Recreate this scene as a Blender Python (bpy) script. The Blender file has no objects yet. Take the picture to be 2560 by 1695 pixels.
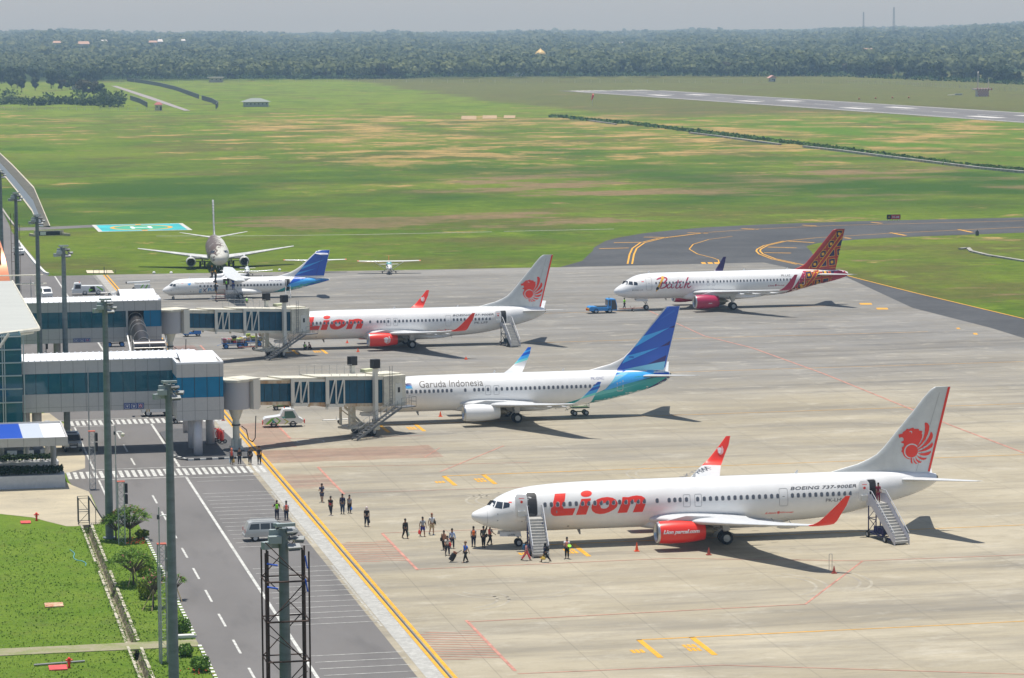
import bpy, bmesh, math, random
import numpy as np
from mathutils import Vector, Matrix
from mathutils.geometry import tessellate_polygon
R_ = math.radians
random.seed(7); RNG = np.random.default_rng(7)
scene = bpy.context.scene
COL = scene.collection
CAMP = (-46.71852, -245.1453, 44.08748); YAW, PITCH, ROLL, FPX = 0.2023973, 0.1053678, -0.00606022, 7505.56
_f = Vector((math.sin(YAW)*math.cos(PITCH), math.cos(YAW)*math.cos(PITCH), -math.sin(PITCH)))
_r = Vector((math.cos(YAW), -math.sin(YAW), 0)); _u = _r.cross(_f)
CR = _r*math.cos(ROLL)+_u*math.sin(ROLL); CU = -_r*math.sin(ROLL)+_u*math.cos(ROLL)
cam = bpy.data.cameras.new('camera'); camo = bpy.data.objects.new('camera', cam); COL.objects.link(camo)
m = Matrix((CR, CU, -_f)).transposed().to_4x4(); m.translation = Vector(CAMP); camo.matrix_world = m
cam.sensor_width = 36; cam.lens = 36*FPX/2560; cam.clip_start = 1; cam.clip_end = 60000
scene.camera = camo
SUN_EL, SUN_AZ = 85.5, 352.0      # almost overhead; shadows fall a little towards the viewer
w = bpy.data.worlds.new('World'); scene.world = w; w.use_nodes = True
nt = w.node_tree; sky = nt.nodes.new('ShaderNodeTexSky'); sky.sky_type = 'NISHITA'; sky.sun_disc = False
sky.sun_elevation = R_(SUN_EL); sky.sun_rotation = R_(SUN_AZ); sky.air_density = 1.0; sky.dust_density = 1.0; sky.ozone_density = 1.0
nt.links.new(sky.outputs[0], nt.nodes['Background'].inputs[0]); nt.nodes['Background'].inputs[1].default_value = 0.09
sl = bpy.data.lights.new('sun', 'SUN'); sl.energy = 4.5; sl.angle = R_(0.53); sl.color = (1.0, 0.965, 0.90)
so = bpy.data.objects.new('sun', sl); COL.objects.link(so)
_d = Vector((-math.sin(R_(SUN_AZ))*math.cos(R_(SUN_EL)), -math.cos(R_(SUN_AZ))*math.cos(R_(SUN_EL)), -math.sin(R_(SUN_EL))))
so.rotation_euler = _d.to_track_quat('-Z', 'Y').to_euler(); so.location = (0, 0, 200)
scene.view_settings.view_transform = 'Standard'; scene.view_settings.look = 'None'
scene.view_settings.exposure = 0.2; scene.view_settings.gamma = 1.0
scene.cycles.max_bounces = 6; scene.cycles.transparent_max_bounces = 8; scene.cycles.volume_bounces = 0
def ray(px, py):
 return _f + CR*((px-1280)/FPX) - CU*((py-847.5)/FPX)
def G(px, py, z=0.0):
 d = ray(px, py); t = (z-CAMP[2])/d.z; return Vector(CAMP)+d*t
def PY(px, py, Y):
 d = ray(px, py); t = (Y-CAMP[1])/d.y; return Vector(CAMP)+d*t
MATS = {}
def mat(name, col, rough=0.6, metal=0.0, noise=0.0, nscale=3.0, coat=0.0, spec=0.5, bump=0.0, stretch=None, col2=None, alpha=1.0, trans=0.0):
 if name in MATS: return MATS[name]
 mt = bpy.data.materials.new(name); mt.use_nodes = True; n = mt.node_tree.nodes; L = mt.node_tree.links
 b = n['Principled BSDF']; b.inputs['Base Color'].default_value = (*col, 1); b.inputs['Roughness'].default_value = rough
 b.inputs['Metallic'].default_value = metal; b.inputs['Specular IOR Level'].default_value = spec
 if coat: b.inputs['Coat Weight'].default_value = coat; b.inputs['Coat Roughness'].default_value = 0.08
 if alpha < 1: b.inputs['Alpha'].default_value = alpha
 if trans: b.inputs['Transmission Weight'].default_value = trans
 if noise or col2 or bump:
  tc = n.new('ShaderNodeTexCoord'); mp = n.new('ShaderNodeMapping'); L.new(tc.outputs['Object'], mp.inputs[0])
  if stretch: mp.inputs['Scale'].default_value = stretch
  nz = n.new('ShaderNodeTexNoise'); nz.inputs['Scale'].default_value = nscale; nz.inputs['Detail'].default_value = 6; nz.inputs['Roughness'].default_value = 0.65
  L.new(mp.outputs[0], nz.inputs['Vector'])
  mx = n.new('ShaderNodeMix'); mx.data_type = 'RGBA'
  c2 = col2 or tuple(max(0, c*(1-noise)) for c in col); c1 = col if col2 else tuple(min(1, c*(1+noise*0.6)) for c in col)
  mx.inputs['A'].default_value = (*c2, 1); mx.inputs['B'].default_value = (*c1, 1)
  rp = n.new('ShaderNodeMapRange'); rp.inputs['From Min'].default_value = 0.35; rp.inputs['From Max'].default_value = 0.65
  L.new(nz.outputs['Fac'], rp.inputs['Value']); L.new(rp.outputs[0], mx.inputs['Factor']); L.new(mx.outputs['Result'], b.inputs['Base Color'])
  if bump:
   bp = n.new('ShaderNodeBump'); bp.inputs['Strength'].default_value = bump; L.new(nz.outputs['Fac'], bp.inputs['Height']); L.new(bp.outputs[0], b.inputs['Normal'])
 MATS[name] = mt; return mt
WHITE = mat('aircraft_white_paint', (0.80, 0.80, 0.79), 0.28, coat=0.3, noise=0.05, nscale=0.8)
WINGGREY = mat('wing_grey_paint', (0.60, 0.61, 0.61), 0.4, noise=0.08, nscale=1.5)
RED = mat('red_paint', (0.80, 0.035, 0.018), 0.35, coat=0.2)
LRED = mat('livery_red_paint', (0.85, 0.045, 0.025), 0.4)
GLASSD = mat('dark_window_glass', (0.035, 0.045, 0.06), 0.12, spec=0.8)
PANE = mat('cabin_window_pane', (0.10, 0.11, 0.13), 0.25)
FRAME = mat('window_frame_grey', (0.55, 0.55, 0.55), 0.5)
TYRE = mat('tyre_rubber', (0.018, 0.018, 0.02), 0.85)
RIM = mat('wheel_rim_grey', (0.55, 0.56, 0.56), 0.45, metal=0.3)
METAL = mat('bare_metal', (0.52, 0.52, 0.52), 0.32, metal=0.9)
BURNT = mat('exhaust_metal', (0.20, 0.18, 0.14), 0.4, metal=0.8)
BLACK = mat('black_paint', (0.015, 0.015, 0.017), 0.6)
DGREY = mat('dark_grey_paint', (0.07, 0.075, 0.08), 0.6)
GREY = mat('grey_paint', (0.30, 0.31, 0.32), 0.6)
GALV = mat('galvanised_steel', (0.42, 0.44, 0.45), 0.5, metal=0.4, noise=0.12, nscale=2)
POLEM = mat('pole_grey_green_paint', (0.17, 0.205, 0.205), 0.55, noise=0.22, nscale=0.8, stretch=(1, 1, 3))
BOXM = mat('lamp_box_grey_green', (0.33, 0.38, 0.37), 0.5)
PANEL = mat('facade_light_grey_panel', (0.50, 0.49, 0.47), 0.5, noise=0.05)
ROOFW = mat('white_roof_sheet', (0.82, 0.83, 0.84), 0.45)
CREAM = mat('cream_weathered_paint', (0.66, 0.63, 0.52), 0.6, noise=0.2, nscale=1.2)
CREAMR = mat('cream_rust_stained_paint', (0.66, 0.60, 0.46), 0.7, nscale=1.4, col2=(0.42, 0.24, 0.10), stretch=(1, 1, 0.5))
def tinted(name, tint, refl=0.10, rough=0.03, body=(0.01, 0.08, 0.1), k=0.35):
 mt = bpy.data.materials.new(name); mt.use_nodes = True; n = mt.node_tree.nodes; L = mt.node_tree.links; out = n['Material Output']; b = n['Principled BSDF']
 b.inputs['Base Color'].default_value = (*body, 1); b.inputs['Roughness'].default_value = 0.2; b.inputs['Specular IOR Level'].default_value = 0.3
 t = n.new('ShaderNodeBsdfTransparent'); t.inputs[0].default_value = (*tint, 1); g = n.new('ShaderNodeBsdfGlossy'); g.inputs['Roughness'].default_value = rough
 m1 = n.new('ShaderNodeMixShader'); m1.inputs[0].default_value = k; L.new(t.outputs[0], m1.inputs[1]); L.new(b.outputs[0], m1.inputs[2])
 m2 = n.new('ShaderNodeMixShader'); m2.inputs[0].default_value = refl; L.new(m1.outputs[0], m2.inputs[1]); L.new(g.outputs[0], m2.inputs[2]); L.new(m2.outputs[0], out.inputs[0])
 MATS[name] = mt; return mt
BLUEG = mat('blue_tinted_glass', (0.008, 0.15, 0.24), 0.15, spec=.25, noise=0.25, nscale=0.8)
TEALG = tinted('teal_tinted_glass', (0.16, 0.62, 0.72), .035, body=(0.004, 0.20, 0.27), k=.5)
SKYG = mat('bright_blue_glass', (0.006, 0.20, 0.38), 0.25, spec=.2, noise=0.12, nscale=0.5)
YEL = mat('yellow_marking_paint', (0.72, 0.36, 0.02), 0.7, noise=0.2, nscale=1.2)
WMK = mat('white_marking_paint', (0.54, 0.54, 0.50), 0.75, noise=0.35, nscale=1.8)
BLUEV = mat('blue_vehicle_paint', (0.04, 0.20, 0.55), 0.4, noise=0.1)
VWHITE = mat('vehicle_white_paint', (0.75, 0.76, 0.75), 0.35, coat=0.3)
VSILV = mat('vehicle_silver_paint', (0.55, 0.55, 0.52), 0.35, metal=0.35, coat=0.3)
LIME = mat('lime_green_paint', (0.22, 0.55, 0.05), 0.5)
TEAL = mat('teal_paint', (0.03, 0.35, 0.33), 0.5)
ORANGE = mat('orange_plastic', (0.80, 0.10, 0.02), 0.5)
SALMON = mat('red_cover_paint', (0.66, 0.09, 0.08), 0.6, noise=0.2)
def tag(o, label=None, cat=None, group=None, kind=None):
 if label: o['label'] = label
 if cat: o['category'] = cat
 if group: o['group'] = group
 if kind: o['kind'] = kind
 return o
def thing(name, loc, label, cat, rz=0.0, group=None, scale=1.0):
 o = bpy.data.objects.new(name, None); COL.objects.link(o); o.location = loc; o.rotation_euler = (0, 0, rz); o.empty_display_size = 0.3
 if scale != 1.0: o.scale = (scale,)*3
 return tag(o, label, cat, group)
class MB:
 def __init__(s): s.v = []; s.f = []; s.m = []; s.mi = 0
 def add(s, vs, fs):
  b = len(s.v); s.v += [tuple(p) for p in vs]; s.f += [tuple(i+b for i in f) for f in fs]; s.m += [s.mi]*len(fs); return s
 def box(s, c, d, rz=0.0, ry=0.0, rx=0.0):
  M_ = Matrix.Rotation(rz, 3, 'Z') @ Matrix.Rotation(ry, 3, 'Y') @ Matrix.Rotation(rx, 3, 'X') if (rz or ry or rx) else None
  vs = []
  for x in (-.5, .5):
   for y in (-.5, .5):
    for z in (-.5, .5):
     p = Vector((x*d[0], y*d[1], z*d[2]));
     if M_: p = M_ @ p
     vs.append((p.x+c[0], p.y+c[1], p.z+c[2]))
  return s.add(vs, [(0, 1, 3, 2), (4, 6, 7, 5), (0, 4, 5, 1), (2, 3, 7, 6), (0, 2, 6, 4), (1, 5, 7, 3)])
 def bb(s, x0, x1, y0, y1, z0, z1): return s.box(((x0+x1)/2, (y0+y1)/2, (z0+z1)/2), (abs(x1-x0), abs(y1-y0), abs(z1-z0)))
 def ring(s, rings, cap0=True, cap1=True, close=True):
  n = len(rings[0]); vs = [p for r in rings for p in r]; fs = []
  for i in range(len(rings)-1):
   for j in range(n if close else n-1):
    k = (j+1) % n; fs.append((i*n+j, i*n+k, (i+1)*n+k, (i+1)*n+j))
  if cap0: fs.append(tuple(reversed(range(n))))
  if cap1: fs.append(tuple((len(rings)-1)*n+j for j in range(n)))
  return s.add(vs, fs)
 def cyl(s, p0, p1, r0, r1=None, n=10, cap=True):
  r1 = r0 if r1 is None else r1; a, b = Vector(p0), Vector(p1); d = (b-a).normalized()
  u = d.orthogonal().normalized(); v = d.cross(u)
  rs = [[tuple(c+(u*math.cos(2*math.pi*i/n)+v*math.sin(2*math.pi*i/n))*r) for i in range(n)] for c, r in ((a, r0), (b, r1))]
  return s.ring(rs, cap, cap)
 def bar(s, p0, p1, t=0.04, t2=None):
  return s.cyl(p0, p1, t/2*1.2, (t2 or t)/2*1.2, 5 if t < 0.03 else 6)
 def path(s, pts, r, n=6):
  for a, b in zip(pts, pts[1:]): s.cyl(a, b, r, r, n)
  return s
 def lathe(s, prof, c, axis='x', n=28, cap0=False, cap1=False):
  rs = []
  for a, r in prof:
   q = []
   for i in range(n):
    t = 2*math.pi*i/n; u, v = r*math.cos(t), r*math.sin(t)
    q.append({'x': (c[0]+a, c[1]+u, c[2]+v), 'y': (c[0]+v, c[1]+a, c[2]+u), 'z': (c[0]+u, c[1]+v, c[2]+a)}[axis])
   rs.append(q)
  return s.ring(rs, cap0, cap1)
 def prism(s, poly, a0, a1, plane='xz'):
  "outline in a plane, given depth along the third axis"
  n = len(poly); P = lambda u, v, a: {'xz': (u, a, v), 'xy': (u, v, a), 'yz': (a, u, v)}[plane]
  s.add([P(u, v, a0) for u, v in poly]+[P(u, v, a1) for u, v in poly], [(i, (i+1) % n, n+(i+1) % n, n+i) for i in range(n)])
  tri = tessellate_polygon([[Vector((u, v, 0)) for u, v in poly]])
  return s.add([P(u, v, a0) for u, v in poly]+[P(u, v, a1) for u, v in poly], [tuple(t) for t in tri]+[tuple(n+i for i in reversed(t)) for t in tri])
 def build(s, name, mats, parent=None, smooth=False, label=None, norm=True, loc=None, bevel=0.0, ang=None):
  me = bpy.data.meshes.new(name); me.from_pydata(s.v, [], s.f); me.validate()
  ms = mats if isinstance(mats, (list, tuple)) else [mats]
  for q in ms: me.materials.append(q)
  if len(ms) > 1 and len(me.polygons) == len(s.m):
   me.polygons.foreach_set('material_index', s.m)
  if norm or bevel:
   bm = bmesh.new(); bm.from_mesh(me)
   if norm: bmesh.ops.remove_doubles(bm, verts=bm.verts, dist=1e-5); bmesh.ops.recalc_face_normals(bm, faces=bm.faces)
   if bevel:
    es = [e for e in bm.edges if len(e.link_faces) == 2 and e.calc_face_angle(0) > 0.6]
    bmesh.ops.bevel(bm, geom=es, offset=bevel, segments=2, affect='EDGES', profile=0.5, clamp_overlap=True)
   bm.to_mesh(me); bm.free()
  if smooth or ang:
   me.polygons.foreach_set('use_smooth', [True]*len(me.polygons))
   if ang: me.set_sharp_from_angle(angle=R_(ang))
  o = bpy.data.objects.new(name, me); COL.objects.link(o)
  if parent: o.parent = parent
  if loc: o.location = loc
  if label: o['label'] = label
  return o
def kids(o): return [c for c in bpy.data.objects if c.parent == o]
def copy_tree(o, parent=None, table=None):
 if table is None:
  table = {}
  for c in bpy.data.objects:
   if c.parent: table.setdefault(c.parent, []).append(c)
 c = o.copy(); COL.objects.link(c); c.parent = parent
 for k in table.get(o, []): copy_tree(k, c, table)
 return c
def crv(ctrl):
 xs = [c[0] for c in ctrl]; ys = [c[1] for c in ctrl]; n = len(xs); ms = []
 dl = [(ys[i+1]-ys[i])/(xs[i+1]-xs[i]) for i in range(n-1)]
 for i in range(n):
  if i == 0: ms.append(dl[0])
  elif i == n-1: ms.append(dl[-1])
  else: ms.append(0 if dl[i-1]*dl[i] <= 0 else 2*dl[i-1]*dl[i]/(dl[i-1]+dl[i]))
 def f(x):
  if x <= xs[0]: return ys[0]
  if x >= xs[-1]: return ys[-1]
  i = 0
  while xs[i+1] < x: i += 1
  h = xs[i+1]-xs[i]; t = (x-xs[i])/h
  return (2*t**3-3*t*t+1)*ys[i]+(t**3-2*t*t+t)*h*ms[i]+(3*t*t-2*t**3)*ys[i+1]+(t**3-t*t)*h*ms[i+1]
 return f
_TC = {}
def text_flat(body, shear=0.0, bold=0.0, space=1.0):
 key = (body, shear, bold, space)
 if key in _TC: return _TC[key]
 cu = bpy.data.curves.new('t', 'FONT'); cu.body = body; cu.shear = shear; cu.offset = bold; cu.space_character = space; cu.resolution_u = 3
 o = bpy.data.objects.new('t', cu)
 me = bpy.data.meshes.new_from_object(o); bpy.data.objects.remove(o)
 v = [(p.co.x, p.co.y) for p in me.vertices]; f = [tuple(p.vertices) for p in me.polygons]; bpy.data.meshes.remove(me)
 x0 = min(p[0] for p in v); x1 = max(p[0] for p in v); y0 = min(p[1] for p in v); y1 = max(p[1] for p in v)
 _TC[key] = ([((a-x0)/(x1-x0), (b-y0)/(y1-y0)) for a, b in v], f); return _TC[key]
def poly_flat(loops):
 pts = [p for l in loops for p in l]; tri = tessellate_polygon([[Vector((u, v, 0)) for u, v in l] for l in loops]); return pts, [tuple(t) for t in tri]
def stroke(pts, ws):
 P = [Vector(p) for p in pts]; L_, Rr = [], []
 for i, p in enumerate(P):
  d = (P[min(i+1, len(P)-1)]-P[max(i-1, 0)]).normalized(); nrm = Vector((-d.y, d.x)); wv = ws[i] if isinstance(ws, (list, tuple)) else ws
  L_.append(tuple(p+nrm*wv/2)); Rr.append(tuple(p-nrm*wv/2))
 n = len(P); return L_+Rr, [(i, i+1, n+i+1, n+i) for i in range(n-1)]
def smooth_pts(pts, k=4):
 out = []; n = len(pts)
 for i in range(n-1):
  p0, p1, p2, p3 = [np.array(pts[max(0, min(n-1, j))], float) for j in (i-1, i, i+1, i+2)]
  for t in np.linspace(0, 1, k, endpoint=False):
   out.append(tuple(0.5*((2*p1)+(-p0+p2)*t+(2*p0-5*p1+4*p2-p3)*t*t+(-p0+3*p1-3*p2+p3)*t**3)))
 out.append(tuple(pts[-1])); return out
def ellipse(cx, cy, a, b, n=20, rot=0.0, t0=0.0, t1=2*math.pi):
 full = abs(t1-t0-2*math.pi) < 1e-6
 return [(cx+a*math.cos(t)*math.cos(rot)-b*math.sin(t)*math.sin(rot), cy+a*math.cos(t)*math.sin(rot)+b*math.sin(t)*math.cos(rot))
   for t in np.linspace(t0, t1, n, endpoint=not full)]
def rrect(x0, x1, z0, z1, r, n=4):
 out = []
 for cx, cz, a in ((x1-r, z1-r, 0), (x0+r, z1-r, 90), (x0+r, z0+r, 180), (x1-r, z0+r, 270)):
  for i in range(n+1):
   t = R_(a+90*i/n); out.append((cx+r*math.cos(t), cz+r*math.sin(t)))
 return out
def decal(name, flats, fn, mats, parent, du=0.5, dv=0.2, label=None):
 "flats: list of (verts2d, faces, matindex); fn maps (u, v, lift) to 3D"
 me = bpy.data.meshes.new(name); bm = bmesh.new()
 for k, fl in enumerate(flats):
  v, f = fl[0], fl[1]; mi = fl[2] if len(fl) > 2 else 0; lift = fl[3] if len(fl) > 3 else 0.0
  b2 = bmesh.new(); vs = [b2.verts.new((a, b, 0)) for a, b in v]
  for q in f:
   try: b2.faces.new([vs[i] for i in q])
   except ValueError: pass
  if not v: continue
  u0 = min(p[0] for p in v); u1 = max(p[0] for p in v); v0 = min(p[1] for p in v); v1 = max(p[1] for p in v)
  for c in np.arange(math.ceil(u0/du)*du, u1, du):
   bmesh.ops.bisect_plane(b2, geom=b2.verts[:]+b2.edges[:]+b2.faces[:], plane_co=(c, 0, 0), plane_no=(1, 0, 0))
  for c in np.arange(math.ceil(v0/dv)*dv, v1, dv):
   bmesh.ops.bisect_plane(b2, geom=b2.verts[:]+b2.edges[:]+b2.faces[:], plane_co=(0, c, 0), plane_no=(0, 1, 0))
  mp = {}
  for q in b2.verts:
   mp[q] = bm.verts.new(fn(q.co.x, q.co.y, lift))
  for q in b2.faces:
   try: nf = bm.faces.new([mp[i] for i in q.verts]); nf.material_index = mi
   except ValueError: pass
  b2.free()
 bm.to_mesh(me); bm.free()
 for q in (mats if isinstance(mats, (list, tuple)) else [mats]): me.materials.append(q)
 o = bpy.data.objects.new(name, me); COL.objects.link(o); o.parent = parent
 if label: o['label'] = label
 return o
def place_text(body, u0, u1, v0, v1, shear=0.0, bold=0.0, space=1.0, slope=0.0, mi=0, lift=0.0):
 v, f = text_flat(body, shear, bold, space)
 return ([(u0+a*(u1-u0), v0+b*(v1-v0)+slope*a*(u1-u0)) for a, b in v], f, mi, lift)
def clip(poly, region):
 out = list(poly)
 for i in range(len(region)):
  a, b = region[i], region[(i+1) % len(region)]; inp, out = out, []
  if not inp: return []
  sd = lambda p: (b[0]-a[0])*(p[1]-a[1])-(b[1]-a[1])*(p[0]-a[0])
  for j in range(len(inp)):
   p, q = inp[j-1], inp[j]; sp, sq = sd(p), sd(q)
   if (sp >= 0) != (sq >= 0):
    t = sp/(sp-sq); out.append((p[0]+(q[0]-p[0])*t, p[1]+(q[1]-p[1])*t))
   if sq >= 0: out.append(q)
 return out
def nodes_mat(name, rough=0.9):
 mt = bpy.data.materials.new(name); mt.use_nodes = True; n = mt.node_tree.nodes; L = mt.node_tree.links; b = n['Principled BSDF']; b.inputs['Roughness'].default_value = rough
 b.inputs['Specular IOR Level'].default_value = 0.2
 tc = n.new('ShaderNodeTexCoord')
 class K: pass
 k = K(); k.mt, k.b = mt, b
 def lk(a, s): L.new(a, s)
 def noise(scale, stretch=(1, 1, 1), det=5, rough=.6, off=(0, 0, 0), dist=0.0):
  mp = n.new('ShaderNodeMapping'); mp.inputs['Scale'].default_value = stretch; mp.inputs['Location'].default_value = off; lk(tc.outputs['Object'], mp.inputs[0])
  z = n.new('ShaderNodeTexNoise'); z.inputs['Scale'].default_value = scale; z.inputs['Detail'].default_value = det; z.inputs['Roughness'].default_value = rough; z.inputs['Distortion'].default_value = dist
  lk(mp.outputs[0], z.inputs['Vector']); return z.outputs['Fac']
 def ramp(v, a, b_, lo=0.0, hi=1.0):
  r = n.new('ShaderNodeMapRange'); r.inputs['From Min'].default_value = a; r.inputs['From Max'].default_value = b_; r.inputs['To Min'].default_value = lo; r.inputs['To Max'].default_value = hi
  lk(v, r.inputs['Value']); return r.outputs[0]
 def mix(f, a, b_, mode='MIX'):
  m_ = n.new('ShaderNodeMix'); m_.data_type = 'RGBA'; m_.blend_type = mode
  for s, v in (('A', a), ('B', b_)):
   if isinstance(v, tuple): m_.inputs[s].default_value = (*v, 1)
   else: lk(v, m_.inputs[s])
  if isinstance(f, (int, float)): m_.inputs['Factor'].default_value = f
  else: lk(f, m_.inputs['Factor'])
  return m_.outputs['Result']
 def math_(op, a, b_=None):
  m_ = n.new('ShaderNodeMath'); m_.operation = op
  for i, v in enumerate((a, b_)):
   if v is None: continue
   if isinstance(v, (int, float)): m_.inputs[i].default_value = v
   else: lk(v, m_.inputs[i])
  return m_.outputs[0]
 def xyz():
  s = n.new('ShaderNodeSeparateXYZ'); lk(tc.outputs['Object'], s.inputs[0]); return s.outputs
 def bump(v, st, d=.1):
  bp = n.new('ShaderNodeBump'); bp.inputs['Strength'].default_value = st; bp.inputs['Distance'].default_value = d; lk(v, bp.inputs['Height']); lk(bp.outputs[0], b.inputs['Normal'])
 k.noise, k.ramp, k.mix, k.math, k.xyz, k.bump = noise, ramp, mix, math_, xyz, bump
 k.out = lambda c: lk(c, b.inputs['Base Color'])
 return k
def joints(k, X, per, wd, off=0.0):
 a = k.math('ADD', X, 10000.0+off); m_ = k.math('MODULO', a, per); d = k.math('ABSOLUTE', k.math('SUBTRACT', m_, per/2)); return k.math('LESS_THAN', d, wd)
k = nodes_mat('apron_concrete', .8); x, y, z = k.xyz()
far = k.ramp(k.math('ADD', y, k.ramp(k.noise(.02), .3, .7, -50, 50)), 45, 150)
tan = k.mix(k.ramp(k.noise(.09, (.35, 1, 1)), .35, .65), (.36, .315, .22), (.46, .41, .305))
gry = k.mix(k.ramp(k.noise(.07, (.35, 1, 1), off=(9, 3, 0)), .35, .65), (.175, .175, .17), (.27, .265, .25))
c = k.mix(far, tan, gry)
c = k.mix(k.ramp(k.noise(.055, (.3, 1.6, 1), det=6, rough=.65, off=(31, 7, 0)), .47, .66, 0, .75), c, (.185, .175, .155))       # dark swathes
c = k.mix(k.math('MULTIPLY', k.ramp(k.noise(.10, (.22, 2.6, 1), det=8, rough=.72, off=(5, 70, 0)), .50, .68), k.ramp(far, 0, 1, .45, .95)), c, (.11, .11, .11))        # rubber and oil streaks along the stands
c = k.mix(k.ramp(k.noise(.5, (.5, 1, 1), det=8, rough=.8), .50, .74, 0, .6), c, (.22, .185, .125))
c = k.mix(k.ramp(k.noise(.3, (.6, 1, 1), det=7, rough=.75, off=(50, 0, 0)), .54, .72, 0, .5), c, (.60, .56, .46))
c = k.mix(k.ramp(k.noise(3.0, det=6, rough=.7), .3, .7, 0, .25), c, (.25, .22, .17))
cell = k.math('ADD', k.math('FLOOR', k.math('DIVIDE', x, 7.0)), k.math('MULTIPLY', k.math('FLOOR', k.math('DIVIDE', k.math('ADD', y, 2.0), 7.0)), 13.7))
wn = k.mt.node_tree.nodes.new('ShaderNodeTexWhiteNoise'); wn.noise_dimensions = '1D'; k.mt.node_tree.links.new(cell, wn.inputs['W'])
c = k.mix(k.ramp(wn.outputs['Value'], 0, 1, 0, .16), c, (.20, .18, .14))
c = k.mix(k.math('MULTIPLY', joints(k, x, 7.0, .03), .38), c, (.10, .095, .08)); c = k.mix(k.math('MULTIPLY', joints(k, y, 7.0, .03, 2.0), .10), c, (.11, .10, .085))
k.out(c); k.bump(k.noise(4.0, det=6), .15, .02); M_APRON = k.mt
k = nodes_mat('asphalt_road', .85); c = k.mix(k.ramp(k.noise(.12, (1, .4, 1)), .3, .7), (.150, .142, .135), (.19, .18, .172)); c = k.mix(k.ramp(k.noise(.35, (1, .25, 1), det=6), .52, .75, 0, .5), c, (.085, .082, .08)); c = k.mix(k.ramp(k.noise(14, det=4), .3, .7, 0, .25), c, (.10, .1, .1)); k.out(c); M_ROAD = k.mt
k = nodes_mat('asphalt_taxiway', .85); x, y, z = k.xyz(); c = k.mix(k.ramp(k.noise(.05), .3, .7), (.058, .060, .063), (.095, .097, .099)); c = k.mix(k.ramp(k.noise(.12, (.4, 1, 1), det=6, dist=1.5), .5, .7, 0, .6), c, (.05, .052, .055)); c = k.mix(k.ramp(k.noise(.8, det=7), .5, .8, 0, .3), c, (.16, .16, .155)); k.out(c); M_TAXI = k.mt
k = nodes_mat('runway_asphalt', .85); c = k.mix(k.ramp(k.noise(.03, (3, .3, 1)), .3, .7), (.13, .125, .125), (.20, .195, .19)); k.out(c); M_RWY = k.mt
k = nodes_mat('sandy_paving', .9); c = k.mix(k.ramp(k.noise(.25, (.6, 1.2, 1)), .35, .65), (.47, .41, .29), (.36, .32, .24)); c = k.mix(k.ramp(k.noise(1.5, det=7), .55, .75, 0, .6), c, (.24, .22, .17)); k.out(c); M_SAND = k.mt
k = nodes_mat('mossy_concrete', .9); c = k.mix(k.ramp(k.noise(.6), .4, .6), (.30, .27, .18), (.22, .24, .10)); c = k.mix(k.ramp(k.noise(5, det=6), .5, .7, 0, .5), c, (.36, .33, .26)); k.out(c); M_MOSS = k.mt
k = nodes_mat('rubble_stone', .9); c = k.mix(k.ramp(k.noise(2.2, det=7, rough=.8), .42, .58), (.12, .11, .07), (.40, .37, .27)); c = k.mix(k.ramp(k.noise(.7), .5, .65, 0, .7), c, (.10, .12, .04)); k.out(c); k.bump(k.noise(3, det=6), .8, .3); M_STONE = k.mt
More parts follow.
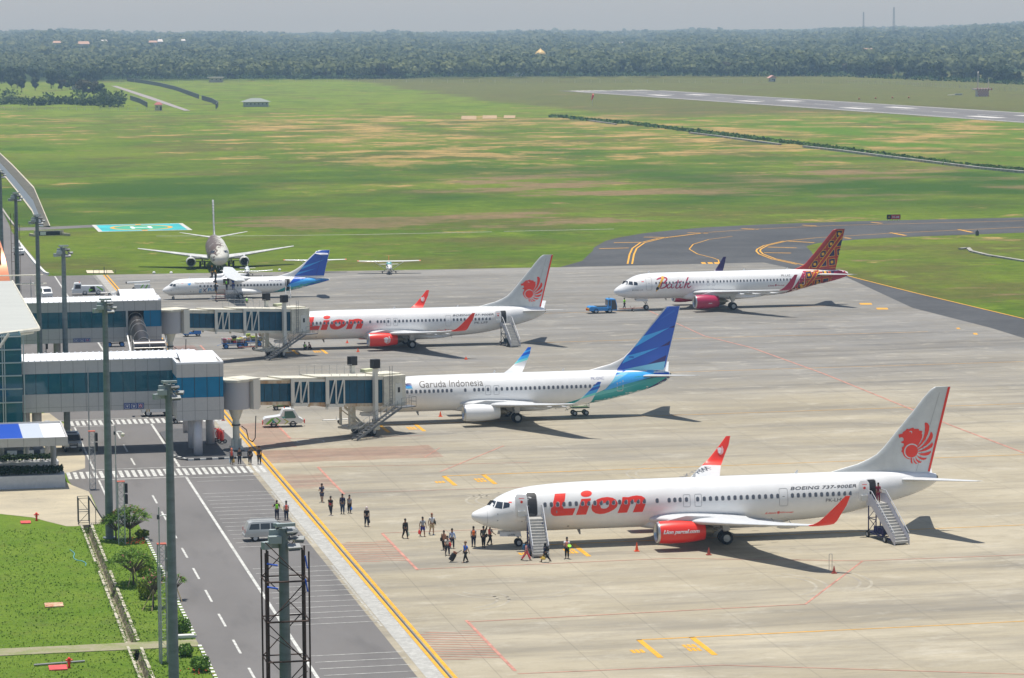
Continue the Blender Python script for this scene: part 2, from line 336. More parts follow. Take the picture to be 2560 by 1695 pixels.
def grass(name, near):
 k = nodes_mat(name, .95); x, y, z = k.xyz(); k.b.inputs['Specular IOR Level'].default_value = .05
 if near:
  c = k.mix(k.ramp(k.noise(.18), .35, .65), (.13, .235, .020), (.20, .29, .036)); c = k.mix(k.ramp(k.noise(.5, det=7, off=(4, 4, 0)), .52, .72, 0, .6), c, (.16, .17, .045)); c = k.mix(k.ramp(k.noise(1.7, det=8, rough=.8), .46, .74), c, (.06, .135, .014)); c = k.mix(k.ramp(k.noise(.11, off=(7, 2, 0)), .58, .72, 0, .55), c, (.13, .125, .06))
  c = k.mix(k.ramp(k.noise(7, det=5, rough=.8), .35, .7, 0, .45), c, (.19, .28, .06))
  k.bump(k.noise(6, det=8, rough=.8), .9, .25)
 else:
  g0, g1 = G(880, 202), G(1500, 292); sl_ = (g1.x-g0.x)/(g1.y-g0.y)
  east = k.math('SUBTRACT', x, k.math('ADD', k.math('MULTIPLY', y, sl_), g0.x-sl_*g0.y))
  c = k.mix(k.ramp(k.noise(.010, det=6), .36, .62), (.070, .135, .014), (.160, .205, .028))
  c = k.mix(k.ramp(k.noise(.03, det=8, rough=.7, off=(3, 9, 0)), .46, .66, 0, .85), c, (.16, .235, .020))
  c = k.mix(k.ramp(k.noise(.017, det=9, rough=.66, off=(80, 20, 0)), .49, .60, 0, .8), c, (.125, .115, .038))
  c = k.mix(k.ramp(k.math('ADD', k.noise(.05, det=8, rough=.7, off=(33, 5, 0)), k.math('MULTIPLY', k.ramp(y, 900, 1300), .12)), .56, .66, 0, .8), c, (.19, .26, .03))
  def zone(x0, x1, y0, y1, fx, fy):
   u = k.math('MULTIPLY', k.ramp(x, x0-fx, x0+fx), k.ramp(x, x1+fx, x1-fx)); v = k.math('MULTIPLY', k.ramp(y, y0-fy, y0+fy), k.ramp(y, y1+fy, y1-fy)); return k.math('MULTIPLY', u, v)
  zA = k.math('MAXIMUM', zone(75, 420, 620, 1200, 40, 120), k.math('MULTIPLY', zone(-80, 80, 900, 1250, 60, 90), .6)); zB = zone(22, 110, 392, 440, 12, 12); zC = zone(95, 330, 470, 620, 30, 35)
  th = k.math('ADD', k.noise(.034, (.85, 1.0, 1), det=11, rough=.74, off=(11, 40, 0)), k.math('MULTIPLY', zA, .115))
  th = k.math('ADD', th, k.math('MULTIPLY', k.ramp(k.noise(.008, off=(2, 6, 0)), .35, .65, -1, 1), .03))
  c = k.mix(k.ramp(th, .60, .645), c, k.mix(k.ramp(k.noise(.07, det=7, off=(2, 2, 0)), .38, .62), (.50, .33, .13), (.26, .20, .075)))
  bare = k.math('ADD', k.noise(.045, (.6, 1.0, 1), det=10, rough=.72, off=(140, 60, 0)), k.math('ADD', k.math('MULTIPLY', zB, .15), k.math('MULTIPLY', zC, .13)))
  c = k.mix(k.ramp(bare, .60, .66, 0, .92), c, k.mix(k.noise(.3, det=6), (.20, .13, .075), (.33, .22, .13)))
  c = k.mix(k.math('MULTIPLY', k.ramp(k.noise(.012, det=5, off=(9, 90, 0)), .42, .58), k.math('MULTIPLY', k.ramp(y, 380, 470), k.ramp(y, 800, 560))), c, (.045, .10, .016))  # dark green band: cloud shadow painted into the grass colour, broken by noise
  br = k.math('MULTIPLY', k.ramp(k.math('ADD', east, k.ramp(k.noise(.012), .3, .7, -14, 14)), -5, 8), k.ramp(k.math('ADD', y, k.ramp(k.noise(.006), .3, .7, -90, 90)), 1080, 1150))
  c = k.mix(k.math('MULTIPLY', br, .72), c, (.125, .105, .050))
  c = k.mix(k.math('MULTIPLY', k.ramp(k.noise(.03, (1, .5, 1), off=(60, 1, 0)), .45, .6), k.math('MULTIPLY', k.ramp(east, -5, 8), k.ramp(y, 1120, 1040))), c, (.105, .20, .018))
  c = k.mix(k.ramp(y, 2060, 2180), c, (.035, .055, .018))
  c = k.mix(k.ramp(k.noise(.25, det=8, rough=.8), .42, .68, 0, .55), c, (.035, .075, .012))
  c = k.mix(k.ramp(k.noise(.9, det=6, rough=.8, off=(8, 8, 0)), .5, .75, 0, .3), c, (.20, .24, .06))
  k.bump(k.noise(1.2, det=8, rough=.8), .7, .5)
 k.out(c); return k.mt
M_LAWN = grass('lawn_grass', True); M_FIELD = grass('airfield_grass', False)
def sheet(name, polys, mt, z, kind='structure', grid=None, parent=None):
 mb = MB()
 for p in polys:
  tri = tessellate_polygon([[Vector((a[0], a[1], 0)) for a in p]]); mb.add([(a[0], a[1], z) for a in p], [tuple(t) for t in tri])
 o = mb.build(name, mt, parent)
 me = o.data
 if len(me.polygons) and me.polygons[0].normal.z < 0: me.flip_normals()
 if kind: o['kind'] = kind
 return o
def rect(x0, x1, y0, y1): return [(x0, y0), (x1, y0), (x1, y1), (x0, y1)]
def pxs(*pts): return [tuple(G(a, b)[:2]) for a, b in pts]
def hill(x, y):
 b = math.degrees(math.atan2(x-CAMP[0], y-CAMP[1])); d = math.hypot(x-CAMP[0], y-CAMP[1])
 t = min(max((d-2600)/3600, 0), 1); t = t*t*(3-2*t)
 return t*(4+11*math.exp(-((b-2.5)/3.2)**2)+15*math.exp(-((b-22)/3.2)**2)+2.5*math.sin(b*2.1+1)+1.5*math.sin(b*5.3+d*.001))
mb = MB(); ys = [291, 320, 400, 520, 700, 900, 1100, 1300, 1500, 1700, 1900, 2100]+list(np.linspace(2300, 9000, 34))+[12200]
rows = []
for y_ in ys:
 dd = y_-CAMP[1]; rows.append([(CAMP[0]+dd*math.tan(R_(a)), y_, 0 if y_ < 2200 else hill(CAMP[0]+dd*math.tan(R_(a)), y_)) for a in np.linspace(-14, 36, 61)])
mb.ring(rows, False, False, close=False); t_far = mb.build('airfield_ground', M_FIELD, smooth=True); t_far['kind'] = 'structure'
sheet('airfield_ground', [rect(-90, 800, -240, -60.1)], M_FIELD, 0)
sheet('airfield_ground', [rect(-20, 800, -60, 291)], M_FIELD, 0)
sheet('lawn', [rect(-150, -31.32, -60, 20.5), rect(-30.58, -20.05, -60, 20.5), rect(-150, -20.05, 20.5, 150)], M_LAWN, 0)
sheet('airfield_ground', [rect(-400, -20.05, 150.05, 291), rect(-400, -150.05, -60, 150)], M_FIELD, 0)
mb = MB(); mb.add([(-31.32, -60, 0), (-31.32, 20.5, 0), (-31.12, 20.5, -.75), (-31.12, -60, -.75), (-30.78, -60, -.75), (-30.78, 20.5, -.75), (-30.58, 20.5, 0), (-30.58, -60, 0)], [(0, 1, 2, 3), (3, 2, 5, 4), (4, 5, 6, 7)])
mb.build('storm_drain', M_STONE)['kind'] = 'structure'
mb = MB(); yy = -60.0
while yy < 20:
 if abs(yy+1.5) > 2.2:
  h = random.uniform(.03, .10); mb.bb(-31.48, -31.30+random.uniform(-.02, .03), yy, yy+.62, -.05, h)
  if not (-34.8 < yy < -32) : mb.bb(-30.60+random.uniform(-.03, .02), -30.38, yy, yy+.62, -.05, h)
 yy += .64
mb.build('drain_kerb_stones', mat('pale_kerb_stone', (.50, .46, .36), .9, noise=.35, nscale=2))['kind'] = 'structure'
sheet('apron', [[(-13.0, -240), (106, -240), (106, 147), (106.5, 160), (105.7, 191.7), (113, 246.5), (109.6, 262.3), (108.4, 281.5), (70.2, 281.4), (50, 282.3), (30, 284), (10, 286), (-13.0, 287.4)]], M_APRON, .02)
sheet('taxiway', [[(66, 270), (70.2, 281.4), (77.2, 294), (81, 306), (84.5, 316.7), (87, 326), (89.9, 333.7), (93.5, 343), (98.1, 351), (106, 361.5), (115.5, 370), (124, 375.5), (135.7, 380), (150, 383), (164, 384.9), (199, 385.8), (900, 392), (900, 352), (300, 347.5), (182, 341), (151.5, 335.3), (143, 332), (136.8, 328.3), (132.5, 325), (130.3, 321.9), (127.5, 317), (126.3, 312.4), (125, 306), (122.9, 298), (120, 285), (115.2, 260.7), (114.1, 246.2), (114, 230), (114.5, 217), (115.5, 190), (116, 171.5), (116.5, 120), (117, -240), (100, -240), (100, 260)]], M_TAXI, .010)
sheet('service_road', [[(-30.6, 38.5), (-29.4, 37), (-29.4, 20.1), (-26.4, 19), (-26.4, -240), (-12.46, -240), (-12.46, 287.4), (-20.6, 287.4), (-21.0, 289.5), (-31, 289.5), (-31, 110), (-30.6, 92), (-28.9, 90), (-28.6, 60), (-29.5, 54), (-31, 51), (-31, 46)]], M_ROAD, .014)
sheet('service_road', [pxs((122, 688), (105, 668), (88, 648), (66, 622), (46, 600), (30, 580), (22, 560), (0, 516), (-60, 420), (-160, 420), (-140, 688))], M_ROAD, .012)
sheet('path', [pxs((45, 577), (120, 574), (240, 568), (236, 562), (120, 567), (45, 569))], M_ROAD, .006)
sheet('drain_margin', [rect(-12.46, -11.22, -240, 287.3)], mat('pale_concrete_strip', (.36, .35, .32), .85, noise=.15, nscale=.5), .024)
sheet('pavement', [[(-60, 47), (-31.6, 47), (-30.8, 43), (-29.5, 38.7), (-29.4, 20.1), (-31.9, 19.1), (-32.7, 19.3), (-34.2, 22.2), (-35.4, 24.8), (-38.2, 27.5), (-42, 28.5), (-60, 29)]], M_SAND, .016)
sheet('pavement', [[(-31, 51), (-28.9, 54), (-28.4, 62), (-28.6, 84), (-30.2, 98), (-40, 99), (-40, 51)]], M_SAND, .017)
mb = MB()
for y0, x0, x1 in ((-33.6, -60, -26.4),): mb.bb(x0, x1, -34.9, -32.5, -.1, .05)
mb.build('path', M_MOSS)['kind'] = 'structure'
mk = {}
def mark(name, polys, mt, z=.030): return sheet(name, polys, mt, z)
def lineP(pts, wd):
 out = []
 for a, b in zip(pts, pts[1:]):
  d = Vector((b[0]-a[0], b[1]-a[1])).normalized(); n_ = Vector((-d.y, d.x))*wd/2; out.append([(a[0]+n_.x, a[1]+n_.y), (a[0]-n_.x, a[1]-n_.y), (b[0]-n_.x, b[1]-n_.y), (b[0]+n_.x, b[1]+n_.y)])
 return out
P = []
for k_ in range(60):
 a = 34.95-k_*9.72
 if -240 < a: P.append(rect(-23.9, -23.72, a-4.9, a))
for a, b in ((59.7, 54.8), (69.8, 64.6), (79.7, 74.7), (90, 85.5), (100, 95), (110, 105), (120, 115), (130, 125)): P.append(rect(-23.98, -23.80, b, a))
P += [rect(-19.75, -19.5, -240, 45.7), rect(-19.75, -19.5, 52.6, 85.6), rect(-19.75, -19.5, 91, 286.5), rect(-28.2, -28.02, 20.5, 45.7), rect(-28.2, -28.02, 53, 85), rect(-28.2, -19.6, 45.6, 45.85), rect(-28.2, -12.7, 52.5, 52.68), rect(-30, -19.7, 91.0, 91.2), rect(-28.2, -23.8, 85.3, 85.5)]
P += [rect(-19.7, -12.6, 44.9, 45.05), rect(-18.9, -12.6, 42.4, 42.5)]
for k_ in range(-1, 30):
 x0 = -30.3+k_*.635
 P.append([(x0, 46.9), (x0+.36, 46.9), (x0+.36, 51.4), (x0, 51.4)]); P.append([(x0, 86.2), (x0+.36, 86.2), (x0+.36, 90.2), (x0, 90.2)])
ys_b = [34.7-i*2.125 for i in range(15)]+[-5.44-i*2.135 for i in range(12)]+[286-2.2*i for i in range(20)]+[-40-2.15*i for i in range(5)]+[200-2.2*i for i in range(26)]
for i, a in enumerate(ys_b):
 P.append(rect(-19.1, -12.72, a, a+.11))
 if i < 27 and i != 14:
  for q in range(4): P.append(rect(-12.72, -12.53, a-.25-q*.5, a-.02-q*.5))
a = 44.4
while a > -60:
 P.append(rect(-12.44, -11.26, a, a+.17)); a -= .42
mark('road_marking', P, WMK, .030)
P = [rect(-11.20, -10.95, -240, 286.8), rect(-10.66, -10.40, -240, 286.8)]
for sx in ((4.35, -39.9, 1), (4.75, 40.2, 1), (4.75, 118.8, 1), (4.6, 78.6, 1), (4.6, 0.0, 1), (5.2, 157.4, 1), (5.0, 198, 1)):
 x0, y0, _ = sx; P += [rect(x0, x0+.42, y0-6.2, y0+.1), rect(x0+3.9, x0+4.32, y0-6.2, y0+.1), rect(x0, x0+14, y0-.09, y0+.13), rect(x0+14, 96, y0-.06, y0+.08)]
 for j in range(3):
  P += [rect(x0-1.3+j*.33, x0-1.05+j*.33, y0-4.3, y0-3.2)]+[rect(x0+2.7+j*.34, x0+2.95+j*.34, y0-4.6+q*1.25, y0-3.6+q*1.25) for q in range(2)]
for p_ in (pxs((1569, 660), (1574, 636), (1581, 621), (1601, 607), (1645, 596), (1772, 581), (1890, 573), (2086, 564), (2560, 552)), ):
 P += lineP(p_, .32); P += lineP([(a+.75, b-.4) for a, b in p_[:5]]+[(p_[5][0], p_[5][1])], .32)
yr = pxs((2560, 568), (2233, 583), (2037, 595), (1968, 602.5), (1919, 614), (1902, 623), (1900, 628), (1907, 635), (1939, 647.5), (2002, 661)); P += lineP(yr, .32); P += lineP([(a-.75, b) for a, b in yr[3:]], .32)
P += lineP(pxs((2002, 661), (2060, 672), (2135, 694), (2282, 731), (2560, 797)), .3)
P += lineP(pxs((1797, 656), (1796, 650), (1782, 645), (1743, 635), (1723, 623), (1733, 611), (1772, 599), (1831, 591)), .22)
for a, b in (((1498, 622), (1572, 620)), ((1535, 607), (1606, 606)), ((1610, 593), (1675, 594)), ((1718, 582), (1770, 583.5)), ((1853, 571.5), (1896, 573.5)), ((2006, 563), (2041, 565)), ((2178, 556), (2205, 558.5)),
             ((1910, 632), (1978, 633)), ((1919, 618), (1992, 620)), ((1970, 603), (2036, 607)), ((2226, 582), (2264, 589)), ((2396, 574), (2430, 581)), ((2110, 594.5), (2127, 596.5))):
 P += lineP(pxs(a, b), .75)
for a, b, c_, d_ in ((1752, 656, 1763, 660), (1768, 656, 1780, 660), (1784, 656, 1800, 660), (2148, 758, 2178, 762), (2190, 770, 2218, 774), (2390, 820, 2398, 823), (2432, 833, 2442, 837)): P += [pxs((a, b), (c_, b), (c_+3, d_), (a+3, d_))]
mark('stand_marking', P, YEL, .034)
mark('drain_slot', [rect(-10.92, -10.78, -240, 286.8)], DGREY, .030)
RMK = mat('red_marking_paint', (.50, .23, .17), .75, noise=.35, nscale=.8); RML = mat('faded_red_marking_paint', (.48, .20, .14), .8, noise=.3, nscale=.6)
P = []
for yy in (-39, 0, 40.2, 79, 118, 157):      # equipment areas beside each stand
 P += [rect(-6.3, -6.05, yy-9, yy+8.9)]
P += lineP([(-6.2, 9.1), (24, 8)], .12)+lineP([(-6.2, -8.7), (15, -8.7), (30, -13.5), (80, -15)], .14)+lineP([(30, -13.5), (20, -30), (-6.2, -30.7)], .16)+lineP([(-6.2, 32), (20, 31)], .1)+lineP([(-6.2, 48.9), (15, 47)], .12)+lineP([(-6.2, -48.9), (8, -49.4), (30, -58)], .14)+lineP([(-6.2, 70), (8, 69)], .12)
P += lineP(pxs((1760, 840), (1880, 870), (2060, 935), (2220, 1000), (2380, 1065), (2560, 1133)), .26)+lineP(pxs((1620, 776), (1760, 840)), .2)+lineP(pxs((1100, 1180), (1260, 1115)), .16)+lineP(pxs((1060, 1145), (1100, 1120)), .1)
mark('red_marking', P, RMK, .038)
def ccw_(p): return p
P = []
def hatch(x0, x1, y0, y1, st=.85, sl=.33, wd=.16):
 a = y0-2
 while a < y1+2:
  q = clip([(x0, a), (x1, a+(x1-x0)*sl*-1), (x1, a+wd-(x1-x0)*sl), (x0, a+wd)], ccw_(rect(x0, x1, y0, y1)))
  if len(q) > 2: P.append(q)
  a += st
for yy in (-39, 0, 40.2, 118): hatch(-10.4, -6.3, yy-4.6+(.0), yy+5.2 if yy != 40.2 else yy+4.3)
hatch(-10.4, 7.3, 52.8, 61.8, .6, .1, .14); hatch(-10.4, -6.3, 64, 83.5, .7, .2); hatch(-10.2, -7, 150, 166, .8, .3)
mark('red_hatching', P, RML, .036)
P = []
for cx, cy, r in ((-4.4, 67.4, 1.55), (-7.2, 146.5, 1.6)):
 o_ = ellipse(cx, cy, r, r, 28); i_ = ellipse(cx, cy, r-.22, r-.22, 28)
 P += [[o_[j], o_[(j+1) % 28], i_[(j+1) % 28], i_[j]] for j in range(28)]
P += [rect(-8.5, -3.5, 148.3, 148.9)]
P += lineP(pxs((378, 701), (600, 698)), .3)
mark('white_circle_marking', P, WMK, .040)
P = []
for cx, cy, r, t0, t1 in ((2, 24, 4.6, -20, 75), (5, 23.5, 6.0, -25, 60), (18, -22, 5.0, -60, 50), (21.5, -21, 5.4, -50, 60), (9, 24, 3.8, 100, 220), (0, -17.5, 4.5, 200, 330), (29, 36, 5.5, 120, 200), (-6, -22, 3.6, -70, 20), (14, 64, 5, 30, 120)):
 for dr in (0, .9):
  a_ = ellipse(cx, cy, r+dr, r+dr, 18, 0, R_(t0), R_(t1)); b_ = ellipse(cx, cy, r+dr+.24, r+dr+.24, 18, 0, R_(t0), R_(t1)); P += [[a_[j], a_[j+1], b_[j+1], b_[j]] for j in range(17)]
mark('tyre_marks', P, mat('tyre_mark_rubber', (.27, .245, .20), .9, col2=(.42, .38, .29), nscale=.5), .027)
def RW(t, o): return (436.5+.081*t+.9967*o, 1175-.9967*t+.081*o)
sheet('runway', [[RW(-460, -31), RW(900, -31), RW(900, 31), RW(-430, 31)]], M_RWY, .03)
P = [[RW(-430, s*27.4-.7), RW(900, s*27.4-.7), RW(900, s*27.4+.7), RW(-430, s*27.4+.7)] for s in (-1, 1)]
for t in (-330, -180, -30, 120, 270, 420):
 for s in (-1, 1): P.append([RW(t, s*12-3.6), RW(t+30, s*12-3.6), RW(t+30, s*12+3.6), RW(t, s*12+3.6)])
for t in range(-400, 800, 50): P.append([RW(t, -.5), RW(t+28, -.5), RW(t+28, .5), RW(t, .5)])
for s in range(-6, 7):
 if s: P.append([RW(-455, s*3.9-1), RW(-428, s*3.9-1), RW(-428, s*3.9+1), RW(-455, s*3.9+1)])
mark('runway_marking', P, mat('runway_white_paint', (.55, .55, .53), .8), .06)
hp = sheet('helipad', [rect(-4.5, 15.5, 398.3, 421)], mat('turquoise_pad_paint', (.035, .42, .44), .7, noise=.25, nscale=.12), .03, kind=None); tag(hp, 'turquoise helicopter pad with orange ring and white H on the grass', 'helipad')
fr_ = lambda x0, x1, y0, y1, t: [rect(x0, x1, y0, y0+t), rect(x0, x1, y1-t, y1), rect(x0, x0+t, y0+t, y1-t), rect(x1-t, x1, y0+t, y1-t)]
sheet('border_line', fr_(-4.5, 15.5, 398.3, 421, .9), WMK, .045, kind=None, parent=hp)
o_ = ellipse(5.5, 409.6, 6.8, 8.0, 40); i_ = ellipse(5.5, 409.6, 5.9, 7.0, 40); sheet('ring_marking', [[o_[j], o_[(j+1) % 40], i_[(j+1) % 40], i_[j]] for j in range(40)]+[rect(4.9, 6.1, 416.7, 419.9), rect(4.9, 6.1, 399.4, 402.6)], YEL, .045, kind=None, parent=hp)
sheet('ring_fill', [ellipse(5.5, 409.6, 5.85, 6.95, 40)], mat('green_pad_paint', (.05, .36, .22), .7), .04, kind=None, parent=hp)
sheet('letter_h', [rect(3.2, 4.0, 406.6, 412.6), rect(7.0, 7.8, 406.6, 412.6), rect(4.0, 7.0, 409.0, 410.2)], mat('bright_white_paint', (.8, .8, .8), .7), .05, kind=None, parent=hp)
P = lineP(pxs((390, 590.5), (640, 590), (900, 587), (1230, 580)), .5)+lineP(pxs((1260, 579), (1535, 573)), .5)
mark('white_kerb_line', P, WMK, .05)
def af(s, t):
 s = min(max(s, 0.0), 1.0)
 return 5*t*(0.2969*math.sqrt(s)-0.126*s-0.3516*s*s+0.2843*s**3-0.1015*s**4)+0.0008
AFS = [0, .004, .012, .025, .05, .09, .14, .2, .28, .36, .46, .58, .72, .86, 1.0]
def foil(mb, secs, vertical=False):
 "secs: (span, xLE, z, chord, t/c); loft a lifting surface"
 rings = []
 for (y, x, z, c, t) in secs:
  up = [(x+s*c, y, z+af(s, t)*c) for s in AFS]; lo = [(x+s*c, y, z-af(s, t)*c) for s in reversed(AFS[1:-1])]
  rings.append(up+lo)
 return mb.ring(rings)
def vfoil(mb, secs):
 rings = []
 for (z, x0, x1, t) in secs:
  c = x1-x0; rings.append([(x0+s*c, -af(s, 1)*t, z) for s in AFS]+[(x0+s*c, af(s, 1)*t, z) for s in reversed(AFS[1:-1])])
 return mb.ring(rings)
class Body:
 def __init__(s, top, bot, wid, remap=None):
  s.top, s.bot, s.wid = crv(top), crv(bot), crv(wid); s.x1 = max(top[-1][0], bot[-1][0])
 def half(s, x, z):
  t, b = s.top(x), s.bot(x); zc = (t+b)/2; h = max((t-b)/2, 1e-4); q = max(0.0, 1-((z-zc)/h)**2); return s.wid(x)*math.sqrt(q)
 def left(s, eps=0.012):
  return lambda u, v, l=0: (u, -(s.half(u, v)+eps+l), v)
 def right(s, eps=0.012):
  return lambda u, v, l=0: (u, (s.half(u, v)+eps+l), v)
 def mesh(s, name, mt, parent, xs, n=64):
  rings = []
  for x in xs:
   t, b, wd = s.top(x), s.bot(x), s.wid(x); zc, h = (t+b)/2, (t-b)/2
   rings.append([(x, wd*math.sin(2*math.pi*i/n), zc+h*math.cos(2*math.pi*i/n)) for i in range(n)])
  mb = MB(); mb.ring(rings); return mb.build(name, mt, parent, ang=40)
def ccw(p):
 a = sum(p[i-1][0]*p[i][1]-p[i][0]*p[i-1][1] for i in range(len(p))); return p if a > 0 else p[::-1]
def PF(loop, mi=0, lift=0.0, holes=()):
 v, f = poly_flat([loop]+list(holes)); return (v, f, mi, lift)
def wheel(parent, c, r, wd, label=None):
 o = MB(); o.lathe([(-wd/2, r*.55), (-wd/2, r*.82), (-wd*.36, r*.97), (0, r), (wd*.36, r*.97), (wd/2, r*.82), (wd/2, r*.55)], (0, 0, 0), 'y', 24)
 t = o.build('wheel', TYRE, parent, ang=50, loc=c)
 q = MB(); q.lathe([(-wd*.46, 0.001), (-wd*.46, r*.2), (-wd*.4, r*.25), (-wd*.36, r*.5), (-wd*.5, r*.57), (wd*.5, r*.57), (wd*.36, r*.5), (wd*.4, r*.25), (wd*.46, r*.2), (wd*.46, .001)], (0, 0, 0), 'y', 18)
 q.build('rim', RIM, t, ang=30); return t
def cabin_windows(parent, body, xs, z, wd=0.26, h=0.37):
 o0 = None
 fn = body.left(0.016); x0 = xs[0]
 base = decal('window', [PF(rrect(x0-wd/2-.035, x0+wd/2+.035, z(x0)-h/2-.035, z(x0)+h/2+.035, .13), 0), PF(rrect(x0-wd/2, x0+wd/2, z(x0)-h/2, z(x0)+h/2, .11), 1, .006)], fn, [FRAME, PANE], parent)
 for x in xs[1:]:
  c = base.copy(); COL.objects.link(c); c.parent = parent; c.location = (x-x0, (body.half(x0, z(x0))-body.half(x, z(x))), z(x)-z(x0))
LINE = mat('door_outline_grey', (0.30, 0.30, 0.30), 0.6)
def door_outline(parent, body, x0, x1, z0, z1, t=0.035, m=None, name='door', handle=True, r=0.16):
 out = rrect(x0, x1, z0, z1, r); inn = rrect(x0+t, x1-t, z0+t, z1-t, max(r-t, .02)); fl = []
 n = len(out); v = out+inn; f = [(i, (i+1) % n, n+(i+1) % n, n+i) for i in range(n)]
 fl.append((v, f, 0, 0.0))
 if handle: fl.append(PF(rrect(x0*.5+x1*.5-.1, x0*.5+x1*.5+.1, z0*.45+z1*.55-.03, z0*.45+z1*.55+.03, .02), 0, .001))
 return decal(name, fl, body.left(0.015), m or LINE, parent)
def open_door(parent, body, x0, x1, z0, z1, px0, px1, yo, person=None):
 "dark doorway with the door panel swung forward"
 dw = decal('doorway', [PF(rrect(x0-.05, x1+.05, z0-.05, z1+.05, .2), 0), PF(rrect(x0, x1, z0, z1, .17), 1, .004), PF([(x0+.02, z0+.02), (x1-.22, z0+.02), (x1-.22, z0+.16), (x0+.02, z0+.3)], 2, .007), PF([(x0+.1, z0+.35), (x0+.13, z0+.35), (x0+.13, z1-.3), (x0+.1, z1-.3)], 2, .009)],
               body.left(0.016), [FRAME, BLACK, DGREY], parent)
 mb = MB(); w2 = (px1-px0); pts = rrect(px0, px1, z0-.02, z1+.1, .16)
 f2 = lambda z: yo+0.25*((z-(z0+z1)/2)/1.0)**2
 n = len(pts); A = [(x, -f2(z)*1.0+0*x, z) for x, z in pts]; B = [(x, -f2(z)-.13, z) for x, z in pts]
 rows = []
 for k in range(9):
  z = z0-.02+(z1+.1-z0+.02)*k/8; e = .16 if k in (0, 8) else 0.0
  y = -yo+0.20*abs((z-(z0+z1)/2))**2
  rows.append([(px0+e, y, z), (px1-e, y, z), (px1-e, y-.12, z), (px0+e, y-.12, z)])
 mb.ring(rows)
 d = mb.build('door', WHITE, parent, ang=50)
 q = MB(); q.box(((px0+px1)/2, -yo-.17, z0+.35), (w2*.62, .12, .5)); q.build('slide_pack', mat('off_white_plastic', (.72, .71, .66), .5), d, bevel=.03)
 q = MB(); q.lathe([(0, .11), (.03, .11), (.03, .001)], ((px0+px1)/2, -yo-.16, z1-.52), 'y', 12); q.box(((px0+px1)/2, -yo-.14, z1-.22), (w2*.45, .02, .05)); q.build('handle', RED, d)
 q = MB(); q.bar((px1-.05, -yo+.02, z0+.9), (x0+.03, -yo+.35, z0+.9), .07); q.bar((px1-.05, -yo+.02, z1-.4), (x0+.03, -yo+.35, z1-.4), .05); q.build('hinge', GREY, d)
 return dw
def engine(parent, s, x0, x1, y, z, r, cmat, core=0.9, lip=METAL, flat=0.03):
 e = thing('engine', (0, 0, 0), None, None); e.parent = parent
 L = x1-x0; c = (x0, s*y, z)
 mb = MB(); mb.lathe([(.22, r*.965), (.5, r*1.0), (L*.3, r*1.045), (L*.55, r*1.03), (L*.8, r*.93), (L, r*.80), (L-.02, r*.76), (L*.8, r*.8)], c, 'x', 40); cowl = mb.build('cowling', cmat, e, ang=50)
 mb = MB(); mb.lathe([(.22, r*.965), (.08, r*.92), (0, r*.86), (.05, r*.80), (.25, r*.76)], c, 'x', 40); mb.build('inlet_lip', lip, e, smooth=True)
 mb = MB(); mb.lathe([(.25, r*.76), (.9, r*.77)], c, 'x', 32); mb.build('inlet_duct', GREY, e, smooth=True)
 mb = MB(); mb.lathe([(.9, r*.77), (.85, r*.3), (.55, r*.16), (.4, .001)], c, 'x', 32)
 for i in range(20):
  t = 2*math.pi*i/20; a = (math.cos(t), math.sin(t)); b = (math.cos(t+.22), math.sin(t+.22))
  mb.add([(x0+.82, s*y+a[0]*r*.25, z+a[1]*r*.25), (x0+.72, s*y+a[0]*r*.76, z+a[1]*r*.76), (x0+.86, s*y+b[0]*r*.76, z+b[1]*r*.76), (x0+.86, s*y+b[0]*r*.25, z+b[1]*r*.25)], [(0, 1, 2, 3)])
 mb.build('fan', DGREY, e, norm=False)
 mb = MB(); mb.lathe([(L-.35, r*.62), (L+core*.55, r*.50), (L+core*.85, r*.42), (L+core*.8, r*.38), (L+core*.5, r*.36)], c, 'x', 28); mb.lathe([(L+core*.4, r*.30), (L+core*.9, r*.22), (L+core*1.4, .01)], c, 'x', 20)
 mb.build('exhaust', BURNT, e, smooth=True)
 return e
def pylon(parent, s, pts, y, wd=0.36):
 mb = MB(); P = pts; n = len(P)
 mb.ring([[(x, s*y-wd/2*q, z) for (x, z), q in zip(P, [.2]+[1]*(n-2)+[.3])], [(x, s*y+wd/2*q, z) for (x, z), q in zip(P, [.2]+[1]*(n-2)+[.3])]])
 return mb.build('pylon', WINGGREY, parent, ang=40)
def gear_main(parent, s, x, y, r, wd, dy, top, name='main_gear', leg=0.11):
 g = thing(name, (0, 0, 0), None, None); g.parent = parent
 mb = MB(); mb.cyl((x, s*y, r), (x, s*y, top), leg, leg*1.3, 12); mb.cyl((x, s*(y-.5), r), (x, s*(y+.5), r), .07, .07, 8); mb.bar((x, s*y, r+.35), (x-.6, s*(y-1.0), top), .12)
 mb.bar((x+.16, s*y, r+.1), (x+.28, s*y, r+.5), .06); mb.bar((x+.28, s*y, r+.5), (x+.1, s*y, r+.9), .06); mb.box((x+.05, s*(y+.16), (r+top)/2+.25), (.6, .04, top*.42))
 mb.build('strut', METAL if leg > .1 else GREY, g)
 for d in (-dy, dy): wheel(g, (x, s*y+d, r), r, wd)
 return g
